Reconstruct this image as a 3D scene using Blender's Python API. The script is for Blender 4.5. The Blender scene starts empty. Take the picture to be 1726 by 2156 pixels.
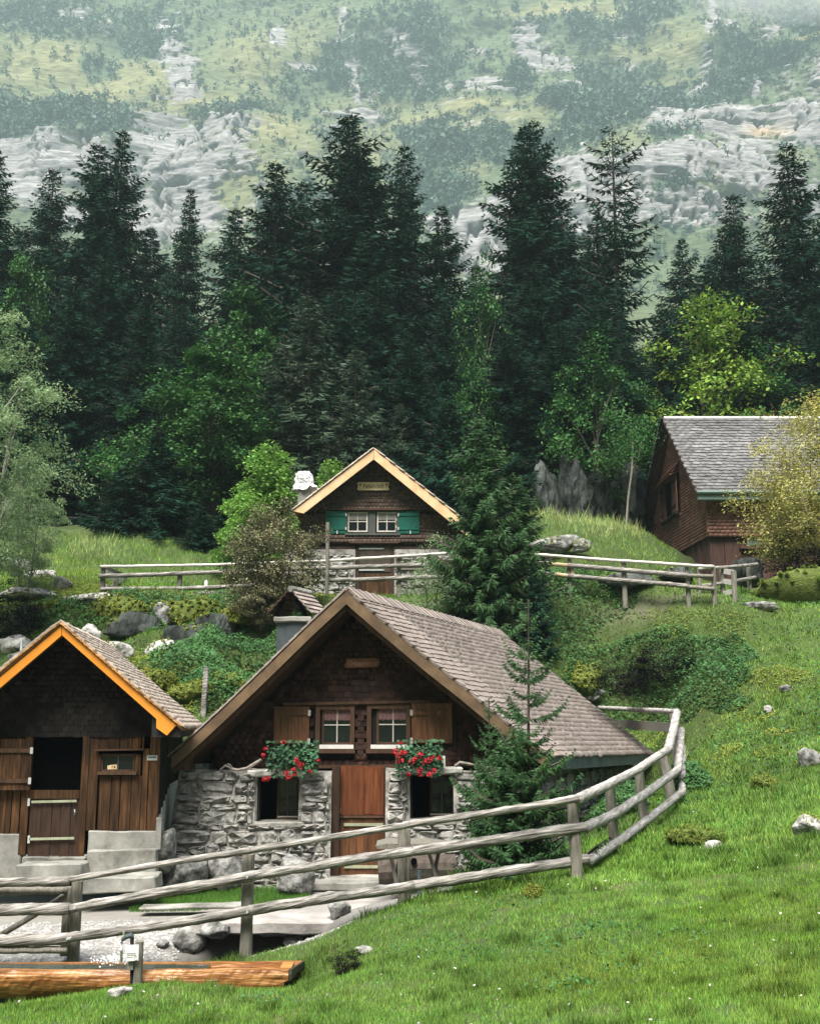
import bpy, math, random
import numpy as np
from mathutils import Vector, Matrix, Euler

R = random.Random(11)
G = np.random.default_rng(11)
scn = bpy.context.scene
COL = scn.collection
rad = math.radians

# ------------------------------------------------------------------ camera
F, CU, CV = 2300.0, 863.0, 1078.0        # focal length and centre, in pixels of a 1726 px wide frame
PITCH = math.atan(448.0 / F)
SP, CP = math.sin(PITCH), math.cos(PITCH)
cd = bpy.data.cameras.new('camera')
cam = bpy.data.objects.new('camera', cd)
COL.objects.link(cam)
cd.sensor_fit = 'HORIZONTAL'
cd.sensor_width = 36.0
cd.lens = F / 1726.0 * 36.0
cd.clip_start = 0.1
cd.clip_end = 4000
cam.location = (0, 0, 0)
cam.rotation_euler = (math.pi / 2 + PITCH, 0, 0)
scn.camera = cam

# ------------------------------------------------------------------ light
SUN_EL, SUN_AZ = 64.0, 196.0      # azimuth clockwise from +Y (north): high, behind the camera
world = bpy.data.worlds.new('World')
scn.world = world
world.use_nodes = True
wn = world.node_tree.nodes
wl = world.node_tree.links
wn.clear()
wo = wn.new('ShaderNodeOutputWorld')
wb = wn.new('ShaderNodeBackground')
ws = wn.new('ShaderNodeTexSky')
ws.sky_type = 'NISHITA'
ws.sun_disc = False
ws.sun_elevation = rad(SUN_EL)
ws.sun_rotation = rad(SUN_AZ)
ws.air_density = 1.0
ws.dust_density = 4.0
ws.ozone_density = 1.0
wb.inputs['Strength'].default_value = 0.078
wl.new(ws.outputs[0], wb.inputs['Color'])
wl.new(wb.outputs[0], wo.inputs['Surface'])
sl = bpy.data.lights.new('sun', 'SUN')
sl.energy = 4.9
sl.angle = rad(34)
sl.color = (1.0, 0.95, 0.87)
sun = bpy.data.objects.new('sun', sl)
COL.objects.link(sun)
_az, _el = rad(SUN_AZ), rad(SUN_EL)
sdir = Vector((math.sin(_az) * math.cos(_el), math.cos(_az) * math.cos(_el), math.sin(_el)))
sun.rotation_euler = sdir.to_track_quat('Z', 'Y').to_euler()
scn.view_settings.view_transform = 'Standard'
scn.view_settings.look = 'None'
scn.view_settings.exposure = 1.25
scn.view_settings.gamma = 1.0
scn.view_settings.use_curve_mapping = False
scn.cycles.max_bounces = 6
scn.cycles.volume_bounces = 0
scn.cycles.use_denoising = True
scn.cycles.volume_step_rate = 1.0

# ------------------------------------------------------------------ helpers
def P(u, v, Y):
    """World point at distance Y in front of the camera on the line of sight (u, v) of the survey photo."""
    a = (u - CU) / F
    b = (CV - v) / F
    dy = CP - b * SP
    dz = SP + b * CP
    t = Y / dy
    return Vector((a * t, Y, dz * t))

def zat(v, Y):
    return P(CU, v, Y).z

def xat(u, v, Y):
    return P(u, v, Y).x

def proj(x, y, z):
    """numpy: world -> survey pixel."""
    d = y * CP + z * SP
    h = -y * SP + z * CP
    d = np.maximum(d, 0.05)
    return CU + F * x / d, CV - F * h / d

def _h(ix, iy, iz, seed):
    n = (ix * 374761393 + iy * 668265263 + iz * 1274126177 + seed * 97531) & 0xFFFFFFFF
    n = ((n ^ (n >> 13)) * 1274126177) & 0xFFFFFFFF
    n = n ^ (n >> 16)
    return (n & 0xFFFF) / 65535.0

def vnoise(p, seed=0):
    p = np.asarray(p, float)
    i = np.floor(p).astype(np.int64)
    f = p - i
    f = f * f * (3 - 2 * f)
    r = 0
    for dx in (0, 1):
        for dy in (0, 1):
            for dz in (0, 1):
                w = (f[:, 0] if dx else 1 - f[:, 0]) * (f[:, 1] if dy else 1 - f[:, 1]) * (f[:, 2] if dz else 1 - f[:, 2])
                r = r + w * _h(i[:, 0] + dx, i[:, 1] + dy, i[:, 2] + dz, seed)
    return r * 2 - 1

def fbm(p, octv=4, seed=0):
    r, a, s = 0, 1.0, 0
    p = np.asarray(p, float)
    for k in range(octv):
        r = r + a * vnoise(p * (2 ** k), seed + k * 7)
        s += a
        a *= 0.5
    return r / s

def sstep(a, b, x):
    t = np.clip((x - a) / (b - a), 0, 1)
    return t * t * (3 - 2 * t)

MATS = {}
def mat(name, ramp, scale=3.0, stretch=(1, 1, 1), detail=6, rough=0.85, bump=0.3, bscale=None, rand=0.15, big=0.0, bigscale=0.35,
        spec=0.3, dist=0.02, attr=None, sheen=False, hue=0.0, rot=None):
    m = bpy.data.materials.new(name)
    m.use_nodes = True
    nt = m.node_tree
    N, L = nt.nodes, nt.links
    bs = N['Principled BSDF']
    bs.inputs['Roughness'].default_value = rough
    bs.inputs['Specular IOR Level'].default_value = spec
    tc = N.new('ShaderNodeTexCoord')
    mp = N.new('ShaderNodeMapping')
    mp.inputs['Scale'].default_value = stretch
    gp0 = N.new('ShaderNodeNewGeometry')
    src0 = gp0.outputs['Position']
    if rot:      # turn the grain along the timber: first about Z, then about Y
        for ax_, an_ in ((2, rot[0]), (1, rot[1])):
            mr0 = N.new('ShaderNodeMapping')
            mr0.inputs['Rotation'].default_value[ax_] = rad(an_)
            L.new(src0, mr0.inputs['Vector'])
            src0 = mr0.outputs[0]
    L.new(src0, mp.inputs['Vector'])
    no = N.new('ShaderNodeTexNoise')
    no.inputs['Scale'].default_value = scale
    no.inputs['Detail'].default_value = detail
    no.inputs['Roughness'].default_value = 0.62
    L.new(mp.outputs[0], no.inputs['Vector'])
    cr = N.new('ShaderNodeValToRGB')
    el = cr.color_ramp.elements
    ramp = sorted(ramp, key=lambda e: e[0])
    el[0].position, el[0].color = ramp[0][0], (*ramp[0][1], 1)
    el[1].position, el[1].color = ramp[-1][0], (*ramp[-1][1], 1)
    for p_, c_ in ramp[1:-1]:
        e = el.new(p_)
        e.color = (*c_, 1)
    L.new(no.outputs['Fac'], cr.inputs['Fac'])
    col = cr.outputs['Color']
    # value: per-object and per-island variation, plus a large slow noise
    oi = N.new('ShaderNodeObjectInfo')
    ge = N.new('ShaderNodeNewGeometry')
    ad = N.new('ShaderNodeMath'); ad.operation = 'ADD'
    fr = N.new('ShaderNodeMath'); fr.operation = 'FRACT'
    L.new(oi.outputs['Random'], ad.inputs[0]); L.new(ge.outputs['Random Per Island'], ad.inputs[1]); L.new(ad.outputs[0], fr.inputs[0])
    mr = N.new('ShaderNodeMapRange')
    mr.inputs['To Min'].default_value = 1 - rand
    mr.inputs['To Max'].default_value = 1 + rand
    L.new(fr.outputs[0], mr.inputs['Value'])
    val = mr.outputs[0]
    if big:
        nb = N.new('ShaderNodeTexNoise')
        nb.inputs['Scale'].default_value = bigscale
        nb.inputs['Detail'].default_value = 3
        L.new(gp0.outputs['Position'], nb.inputs['Vector'])
        m2 = N.new('ShaderNodeMapRange')
        m2.inputs['From Min'].default_value = 0.3
        m2.inputs['From Max'].default_value = 0.7
        m2.inputs['To Min'].default_value = 1 - big
        m2.inputs['To Max'].default_value = 1 + big
        L.new(nb.outputs['Fac'], m2.inputs['Value'])
        mu = N.new('ShaderNodeMath'); mu.operation = 'MULTIPLY'
        L.new(val, mu.inputs[0]); L.new(m2.outputs[0], mu.inputs[1])
        val = mu.outputs[0]
    hs = N.new('ShaderNodeHueSaturation')
    L.new(col, hs.inputs['Color'])
    L.new(val, hs.inputs['Value'])
    if hue:
        mh = N.new('ShaderNodeMapRange')
        mh.inputs['To Min'].default_value = 0.5 - hue
        mh.inputs['To Max'].default_value = 0.5 + hue
        L.new(fr.outputs[0], mh.inputs['Value'])
        L.new(mh.outputs[0], hs.inputs['Hue'])
    col = hs.outputs['Color']
    if attr:
        at = N.new('ShaderNodeAttribute')
        at.attribute_name = attr
        mx = N.new('ShaderNodeMix'); mx.data_type = 'RGBA'; mx.blend_type = 'MULTIPLY'
        mx.inputs[0].default_value = 1.0
        L.new(col, mx.inputs[6]); L.new(at.outputs['Color'], mx.inputs[7])
        col = mx.outputs[2]
    L.new(col, bs.inputs['Base Color'])
    if bump:
        n2 = N.new('ShaderNodeTexNoise')
        n2.inputs['Scale'].default_value = bscale or scale * 2.5
        n2.inputs['Detail'].default_value = 5
        L.new(mp.outputs[0], n2.inputs['Vector'])
        bp = N.new('ShaderNodeBump')
        bp.inputs['Strength'].default_value = bump
        bp.inputs['Distance'].default_value = dist
        L.new(n2.outputs['Fac'], bp.inputs['Height'])
        L.new(bp.outputs[0], bs.inputs['Normal'])
    MATS[name] = m
    return m

def leafmat(name, c1, c2, rand=0.35, hue=0.015, big=0.3, bigscale=0.4, rough=0.6, trans=0.25, scale=1.5, attr=None, spec=0.2):
    m = mat(name, [(0.3, c1), (0.7, c2)], scale=scale, rough=rough, bump=0, rand=rand, hue=hue, big=big, bigscale=bigscale, spec=spec, attr=attr)
    nt = m.node_tree
    bs = nt.nodes['Principled BSDF']
    out = nt.nodes['Material Output']
    tr = nt.nodes.new('ShaderNodeBsdfTranslucent')
    mx = nt.nodes.new('ShaderNodeMixShader')
    mx.inputs[0].default_value = trans
    src = bs.inputs['Base Color'].links[0].from_socket
    nt.links.new(src, tr.inputs['Color'])
    nt.links.new(bs.outputs[0], mx.inputs[1]); nt.links.new(tr.outputs[0], mx.inputs[2])
    nt.links.new(mx.outputs[0], out.inputs['Surface'])
    return m

def link(o, parent=None):
    COL.objects.link(o)
    if parent is not None:
        o.parent = parent
        if parent.type == 'EMPTY' and not o.get('_local'):
            o.matrix_parent_inverse = Matrix.Translation(-parent.location)
    return o

def thing(name, label, cat, loc, group=None):
    o = bpy.data.objects.new(name, None)
    o.empty_display_size = 0.2
    o.location = loc
    o['label'] = label
    o['category'] = cat
    if group:
        o['group'] = group
    COL.objects.link(o)
    return o

def tag(o, label=None, cat=None, group=None, kind=None):
    if label: o['label'] = label
    if cat: o['category'] = cat
    if group: o['group'] = group
    if kind: o['kind'] = kind
    return o

def mesh_of(name, V, Fq, m, smooth=False, colors=None):
    """V (n,3) array, Fq an (k,3) or (k,4) int array."""
    me = bpy.data.meshes.new(name)
    V = np.asarray(V, np.float32)
    Fq = np.asarray(Fq, np.int32)
    k, n = Fq.shape
    me.vertices.add(len(V))
    me.vertices.foreach_set('co', V.ravel())
    me.loops.add(k * n)
    me.loops.foreach_set('vertex_index', Fq.ravel())
    me.polygons.add(k)
    me.polygons.foreach_set('loop_start', np.arange(0, k * n, n, dtype=np.int32))
    if smooth:
        me.polygons.foreach_set('use_smooth', np.ones(k, bool))
    me.update(calc_edges=True)
    if colors is not None:
        ca = me.color_attributes.new('tint', 'FLOAT_COLOR', 'POINT')
        c4 = np.ones((len(V), 4), np.float32)
        c4[:, :3] = colors
        ca.data.foreach_set('color', c4.ravel())
    if m: me.materials.append(m)
    return me

def obj_np(name, V, Fq, m, parent=None, smooth=False, colors=None):
    return link(bpy.data.objects.new(name, mesh_of(name, V, Fq, m, smooth, colors)), parent)

class MB:
    def __init__(s):
        s.v, s.f = [], []
    def add(s, vs, fs):
        o = len(s.v)
        s.v += [tuple(q) for q in vs]
        s.f += [tuple(i + o for i in f) for f in fs]
        return s
    def box(s, x0, x1, y0, y1, z0, z1):
        return s.add([(x0, y0, z0), (x1, y0, z0), (x1, y1, z0), (x0, y1, z0), (x0, y0, z1), (x1, y0, z1), (x1, y1, z1), (x0, y1, z1)],
                     [(0, 3, 2, 1), (4, 5, 6, 7), (0, 1, 5, 4), (1, 2, 6, 5), (2, 3, 7, 6), (3, 0, 4, 7)])
    def bar(s, a, b, w, h, up=(0, 0, 1)):
        a, b, up = Vector(a), Vector(b), Vector(up)
        d = (b - a).normalized()
        sx = d.cross(up).normalized() * w / 2
        sz = sx.cross(d).normalized() * h / 2
        vs = [a - sx - sz, a + sx - sz, a + sx + sz, a - sx + sz, b - sx - sz, b + sx - sz, b + sx + sz, b - sx + sz]
        return s.add(vs, [(0, 1, 2, 3), (7, 6, 5, 4), (0, 4, 5, 1), (1, 5, 6, 2), (2, 6, 7, 3), (3, 7, 4, 0)])
    def prism(s, poly, dvec):
        n = len(poly)
        d = Vector(dvec)
        vs = [Vector(p) for p in poly] + [Vector(p) + d for p in poly]
        fs = [tuple(range(n - 1, -1, -1)), tuple(range(n, 2 * n))] + [(i, (i + 1) % n, n + (i + 1) % n, n + i) for i in range(n)]
        return s.add(vs, fs)
    def tube(s, pts, rads, seg=8, jit=0.0, cap=True, flat=1.0):
        pts = [Vector(p) for p in pts]
        rings = []
        for i, p in enumerate(pts):
            d = (pts[min(i + 1, len(pts) - 1)] - pts[max(i - 1, 0)]).normalized()
            ref = Vector((0, 0, 1)) if abs(d.z) < 0.9 else Vector((1, 0, 0))
            sx = d.cross(ref).normalized()
            sz = sx.cross(d)
            r = rads[i] if hasattr(rads, '__len__') else rads
            rings.append([p + (sx * math.cos(t) + sz * math.sin(t) * flat) * r * (1 + R.uniform(-jit, jit)) for t in [2 * math.pi * k / seg for k in range(seg)]])
        o = len(s.v)
        for rg in rings: s.v += [tuple(q) for q in rg]
        for i in range(len(rings) - 1):
            for k in range(seg):
                k2 = (k + 1) % seg
                s.f.append((o + i * seg + k, o + i * seg + k2, o + (i + 1) * seg + k2, o + (i + 1) * seg + k))
        if cap:
            s.f.append(tuple(o + k for k in range(seg - 1, -1, -1)))
            s.f.append(tuple(o + (len(rings) - 1) * seg + k for k in range(seg)))
        return s
    def mesh(s, name, m, smooth=False):
        me = bpy.data.meshes.new(name)
        me.from_pydata(s.v, [], s.f)
        if smooth:
            me.polygons.foreach_set('use_smooth', np.ones(len(me.polygons), bool))
        me.update()
        if m: me.materials.append(m)
        return me
    def build(s, name, m, parent=None, smooth=False):
        return link(bpy.data.objects.new(name, s.mesh(name, m, smooth)), parent)

def pbox(u0, v0, u1, v1, Y, th, mb=None):
    """A true box whose front face, at distance Y, spans the survey pixels (u0,v0)-(u1,v1)."""
    vm, um = (v0 + v1) / 2, (u0 + u1) / 2
    x0, x1 = xat(u0, vm, Y), xat(u1, vm, Y)
    z1, z0 = zat(v0, Y), zat(v1, Y)
    return (mb or MB()).box(x0, x1, Y, Y + th, z0, z1)

def ppoly(pts, Y, th, mb=None):
    return (mb or MB()).prism([P(u, v, Y) for u, v in pts], (0, th, 0))

def rock_mesh(name, size, seed, m, flat=0.7, sub=4, amp=0.35, freq=1.6, facet=1.0):
    import bmesh
    bm = bmesh.new()
    bmesh.ops.create_icosphere(bm, subdivisions=sub, radius=1.0)
    V = np.array([v.co[:] for v in bm.verts])
    Fc = np.array([[v.index for v in f.verts] for f in bm.faces])
    bm.free()
    n = fbm(V * freq * .8 + seed * 3.7, 3, seed)
    V = V * (1 + amp * 1.2 * n)[:, None]
    gg = np.random.default_rng(seed)
    for k in range(int(22 * facet)):
        d = gg.normal(size=3); d /= np.linalg.norm(d)
        if k % 3 == 0: d[2] = 0.2 * d[2]; d /= np.linalg.norm(d)
        ov = np.maximum(0, V @ d - gg.uniform(0.5, 0.82))
        V = V - ov[:, None] * d[None] * .92
    n2 = fbm(V * freq * 3 + seed, 4, seed + 5)
    n3 = np.abs(fbm(V * freq * 2.2 + seed * 2, 3, seed + 8))
    V = V * (1 + 0.13 * n2 - .20 * np.exp(-(n3 / .06) ** 2) * facet)[:, None] * 1.25
    V[:, 2] *= flat
    V = V * np.asarray(size)[None, :] * 0.5
    return mesh_of(name, V, Fc, m, smooth=False)

# ------------------------------------------------------------------ materials
M_meadow = mat('meadow_soil', [(0.3, (1, 1, 1)), (0.7, (0.75, 0.75, 0.75))], scale=2.5, rough=0.95, bump=0.6, bscale=9, rand=0, attr='tint', dist=0.05)
M_grass = leafmat('grass_blade', (0.115, 0.25, 0.038), (0.205, 0.345, 0.062), rand=0.3, hue=0.012, big=0.2, bigscale=0.5, trans=0.3, scale=0.8, attr='tint')
M_leaf = leafmat('herb_leaf', (0.035, 0.10, 0.032), (0.07, 0.16, 0.045), rand=0.4, hue=0.015, big=0.25, bigscale=0.8, trans=0.2, attr='tint')
M_spruce = leafmat('spruce_needles', (0.0075, 0.031, 0.020), (0.020, 0.058, 0.033), rand=0.4, hue=0.012, big=0.25, trans=0.06, spec=.06, rough=.8)
M_spruce_grey = leafmat('spruce_needles_grey', (0.028, 0.058, 0.034), (0.060, 0.100, 0.055), rand=0.4, hue=0.012, big=0.2, trans=0.1)
M_spruce_near = leafmat('young_spruce_needles', (0.030, 0.082, 0.032), (0.070, 0.145, 0.048), rand=0.45, hue=0.012, big=0.2, trans=0.12)
M_beech = leafmat('beech_leaf', (0.020, 0.076, 0.024), (0.066, 0.165, 0.034), rand=0.4, hue=0.012, big=0.35, bigscale=0.35, trans=0.2)
M_lime = leafmat('maple_leaf', (0.11, 0.24, 0.045), (0.19, 0.34, 0.06), rand=0.35, hue=0.012, big=0.2, trans=0.3)
M_yellow = leafmat('yellow_green_leaf', (0.075, 0.17, 0.028), (0.26, 0.36, 0.05), rand=0.4, hue=0.02, big=0.4, trans=0.25)
M_ash = leafmat('ash_leaf', (0.15, 0.24, 0.11), (0.30, 0.39, 0.21), rand=0.4, hue=0.015, big=0.2, trans=0.4)
M_gold = leafmat('autumn_leaf', (0.25, 0.26, 0.080), (0.47, 0.43, 0.145), rand=0.35, hue=0.015, big=0.25, trans=0.25)
M_brownleaf = leafmat('dry_shrub_leaf', (0.10, 0.115, 0.055), (0.23, 0.20, 0.12), rand=0.5, hue=0.03, big=0.25, trans=0.15)
M_ger = leafmat('geranium_leaf', (0.03, 0.09, 0.045), (0.06, 0.15, 0.07), rand=0.4, trans=0.15)
M_red = mat('geranium_petal', [(0.3, (0.22, 0.004, 0.010)), (0.7, (0.42, 0.008, 0.02))], scale=20, rough=0.6, bump=0, rand=0.25)
M_bark = mat('spruce_bark', [(0.3, (0.045, 0.035, 0.028)), (0.7, (0.11, 0.09, 0.075))], scale=3, stretch=(4, 4, 1), bump=0.5)
M_branch = mat('grey_branch', [(0.3, (0.16, 0.14, 0.12)), (0.7, (0.32, 0.29, 0.26))], scale=6, stretch=(4, 4, 1), bump=0.4)
M_rock = mat('limestone', [(0.34, (0.035, 0.037, 0.034)), (0.48, (0.15, 0.15, 0.142)), (0.66, (0.36, 0.355, 0.34))], scale=6, detail=10, rough=0.9, bump=0.9, bscale=7, rand=0.1, dist=0.06)
M_whiterock = mat('white_limestone', [(0.36, (0.07, 0.07, 0.065)), (0.47, (0.32, 0.31, 0.29)), (0.62, (0.60, 0.58, 0.56))], scale=5, detail=12, rough=0.95, bump=1.0, rand=0.06, dist=0.04)
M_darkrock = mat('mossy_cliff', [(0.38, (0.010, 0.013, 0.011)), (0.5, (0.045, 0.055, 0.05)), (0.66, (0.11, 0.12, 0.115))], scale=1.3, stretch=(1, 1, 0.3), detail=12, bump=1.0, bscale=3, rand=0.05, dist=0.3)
M_stone = mat('wall_stone', [(0.32, (0.085, 0.085, 0.08)), (0.46, (0.22, 0.215, 0.20)), (0.68, (0.37, 0.36, 0.34))], scale=9, detail=12, rough=0.95, bump=0.8, bscale=26, rand=0.16, dist=0.018, big=0.2, bigscale=1.2)
M_mortar = mat('wall_mortar', [(0.32, (0.12, 0.118, 0.11)), (0.5, (0.29, 0.28, 0.26)), (0.7, (0.42, 0.405, 0.38))], scale=5, detail=8, rough=0.95, bump=0.7, bscale=16, rand=0, dist=0.02, big=0.2, bigscale=1.0)
M_concrete = mat('concrete', [(0.32, (0.10, 0.10, 0.088)), (0.48, (0.225, 0.222, 0.20)), (0.7, (0.31, 0.305, 0.285))], scale=2.0, stretch=(1.2, 1.2, .7), detail=12, rough=0.92, bump=0.5, bscale=14, rand=0.05, big=0.3, bigscale=1.3)
M_plaster = mat('white_plaster', [(0.33, (0.28, 0.28, 0.26)), (0.5, (0.62, 0.61, 0.58)), (0.7, (0.70, 0.69, 0.66))], scale=2.2, stretch=(1, 1, 0.5), detail=6, rough=0.9, bump=0.15, rand=0.03)
M_gravel = mat('gravel_pebble', [(0.3, (0.16, 0.155, 0.15)), (0.7, (0.38, 0.37, 0.355))], scale=8, rough=0.9, bump=0, rand=0.35)
M_shingle = mat('roof_shingle', [(0.3, (0.165, 0.132, 0.118)), (0.5, (0.225, 0.187, 0.168)), (0.7, (0.29, 0.248, 0.225))], scale=6, stretch=(1, 1, 1), rough=0.85, bump=0.3, bscale=40, rand=0.13, big=0.13, bigscale=0.5)
M_shingle_l = mat('larch_shingle', [(0.3, (0.30, 0.25, 0.21)), (0.7, (0.46, 0.40, 0.35))], scale=3, rough=0.85, bump=0.3, bscale=40, rand=0.16, big=0.1)
M_shingle_edge = mat('new_shingle_edge', [(0.3, (0.28, 0.13, 0.045)), (0.7, (0.46, 0.25, 0.10))], scale=5, rough=0.8, bump=0.3, rand=0.3)
M_shingle_g = mat('grey_shingle', [(0.3, (0.075, 0.074, 0.076)), (0.7, (0.19, 0.186, 0.186))], scale=3, rough=0.9, bump=0.3, bscale=30, rand=0.22, big=0.25, bigscale=0.4)
M_ridge = mat('ridge_cap', [(0.3, (0.20, 0.165, 0.15)), (0.7, (0.33, 0.28, 0.255))], scale=6, rough=0.85, bump=0.3, rand=0.25)
M_wsh = mat('wall_shingle_dark', [(0.3, (0.016, 0.009, 0.0075)), (0.7, (0.056, 0.028, 0.021))], scale=9, rough=0.8, bump=0.3, bscale=40, rand=0.4, big=0.3, bigscale=0.8, spec=0.2)
M_wshF = mat('wall_shingle_brown', [(0.3, (0.050, 0.034, 0.026)), (0.7, (0.115, 0.078, 0.060))], scale=3, rough=0.8, bump=0.3, bscale=40, rand=0.3, big=0.2, bigscale=0.5)
M_wshR = mat('wall_shingle_red', [(0.3, (0.125, 0.060, 0.044)), (0.7, (0.225, 0.115, 0.085))], scale=2, rough=0.8, bump=0.3, bscale=40, rand=0.25, big=0.15, bigscale=0.5)
M_blackwood = mat('black_stained_wood', [(0.3, (0.006, 0.0055, 0.0055)), (0.7, (0.018, 0.016, 0.016))], scale=4, stretch=(3, 3, 0.6), rough=0.75, bump=0.3, rand=0.2)
M_brown = mat('brown_planks', [(0.28, (0.013, 0.007, 0.0035)), (0.5, (0.050, 0.024, 0.010)), (0.75, (0.135, 0.066, 0.026))], scale=2.2, stretch=(9, 9, 0.8), detail=8, rough=0.7, bump=0.3, rand=0.35, big=0.4, bigscale=1.2, spec=0.2)
M_darkbrown = mat('dark_brown_wood', [(0.3, (0.018, 0.010, 0.007)), (0.7, (0.060, 0.030, 0.017))], scale=2.5, stretch=(8, 8, 0.8), detail=8, rough=0.65, bump=0.3, rand=0.2, big=0.3, bigscale=1.0)
M_framewood = mat('window_frame_wood', [(0.3, (0.040, 0.021, 0.012)), (0.7, (0.10, 0.052, 0.030))], scale=3, stretch=(5, 5, 1), rough=0.6, bump=0.2, rand=0.15)
M_shutter = mat('shutter_wood', [(0.28, (0.05, 0.022, 0.011)), (0.5, (0.13, 0.055, 0.024)), (0.75, (0.24, 0.11, 0.045))], scale=2.8, stretch=(8, 8, 0.8), detail=8, rough=0.5, bump=0.2, rand=0.2, spec=0.45)
M_door = mat('door_wood', [(0.28, (0.045, 0.013, 0.005)), (0.5, (0.125, 0.036, 0.012)), (0.75, (0.21, 0.068, 0.022))], scale=2.2, stretch=(8, 8, 0.7), detail=8, rough=0.45, bump=0.2, rand=0.12, spec=0.45, big=0.25, bigscale=1.4)
M_door2 = mat('door_wood_lower', [(0.28, (0.035, 0.014, 0.007)), (0.5, (0.085, 0.034, 0.013)), (0.75, (0.16, 0.068, 0.027))], scale=2.5, stretch=(8, 8, 0.7), detail=8, rough=0.5, bump=0.2, rand=0.15, spec=0.4, big=0.3, bigscale=1.4)
M_redboard = mat('red_brown_boards', [(0.3, (0.045, 0.022, 0.018)), (0.7, (0.10, 0.052, 0.042))], scale=2.5, stretch=(6, 6, 0.7), rough=0.75, bump=0.3, rand=0.25)
M_barge = mat('barge_board_weathered', [(0.3, (0.075, 0.048, 0.027)), (0.7, (0.19, 0.125, 0.070))], scale=3, stretch=(1, 1, 1), rough=0.7, bump=0.2, rand=0.05, big=0.2, bigscale=0.8)
M_orange = mat('new_orange_board', [(0.3, (0.60, 0.22, 0.022)), (0.75, (0.72, 0.29, 0.04))], scale=2, rough=0.5, bump=0.05, rand=0.03)
M_pale = mat('new_pale_board', [(0.3, (0.58, 0.38, 0.20)), (0.55, (0.72, 0.51, 0.30)), (0.8, (0.76, 0.57, 0.36))], scale=2.5, rough=0.6, bump=0.05, rand=0.04)
M_grey = mat('weathered_rail', [(0.34, (0.048, 0.046, 0.041)), (0.43, (0.16, 0.15, 0.135)), (0.54, (0.27, 0.255, 0.235)), (0.66, (0.48, 0.455, 0.43))], scale=3.0, stretch=(0.9, 2.5, 13), rot=(-4, 9.0), detail=12, rough=0.9, bump=1.0, bscale=4, rand=0.08, big=0.22, bigscale=3.0, dist=0.02)
M_grey2 = mat('weathered_rail_slope', [(0.3, (0.12, 0.11, 0.10)), (0.45, (0.28, 0.265, 0.25)), (0.6, (0.44, 0.42, 0.40)), (0.75, (0.58, 0.56, 0.54))], scale=3, stretch=(1.0, 3.5, 12), rot=(-66.4, 6.5), detail=12, rough=0.85, bump=0.8, bscale=7, rand=0.05, dist=0.02)
M_greypost = mat('weathered_post', [(0.3, (0.10, 0.095, 0.075)), (0.7, (0.27, 0.25, 0.215))], scale=4, stretch=(7, 7, 0.9), detail=8, rough=0.85, bump=0.6, rand=0.15, dist=0.015)
M_railY = mat('new_yellow_rail', [(0.3, (0.30, 0.22, 0.12)), (0.7, (0.55, 0.45, 0.30))], scale=3, stretch=(1, 4, 4), rough=0.8, bump=0.4, rand=0.1)
M_log = mat('wet_trough_log', [(0.28, (0.085, 0.032, 0.010)), (0.43, (0.19, 0.075, 0.022)), (0.58, (0.36, 0.17, 0.055)), (0.72, (0.58, 0.38, 0.20))], scale=1.6, stretch=(1.0, 5, 9), detail=10, rough=0.35, bump=0.5, bscale=4, rand=0, spec=0.5, dist=0.03)
M_logend = mat('dark_log_end', [(0.3, (0.018, 0.018, 0.012)), (0.7, (0.06, 0.055, 0.035))], scale=6, rough=0.7, bump=0.4, rand=0)
M_logcut = mat('cut_log_face', [(0.3, (0.28, 0.12, 0.03)), (0.7, (0.55, 0.30, 0.10))], scale=2, stretch=(1, 5, 5), rough=0.4, bump=0.1, rand=0, spec=0.5)
M_green = mat('green_paint', [(0.3, (0.008, 0.095, 0.070)), (0.7, (0.012, 0.125, 0.092))], scale=3, rough=0.45, bump=0.05, rand=0.05)
M_white = mat('white_paint', [(0.3, (0.66, 0.65, 0.62)), (0.7, (0.78, 0.77, 0.75))], scale=6, rough=0.5, bump=0, rand=0.03)
M_whitewood = mat('cream_window_bar', [(0.3, (0.50, 0.47, 0.42)), (0.7, (0.64, 0.61, 0.56))], scale=6, rough=0.6, bump=0, rand=0.03)
M_greywood = mat('grey_painted_wood', [(0.3, (0.055, 0.062, 0.058)), (0.7, (0.10, 0.11, 0.10))], scale=4, stretch=(4, 4, 1), rough=0.7, bump=0.2, rand=0.1)
M_darkdoorF = mat('grey_brown_door', [(0.3, (0.030, 0.027, 0.022)), (0.7, (0.085, 0.065, 0.048))], scale=3, stretch=(7, 7, 0.8), rough=0.7, bump=0.3, rand=0.2)
M_lead = mat('lead_sheet', [(0.3, (0.028, 0.040, 0.046)), (0.7, (0.060, 0.080, 0.088))], scale=3, stretch=(2, 2, 0.7), rough=0.5, bump=0.15, rand=0.03, spec=0.5)
M_fascia = mat('slate_grey_fascia', [(0.3, (0.055, 0.075, 0.082)), (0.7, (0.10, 0.125, 0.13))], scale=5, stretch=(1, 1, 0.5), rough=0.55, bump=0.1, rand=0.03)
M_gutter = mat('green_grey_gutter', [(0.3, (0.10, 0.16, 0.14)), (0.7, (0.16, 0.22, 0.20))], scale=3, rough=0.5, bump=0.05, rand=0.03)
M_strap = mat('pale_green_strap', [(0.3, (0.24, 0.26, 0.17)), (0.7, (0.36, 0.38, 0.27))], scale=8, rough=0.6, bump=0.1, rand=0.05)
M_metal = mat('zinc_metal', [(0.3, (0.36, 0.37, 0.37)), (0.7, (0.52, 0.53, 0.53))], scale=8, rough=0.4, bump=0.1, rand=0.05, spec=0.6)
M_black = mat('dark_interior', [(0.3, (0.0015, 0.0015, 0.002)), (0.7, (0.003, 0.003, 0.0035))], scale=2, rough=1, bump=0, rand=0, spec=0)  # near-black colour stands in for the shade of unlit interiors
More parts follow.
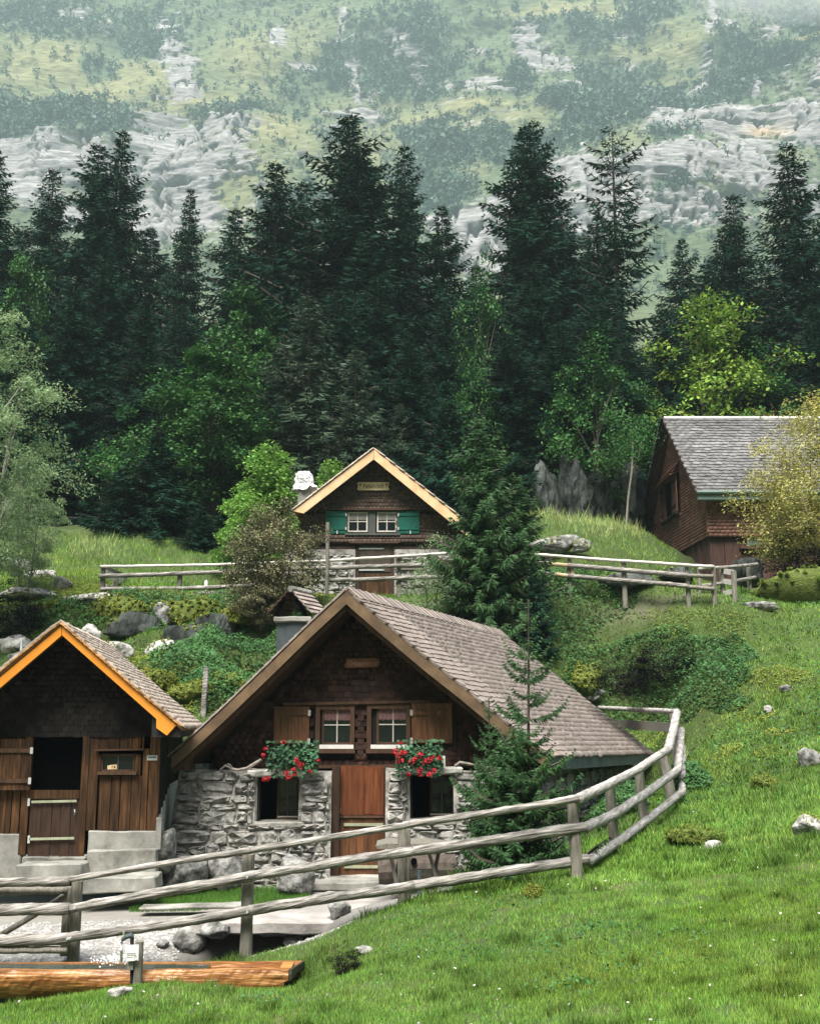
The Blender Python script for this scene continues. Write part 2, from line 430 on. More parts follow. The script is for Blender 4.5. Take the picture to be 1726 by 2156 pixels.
M_pane = mat('window_pane', [(0.3, (0.006, 0.009, 0.010)), (0.7, (0.014, 0.019, 0.020))], scale=2, rough=0.06, bump=0, rand=0, spec=0.5)
M_curtain = mat('checked_curtain', [(0.35, (0.13, 0.055, 0.06)), (0.6, (0.27, 0.17, 0.17))], scale=30, stretch=(2, 1, 0.4), rough=0.9, bump=0, rand=0)
M_curtainW = mat('lace_curtain', [(0.35, (0.16, 0.16, 0.15)), (0.6, (0.36, 0.35, 0.33))], scale=30, stretch=(2, 1, 0.4), rough=0.9, bump=0, rand=0)
M_sign = mat('pale_sign_board', [(0.3, (0.74, 0.56, 0.33)), (0.7, (0.80, 0.66, 0.44))], scale=6, rough=0.6, bump=0, rand=0)
M_signbrown = mat('carved_sign_board', [(0.3, (0.10, 0.040, 0.022)), (0.7, (0.19, 0.085, 0.045))], scale=5, stretch=(1, 4, 6), rough=0.5, bump=0.3, rand=0)
M_letter = mat('burnt_lettering', [(0.3, (0.06, 0.035, 0.015)), (0.7, (0.10, 0.06, 0.03))], scale=5, rough=0.8, bump=0, rand=0)
M_letter2 = mat('carved_lettering', [(0.3, (0.28, 0.14, 0.09)), (0.7, (0.38, 0.22, 0.15))], scale=5, rough=0.7, bump=0, rand=0)
M_ink = mat('grey_print', [(0.3, (0.25, 0.26, 0.27)), (0.7, (0.32, 0.33, 0.34))], scale=5, rough=0.8, bump=0, rand=0)
M_plastic = mat('plastic_wrap', [(0.3, (0.62, 0.63, 0.64)), (0.7, (0.85, 0.85, 0.86))], scale=5, rough=0.35, bump=0.8, bscale=12, rand=0.05, spec=0.6, dist=0.04)
M_moss = mat('moss', [(0.3, (0.045, 0.07, 0.016)), (0.7, (0.13, 0.16, 0.035))], scale=6, rough=1, bump=1.0, bscale=18, rand=0.2, dist=0.05)
M_water = mat('trough_water', [(0.3, (0.02, 0.035, 0.03)), (0.7, (0.03, 0.05, 0.04))], scale=3, rough=0.08, bump=0.4, bscale=12, rand=0, spec=0.6)
M_foam = mat('splash_water', [(0.3, (0.7, 0.72, 0.74)), (0.7, (0.85, 0.86, 0.87))], scale=3, rough=0.3, bump=0.3, rand=0.1, spec=0.6)
M_brownrock = M_rock
# ------------------------------------------------------------------ terrain
CP_UV = [
 (1726,2156,7.5),(1726,2000,10),(1726,1850,13),(1726,1700,17),(1726,1550,21.5),(1726,1400,26.5),(1726,1285,30),
 (1450,2156,8.2),(1450,1950,11.5),(1450,1800,15.5),(1450,1700,20),(1437,1600,23.5),(1437,1450,27),(1437,1290,29.8),(1580,1500,24.5),(1600,1380,27.5),
 (1150,2156,9),(1150,1950,12.5),(1215,1855,14.5),(863,2156,9.6),(863,2000,12),(863,1895,14.3),
 (640,2095,12.4),(650,2000,13.2),(345,2052,11.6),(345,2156,10.2),(0,2125,11.2),(0,2156,10.7),(0,2112,12.9),(250,2100,12.9),(345,2080,12.9),(500,2085,12.9),
 (155,2022,13.6),(520,2016,13.5),
 (430,1492,23),(300,1420,25),(300,1363,28.3),(300,1275,29.6),(230,1255,31),(120,1360,28.2),(120,1275,29.6),(0,1255,30.5),(0,1195,35),(100,1150,40),(230,1140,40),
 (215,1258,31),(450,1262,30.6),(700,1262,31),(975,1252,31.5),(1155,1242,31),(1300,1252,30.6),(1448,1276,30),(1550,1281,29.6),
 (790,1258,35),(560,1258,35),(980,1258,35),(1250,1162,37),(1330,1225,36),(1200,1105,40),(1340,1120,41),(1480,1236,40),(1700,1225,40),
 (500,1405,26),(520,1310,29),(1150,1350,28.6),(1250,1450,29),(1300,1700,21.5),(1320,1535,28.6),(1372,1603,27.6),(1385,1640,24.5),(1250,1765,18.6),(1130,1805,17.3),(1000,1835,16.8),(900,1885,15.8),
 (1300,1690,20.5)]
CP_W = [(5.9,25.6,-1.45),(5.2,24.2,-1.55),(-7,14.5,-2.74),(-6,16,-2.72),(-4,15.5,-2.70),(-4,17.2,-2.68),(-2.5,15.2,-2.68),(-1.5,16,-2.62),(-.5,17.8,-2.56),(-2.5,18.2,-2.58),(-7,17.5,-2.72),(-9,16,-2.7),
 (0,19.5,-2.6),(3,19.5,-2.3),(-3.5,19.5,-2.5),(-5,20,-2.2),(-4.2,21,-.9),(0,23,-2.2),(3,23,-2.0),(2,25.5,-1.2),(-8,22,-1.8),(-8,25.5,0.4),(-13,20,-1.5),(-13,28,1.2),(-20,25,1),(-16,40,7),
 (-10,10,-2.75),(0,0,-1.65),(5,3,-1.5),(-5,3,-1.9),(0,6,-2.1),(8,10,-1.2),(12,18,1.0),(14,26,3.2),(18,35,5.5),
 (-25,60,11),(-10,58,10),(5,58,10.5),(20,58,10),(35,60,11),(0,48,8.4),(-14,48,8.5),(12,48,7.5),(-30,80,17),(0,80,17),(30,80,17),(40,40,7),(-40,40,7),(40,10,1),(-40,10,-2),(-40,80,17),
 (0,110,28),(-50,110,28),(50,110,28),(0,-12,-1.0),(20,-12,-.5),(-20,-12,-1.8),(50,-20,0),(-50,-20,-2)]
_c = [(*P(u, v, y)[:],) for u, v, y in CP_UV] + [tuple(map(float, q)) for q in CP_W]
_c = np.array(_c)
def _tpsk(d2):
    return 0.5 * d2 * np.log(np.maximum(d2, 1e-9))
def _fit():
    n = len(_c)
    X = _c[:, :2]
    d2 = ((X[:, None] - X[None]) ** 2).sum(-1)
    A = np.zeros((n + 3, n + 3))
    A[:n, :n] = _tpsk(d2) + np.eye(n) * 0.6
    A[:n, n] = 1; A[:n, n + 1:] = X
    A[n, :n] = 1; A[n + 1:, :n] = X.T
    b = np.zeros(n + 3); b[:n] = _c[:, 2]
    return np.linalg.solve(A, b)
_w = _fit()
def tz(x, y, rough=True):
    x = np.atleast_1d(np.asarray(x, float)); y = np.atleast_1d(np.asarray(y, float))
    n = len(_c)
    out = np.empty(len(x))
    for s in range(0, len(x), 20000):
        xs, ys = x[s:s + 20000], y[s:s + 20000]
        d2 = (xs[:, None] - _c[None, :, 0]) ** 2 + (ys[:, None] - _c[None, :, 1]) ** 2
        out[s:s + 20000] = _tpsk(d2) @ _w[:n] + _w[n] + _w[n + 1] * xs + _w[n + 2] * ys
    if rough:
        p = np.stack([x, y, np.zeros_like(x)], 1)
        court = courtyard(x, y)
        u, v = proj(x, y, out)
        bank = sstep(21, 25, y) * (1 - sstep(30.2, 31, y))
        a = 0.035 + 0.16 * bank + 0.30 * sstep(31, 36, y) * (1 - fhut(x, y))
        out = out + (1 - court) * (a * fbm(p * 0.9, 3, 3) + 0.05 * fbm(p * 3.1, 2, 9) * (0.4 + bank))
        # the dark hollow under the stone slab
        out = out - 0.60 * np.exp(-(((x + 1.95) / 0.85) ** 2 + ((y - 14.35) / 0.48) ** 2) ** 1.5)
        # mossy terraces on the bank
        bt_ = bank * (1 - sstep(1, 3, x))
        out = out + bt_ * .30 * (1 - 2 * np.abs(fbm(np.stack([x * .5, y * 1.1, 0 * x], 1), 2, 15)) * 1.6)
    return out
def fhut(x, y):
    return sstep(-6.5, -5.5, x) * (1 - sstep(3.5, 4.5, x)) * sstep(31, 32, y) * (1 - sstep(42, 44, y))
def courtyard(x, y):
    yb = 13.55 + 1.1 * sstep(-1.4, 0.6, x)
    c = sstep(yb - 0.05, yb + 0.25, y) * (1 - sstep(18.0, 18.8, y)) * (1 - sstep(0.2, 0.9, x))
    return c
def gz(x, y):
    return float(tz([x], [y])[0])

def _axis(segs):
    out = [segs[0][0]]
    for a, b, st in segs:
        n = max(1, int(round((b - a) / st)))
        out += list(a + (b - a) * (np.arange(1, n + 1) / n))
    return np.array(out)
gx = _axis([(-700, -320, 60), (-320, -60, 20), (-60, -20, 3), (-20, -10, 0.4), (-10, 12, 0.14), (12, 22, 0.4), (22, 60, 3), (60, 320, 20), (320, 700, 60)])
gy = _axis([(-320, -60, 13), (-60, 0, 6), (0, 6, 0.6), (6, 34, 0.14), (34, 50, 0.4), (50, 110, 3), (110, 230, 10)])
X, Y_ = np.meshgrid(gx, gy)
xf, yf = X.ravel(), Y_.ravel()
xc = np.clip(xf, -60, 60); yc = np.clip(yf, -20, 110)
zf = tz(xc, yc) + np.abs(xf - xc) * 0.02
# unseen slope added behind the camera to block low sky and darken the facades
zf = zf + np.maximum(0, -yf - 24) * 0.82 * sstep(24, 60, -yf)
nx, ny = len(gx), len(gy)
idx = np.arange(nx * ny).reshape(ny, nx)
quads = np.stack([idx[:-1, :-1], idx[:-1, 1:], idx[1:, 1:], idx[1:, :-1]], -1).reshape(-1, 4)
pu, pv = proj(xf, yf, zf)
nz = fbm(np.stack([xf, yf, 0 * xf], 1) * 0.8, 4, 21)
nz2 = fbm(np.stack([xf, yf, 0 * xf], 1) * 3.5, 3, 25)
soil = np.array([0.055, 0.085, 0.022])
C = soil[None] * (1 + 0.35 * nz)[:, None]
def mixc(C, c, w):
    return C * (1 - w[:, None]) + np.asarray(c)[None] * w[:, None]
C = mixc(C, (0.12, 0.095, 0.05), sstep(0.25, 0.6, nz2 + 0.5 * nz) * 0.6 * (1 - sstep(14, 18, yf)) )
ct = courtyard(xf, yf)
C = mixc(C, np.array((0.24, 0.23, 0.215)), ct)
C = mixc(C, (0.25, 0.24, 0.215), ct * sstep(15.9, 16.4, yf) * 0.9)
C = mixc(C, (0.02, 0.02, 0.018), np.exp(-(((xf + 1.95) / 0.95) ** 2 + ((yf - 14.4) / 0.6) ** 2) ** 1.5))  # shade inside the hollow put into the soil colour
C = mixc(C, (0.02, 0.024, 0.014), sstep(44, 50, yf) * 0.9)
C = mixc(C, (0.035, 0.05, 0.025), sstep(30, 50, -yf) * 0.9)
# grey worn track by the gate
tr = .45 * np.exp(-((xf - 6.9) / 1.6) ** 2 - ((yf - 30.3) / 0.22) ** 2)
C = mixc(C, (0.20, 0.185, 0.14), np.clip(tr * 1.3 + 0.3 * nz2 * tr, 0, 1))
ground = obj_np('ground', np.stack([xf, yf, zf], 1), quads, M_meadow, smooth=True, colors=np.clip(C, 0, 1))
tag(ground, 'sloping alpine meadow and gravel yard around the huts', kind='structure')

# ------------------------------------------------------------------ mountain
ROCKS = [(50,330,110,55,1),(190,350,100,50,1),(330,300,70,75,1.1),(400,370,55,90,1.15),(330,440,60,60,1),(455,262,95,22,1),(470,310,60,22,.9),(500,345,70,25,.8),
 (380,140,28,70,1),(350,80,30,60,.8),(400,180,30,20,.8),(160,30,35,10,.9),(220,60,18,9,.9),(580,55,18,22,1),(720,45,14,30,.7),(640,110,25,10,.9),(740,110,18,12,1),(760,200,40,22,1),(745,130,10,60,.9),
 (690,260,40,14,.7),(830,70,30,18,.8),(850,90,45,10,.9),(1105,75,26,40,1.05),(1140,110,40,35,1),(1190,120,25,28,.9),(1000,150,75,12,.85),(1050,170,60,8,.8),(1170,165,60,8,.5),(960,190,60,7,.6),
 (880,120,25,20,.7),(1010,90,30,8,.7),(1240,170,35,12,.8),(1310,70,20,12,.6),(1330,110,30,10,.6),(1490,45,12,45,1),(1530,70,18,10,.8),(1610,80,30,9,.9),(1490,120,14,26,.8),
 (1480,180,30,12,.8),(1580,200,20,18,.8),(1640,190,20,40,.6),(1450,255,100,32,1),(1530,270,90,45,1.15),(1420,290,90,22,.9),(1560,320,60,24,.9),(1660,260,60,35,1),(1700,200,40,40,.7),(1690,300,60,25,1),
 (1480,370,140,32,.9),(1560,410,170,45,.85),(1390,400,110,45,1),(1290,420,110,45,1),(1180,400,80,40,.9),(1010,480,80,40,1.1),(1000,530,70,50,1.1),(960,470,60,30,.8),(1080,440,70,20,.9),(1240,480,120,60,.9),(1450,480,120,40,.9),(1650,440,90,40,.9),
 (1060,230,50,8,.6),(1020,250,60,8,.5),(250,430,60,40,.8),(160,440,60,30,.7),(60,400,80,40,.9),(560,420,50,30,.55),(640,330,50,25,.5),(430,440,40,50,.9),(480,480,60,30,.6),(700,205,30,8,.8),(780,160,30,10,.6)]
GRASS = [(90,135,120,48,1.1),(210,185,90,35,1.1),(300,150,70,50,.8),(420,210,90,22,1.2),(520,110,80,60,.7),(590,265,70,45,1.1),(640,300,50,40,.8),(540,380,70,60,.9),(500,410,60,50,.8),(700,190,70,30,.5),
 (640,60,60,40,.6),(770,250,70,35,.6),(820,300,80,50,.6),(900,215,90,20,.9),(1020,205,120,10,1),(960,255,80,18,.9),(1190,20,120,14,1.2),(1310,35,60,10,1),(1390,70,50,18,.7),(1440,100,40,20,.9),(1360,95,60,14,.7),
 (1100,240,80,20,.7),(850,180,90,16,.6),(1450,150,60,10,.7),(1650,110,70,10,.9),(1550,350,150,14,.7),(1480,420,160,30,.6),(980,340,60,40,.5),(700,340,60,50,.6),(1310,330,60,40,.5),(250,240,100,18,.6),(1150,280,120,12,.6)]
DARK = [(110,235,150,30,1.1),(40,260,90,40,1),(250,250,90,35,.9),(190,140,40,45,.9),(100,60,100,60,.7),(300,60,80,50,.7),(320,90,60,30,.7),(500,235,60,20,1),(560,230,70,22,.9),(420,225,40,16,1),(480,250,60,12,.8),
 (600,150,60,30,.5),(700,110,60,60,.6),(800,130,60,50,.6),(880,60,60,40,.7),(900,150,50,30,.6),(1120,35,40,30,.8),(1240,50,40,30,.7),(1350,45,60,40,1.1),(1290,140,70,30,.6),(1380,180,80,35,.9),(1450,220,80,25,.9),(1540,160,70,60,.8),
 (950,300,110,55,1),(900,250,70,30,.9),(1030,280,70,30,.8),(1080,320,70,50,.8),(1250,250,90,50,.8),(1180,210,80,25,.8),(1330,230,70,40,.8),(1190,300,90,40,.7),(1620,150,60,30,.8),(1700,60,50,80,.7),(1400,300,30,30,.7),
 (1390,330,60,40,.6),(620,420,80,60,.6),(680,290,60,30,.7),(1420,470,60,50,1.1),(920,380,80,60,.9),(820,210,50,25,.6),(930,120,60,25,.6),(1090,150,30,30,.9),(860,330,60,60,.6)]
def field(u, v, L_, jit=14):
    f = np.zeros_like(u)
    for (cx, cy, rx, ry, w) in L_:
        d = ((u - cx) / (rx * 1.15)) ** 2 + ((v - cy) / (ry * 1.15)) ** 2
        f = np.maximum(f, w * np.exp(-d ** 1.3 * 0.9))
    return f
mz = _axis([(8, 100, 6), (100, 330, 0.66), (330, 420, 3)])
mxx = _axis([(-330, -190, 6), (-190, 190, 0.72), (190, 330, 6)])
MX, MZ = np.meshgrid(mxx, mz)
mxf, mzf = MX.ravel(), MZ.ravel()
my = np.interp(mzf, [0, 30, 126, 314, 470], [88, 118, 300, 430, 520])
q = np.stack([mxf, 0 * mxf, mzf], 1)
u0, v0 = proj(mxf, my, mzf)
wu = u0 + 16 * fbm(q * 0.09, 3, 31); wv = v0 + 11 * fbm(q * 0.09 + 9, 3, 33)
rk = field(wu, wv, ROCKS); gr = field(wu, wv, GRASS); dk = field(wu, wv, DARK)
big = fbm(q * 0.012, 4, 41)
med = fbm(q * 0.05, 4, 43)
st = fbm(np.stack([mxf * 0.018 + mzf * 0.004, 0 * mxf, mzf * 0.34 + 2.2 * fbm(q * 0.014, 2, 47)], 1), 4, 45)   # strata, long in x, thin in z
fine = fbm(q * np.array([0.35, 1, 0.9]), 3, 49)
st2 = fbm(np.stack([mxf * 0.05 + mzf * 0.02, 0 * mxf, mzf * 0.62 + 3.2 * fbm(q * 0.02, 2, 48)], 1), 2, 46)
ledge2 = np.sign(st2) * np.abs(st2) ** 0.4
crk = np.abs(fbm(np.stack([mxf * 0.16, 0 * mxf, mzf * 0.03], 1), 3, 51))
def hsh(a, b, c=0):
    return _h(a.astype(np.int64), b.astype(np.int64), np.zeros_like(a, dtype=np.int64), c)
wz = mzf + 14 * fbm(q * 0.007, 2, 61) + 0.35 * fbm(q * 0.12, 2, 62) + .06 * mxf
def blocks(per, wx, sd):
    L0 = np.floor(wz / per + 1.3 * fbm(np.stack([mxf * .01, 0 * mxf, mzf * .01], 1), 1, sd)); s = wz / per + 1.3 * fbm(np.stack([mxf * .01, 0 * mxf, mzf * .01], 1), 1, sd) - L0
    xs = mxf / wx + 7.7 * hsh(L0, L0 * 0, sd) + .25 * fbm(q * .3, 2, sd + 1)
    B = np.floor(xs); sx_ = xs - B
    return hsh(B, L0, sd + 2), s, sx_, hsh(L0, L0 * 0, sd + 3)
b1, s1, x1_, l1 = blocks(4.6, 12.0, 101)
b2, s2, x2_, l2 = blocks(1.75, 5.0, 111)
rel = 0.5 * (2.4 * (b1 - .5) + 2.2 * s1 * (.4 + l1) + 1.1 * (b2 - .5) + 0.9 * s2 * (.3 + l2))
joint = np.clip(np.exp(-(s1 / .17) ** 2) * (.4 + .6 * l1) + .7 * np.exp(-(s2 / .32) ** 2) * (l2 > .3) + .4 * np.exp(-(x1_ / .05) ** 2), 0, 1)
rockw = sstep(0.40, 0.56, rk * .86 + 0.34 * st + 0.18 * med + 0.34 * fine + .16 * (b2 - .5))
ledge = np.sign(st) * np.abs(st) ** 0.6
my2 = my - 26 * big - 5 * med * (1 - .6 * rockw) - rockw * rel + rockw * 5 * np.exp(-(crk / 0.035) ** 2) * 1.0 - (1 - rockw) * 0.5 * fine
caves = [(1510,270,38,9),(370,372,26,7),(1385,428,30,6),(1300,425,30,6),(1515,455,28,8)]
cave = np.zeros_like(my2)
for cx, cy, rx, ry in caves:
    cave = np.maximum(cave, np.exp(-(((wu - cx) / rx) ** 2 + ((wv - cy) / ry) ** 2) ** 2))
my2 = my2 + 12 * cave
nxm, nzm = len(mxx), len(mz)
im = np.arange(nxm * nzm).reshape(nzm, nxm)
mq = np.stack([im[:-1, :-1], im[:-1, 1:], im[1:, 1:], im[1:, :-1]], -1).reshape(-1, 4)
rock_c = np.array([0.245, 0.240, 0.236])[None] * (0.93 + 0.15 * st + 0.34 * (b2 - .5) + .3 * (b1 - .5) + 0.16 * fine + 0.1 * med)[:, None]
rock_c = mixc(rock_c, (0.075, 0.075, 0.075), joint * .9)
rock_c = mixc(rock_c, (0.13, 0.13, 0.13), np.exp(-(crk / 0.03) ** 2) * 0.7)
rock_c = mixc(rock_c, (0.42, 0.29, 0.15), np.exp(-(((wu - 1600) / 40) ** 2 + ((wv - 290) / 16) ** 2)) * 0.7)
grass_c = mixc(np.tile(np.array([0.080, 0.105, 0.058]), (len(mxf), 1)), (0.165, 0.165, 0.082), np.clip(gr * 0.95 + 0.35 * med, 0, 1))
grass_c = grass_c * (1 + 0.30 * fine + 0.1 * st)[:, None]
veg = np.clip(dk * 1.0 - gr * 0.7 + 0.45 * med + 0.25 * fine + 0.12, 0, 1)
grass_c = mixc(grass_c, (0.055, 0.095, 0.062), sstep(0.25, 0.65, veg) * 0.8)
scree = sstep(0.25, 0.6, fbm(q * np.array([0.5, 1, 1.1]), 2, 57) + 0.25 * rk - 0.1) * 0.6
grass_c = mixc(grass_c, (0.25, 0.235, 0.215), scree * (1 - 0.6 * veg) * sstep(0.05, 0.3, rk + 0.15 * med))
MC = grass_c * (1 - rockw[:, None]) + rock_c * rockw[:, None]
M_mount = mat('mountain_side', [(0.3, (0.62, 0.62, 0.62)), (0.7, (1.35, 1.35, 1.35))], scale=0.45, stretch=(.3, .3, 1.1), detail=10, rough=0.95, bump=0.5, bscale=0.4, rand=0, attr='tint', dist=2.2, spec=0.1)
MS = 2.0      # the face stands at 600 to 900 m
mountain = obj_np('mountain', np.stack([mxf, my2, mzf], 1) * MS, mq, M_mount, colors=np.clip(MC, 0, 1))
tag(mountain, 'steep limestone mountainside with grass ledges above the forest', kind='structure')

# shrubs and dwarf pines that cover the ledges: nobody could count them
def clump_tris(c, size, n, g, flat=0.8, leaf=0.5):
    """n loose triangles filling an ellipsoid of the given size about each centre."""
    k = len(c)
    d = g.normal(size=(k, n, 3)); d /= np.linalg.norm(d, axis=2, keepdims=True)
    r = g.random((k, n, 1)) ** 0.4
    p = c[:, None] + d * r * size[:, None, None] * np.array([1, 1, flat])
    a = g.normal(size=(k, n, 3)); a /= np.linalg.norm(a, axis=2, keepdims=True)
    b = g.normal(size=(k, n, 3)); b /= np.linalg.norm(b, axis=2, keepdims=True)
    s = (size[:, None, None] * leaf) * (0.6 + 0.8 * g.random((k, n, 1)))
    V = np.stack([p + a * s, p + b * s, p - (a + b) * s * 0.5], 2).reshape(-1, 3)
    return V, np.arange(len(V)).reshape(-1, 3)
cand = G.choice(len(mxf), 130000)
keep = (mzf[cand] > 105) & (np.abs(mxf[cand]) < 185) & (mzf[cand] < 335)
cand = cand[keep]
prob = np.clip((veg[cand] - 0.30) * 1.1 + .10, 0.10, 1) * (1 - 0.93 * rockw[cand]) * (1 - 0.6 * np.clip(gr[cand], 0, 1))
cand = cand[G.random(len(cand)) < prob][:26000]
cc = np.stack([mxf[cand], my2[cand] - 0.5, mzf[cand]], 1)
sz = (0.4 + 1.7 * G.random(len(cc)) ** 2.5) * (0.8 + 0.5 * np.clip(dk[cand], 0, 1))
V, T = clump_tris((cc + np.array([0, 0, 0.6]) * sz[:, None]) * MS, sz * MS, 17, G, flat=1.05, leaf=0.5)
M_mshrub = leafmat('mountain_shrub', (0.030, 0.070, 0.050), (0.065, 0.115, 0.072), rand=0.35, big=0.3, bigscale=0.04, trans=0.05)
o = obj_np('mountain_scrub', V, T, M_mshrub)
tag(o, 'dark scrub and dwarf pines covering the mountain ledges', kind='stuff')
# ------------------------------------------------------------------ trees
def norm(a):
    return a / np.maximum(np.linalg.norm(a, axis=-1, keepdims=True), 1e-9)

def spruce_mesh(name, H, Rm, nlev, nbr, g, m, droop=0.25, gap=0.0, low=0.06, twig=0.55, step=0.28, shape=0.9, twin=False, ntw=8, wid=0.11):
    """Branches in whorls, each a drooping spine carrying needle-covered side twigs and hanging sprays."""
    tris = []
    bm = MB()
    tops = [(0, 0, 1.0)] if not twin else [(0, 0, 1.0), (0.9, 0.3, 0.9)]
    for (ox, oy, hs) in tops:
        hh = H * hs
        bm.tube([(ox * t, oy * t, hh * t) for t in np.linspace(0, 1, 9)], [max(0.019, H * 0.0115 * (1 - t) ** 0.8) for t in np.linspace(0, 1, 9)], seg=6)
        for lv in range(nlev):
            t = low + (1 - low) * (lv + g.random() * 0.6) / nlev
            if t > 0.992: t = 0.992
            z0 = hh * t
            Rl = Rm * ((1 - t) ** shape) * (0.75 + 0.25 * math.sin(lv * 1.7 + g.random() * 2)) + 0.03 * Rm
            if t < 0.25: Rl *= 0.75 + t
            k = nbr if t < 0.9 else max(4, nbr - 2)
            a0 = g.random() * 6.28
            for b in range(k):
                if g.random() < gap: continue
                a = a0 + 6.2832 * b / k + g.normal() * 0.25
                L = Rl * (0.5 + 0.6 * g.random() ** 0.8) * (1 + .18 * math.sin(a * 2 + lv * .35 + tops.index((ox, oy, hs)) * 2))
                if g.random() < 0.06: L *= 1.3
                el = 0.55 * t ** 2 + 0.0 - 0.15 * (1 - t)
                n = max(3, int(L / step))
                s = (np.arange(n) + 0.5 + g.random() * 0.4) / n
                dirx, diry = math.cos(a), math.sin(a)
                rr = s * L
                zz = z0 + rr * math.tan(el) - droop * L * (s ** 1.4) + 0.16 * L * s ** 4 * 1.6
                spine = np.stack([ox * t + dirx * rr, oy * t + diry * rr, zz], 1)
                if L > 0.8:
                    bm.tube([(ox * t, oy * t, z0)] + [tuple(q_) for q_ in spine[::max(1, n // 3)]], [0.010 * L + 0.01] * (1 + len(spine[::max(1, n // 3)])), seg=3, cap=False)
                side = np.array([-diry, dirx, 0.0])
                out = np.array([dirx, diry, 0.0])
                az_ = 1
                tl = twig * (0.45 + 0.75 * np.sin(np.pi * np.clip(s * 0.85 + 0.12, 0, 1))) * min(1.0, 0.35 + L / (Rm + 1e-6))
                for sg in (-1, 1, 0, -0.5, 0.6, -1, 1, .3, -.3, 0)[:ntw]:
                    dv = side[None] * (sg if sg else 0.15 * g.normal()) + out[None] * (0.55 + 0.3 * g.random((n, 1))) + np.array([0, 0, -1.0]) * ((0.25 if abs(sg) == 1 else 0.9) + 0.3 * g.random((n, 1))) * (1.15 - 0.9 * t)
                    dv = norm(dv + 0.18 * g.normal(size=(n, 3)))
                    ln = tl[:, None] * (0.7 + 0.6 * g.random((n, 1)))
                    wd = norm(np.cross(dv, g.normal(size=(n, 3)))) * ln * wid
                    p0 = spine
                    tip = p0 + dv * ln
                    mid = p0 + dv * ln * 0.45
                    tris.append(np.stack([p0, mid + wd, tip], 1))
                    tris.append(np.stack([p0, mid - wd * 0.8 + np.array([0, 0, -0.1]) * ln, tip], 1))
        # leader
        p = np.array([[ox, oy, hh * (1 - 0.02 * i)] for i in range(6)])
        for i in range(6):
            for b in range(4):
                a = g.random() * 6.28
                d = norm(np.array([math.cos(a), math.sin(a), 0.9]))
                w = norm(np.cross(d, g.normal(size=3)))
                l = twig * 0.5 * (0.6 + 0.25 * i)
                tris.append(np.array([[p[i], p[i] + d * l * 0.5 + w * l * 0.12, p[i] + d * l]]))
    V = np.concatenate(tris).reshape(-1, 3)
    crown = mesh_of(name + '_crown', V, np.arange(len(V)).reshape(-1, 3), m)
    trunk = bm.mesh(name + '_trunk', M_bark)
    return crown, trunk

def leaf_quads(p, nrm, size, g, asp=0.6):
    n = len(p)
    a = norm(np.cross(nrm, g.normal(size=(n, 3))))
    b = np.cross(nrm, a)
    s = size * (0.6 + 0.8 * g.random(n))
    a = a * s[:, None] * 0.5; b = b * s[:, None] * 0.5 * asp
    V = np.stack([p - a, p + b, p + a, p - b], 1).reshape(-1, 3)
    return V

def leafy_mesh(name, H, W, g, m, nclump=70, nleaf=150, leaf=0.16, shape='round', clear=0.12, layered=0.6, clump=0.17, limbs=14, bark=None, stems=1, asp=0.6):
    """Crown of leaf sprays on limbs; local origin at the trunk base."""
    cen = []
    while len(cen) < nclump:
        d = g.normal(size=3); d /= np.linalg.norm(d)
        r = 0.35 + 0.65 * g.random() ** 0.5
        q_ = d * r
        t = (q_[2] + 1) / 2
        wid = {'round': math.sqrt(max(0.02, 1 - (2 * t - 0.9) ** 2 * 0.8)), 'cone': 1.15 * (1 - t) ** 0.65 + 0.08, 'wide': 0.95, 'column': 0.9 * (1 - t ** 3) ** 0.5 + .1}[shape]
        hx = math.hypot(q_[0], q_[1]) + 1e-6
        cen.append((q_[0] * wid * W / 2, q_[1] * wid * W / 2, H * (clear + (1 - clear) * t)))
    cen = np.array(cen)
    cen = cen * (1 + 0.08 * g.normal(size=cen.shape))
    rad_ = clump * W * (0.6 + 0.8 * g.random(nclump))
    k = nleaf
    d = norm(g.normal(size=(nclump, k, 3)))
    r = g.random((nclump, k, 1)) ** 0.45
    out = norm(cen - np.array([0, 0, H * 0.45]))
    off = d * r * rad_[:, None, None]
    off[:, :, 2] *= (1 - layered * 0.75)
    # sprays: tilt outwards and down
    off[:, :, 2] -= 0.35 * (np.abs(off[:, :, 0]) + np.abs(off[:, :, 1])) * layered
    p = (cen[:, None] + off).reshape(-1, 3)
    p = p[p[:, 2] > 0.03 * H]
    nr = norm(np.array([0, 0, 1.0]) + 0.55 * g.normal(size=p.shape) + 0.25 * norm(p - np.array([0, 0, H * 0.4])))
    V = leaf_quads(p, nr, leaf, g, asp)
    crown = mesh_of(name + '_crown', V, np.arange(len(V)).reshape(-1, 4), m)
    bm = MB()
    for s_ in range(stems):
        an = 6.28 * s_ / stems + g.random()
        lean = 0.0 if stems == 1 else 0.28
        top = np.array([math.cos(an) * lean * W, math.sin(an) * lean * W, H * 0.85])
        base = np.array([math.cos(an) * 0.02 * W * (stems > 1), math.sin(an) * 0.02 * W * (stems > 1), -0.1])
        r0 = (0.018 * H + 0.01) / (1 if stems == 1 else 1.8)
        pts = [tuple(base + (top - base) * t + 0.02 * W * math.sin(7 * t + an) * np.array([1, .5, 0]) * (t > 0)) for t in np.linspace(0, 1, 8)]
        bm.tube(pts, [r0 * (1 - 0.85 * t) for t in np.linspace(0, 1, 8)], seg=6, jit=0.08)
        for l in range(limbs // stems):
            c_ = cen[g.integers(nclump)]
            t0 = min(0.75, max(0.12, c_[2] / H * 0.65))
            s0 = base + (top - base) * t0
            mid = (s0 + c_) / 2 + np.array([0, 0, 0.03 * H])
            bm.tube([tuple(s0), tuple(mid), tuple(c_)], [r0 * 0.45, r0 * 0.28, r0 * 0.1], seg=4, cap=False)
    trunk = bm.mesh(name + '_trunk', bark or M_bark)
    return crown, trunk

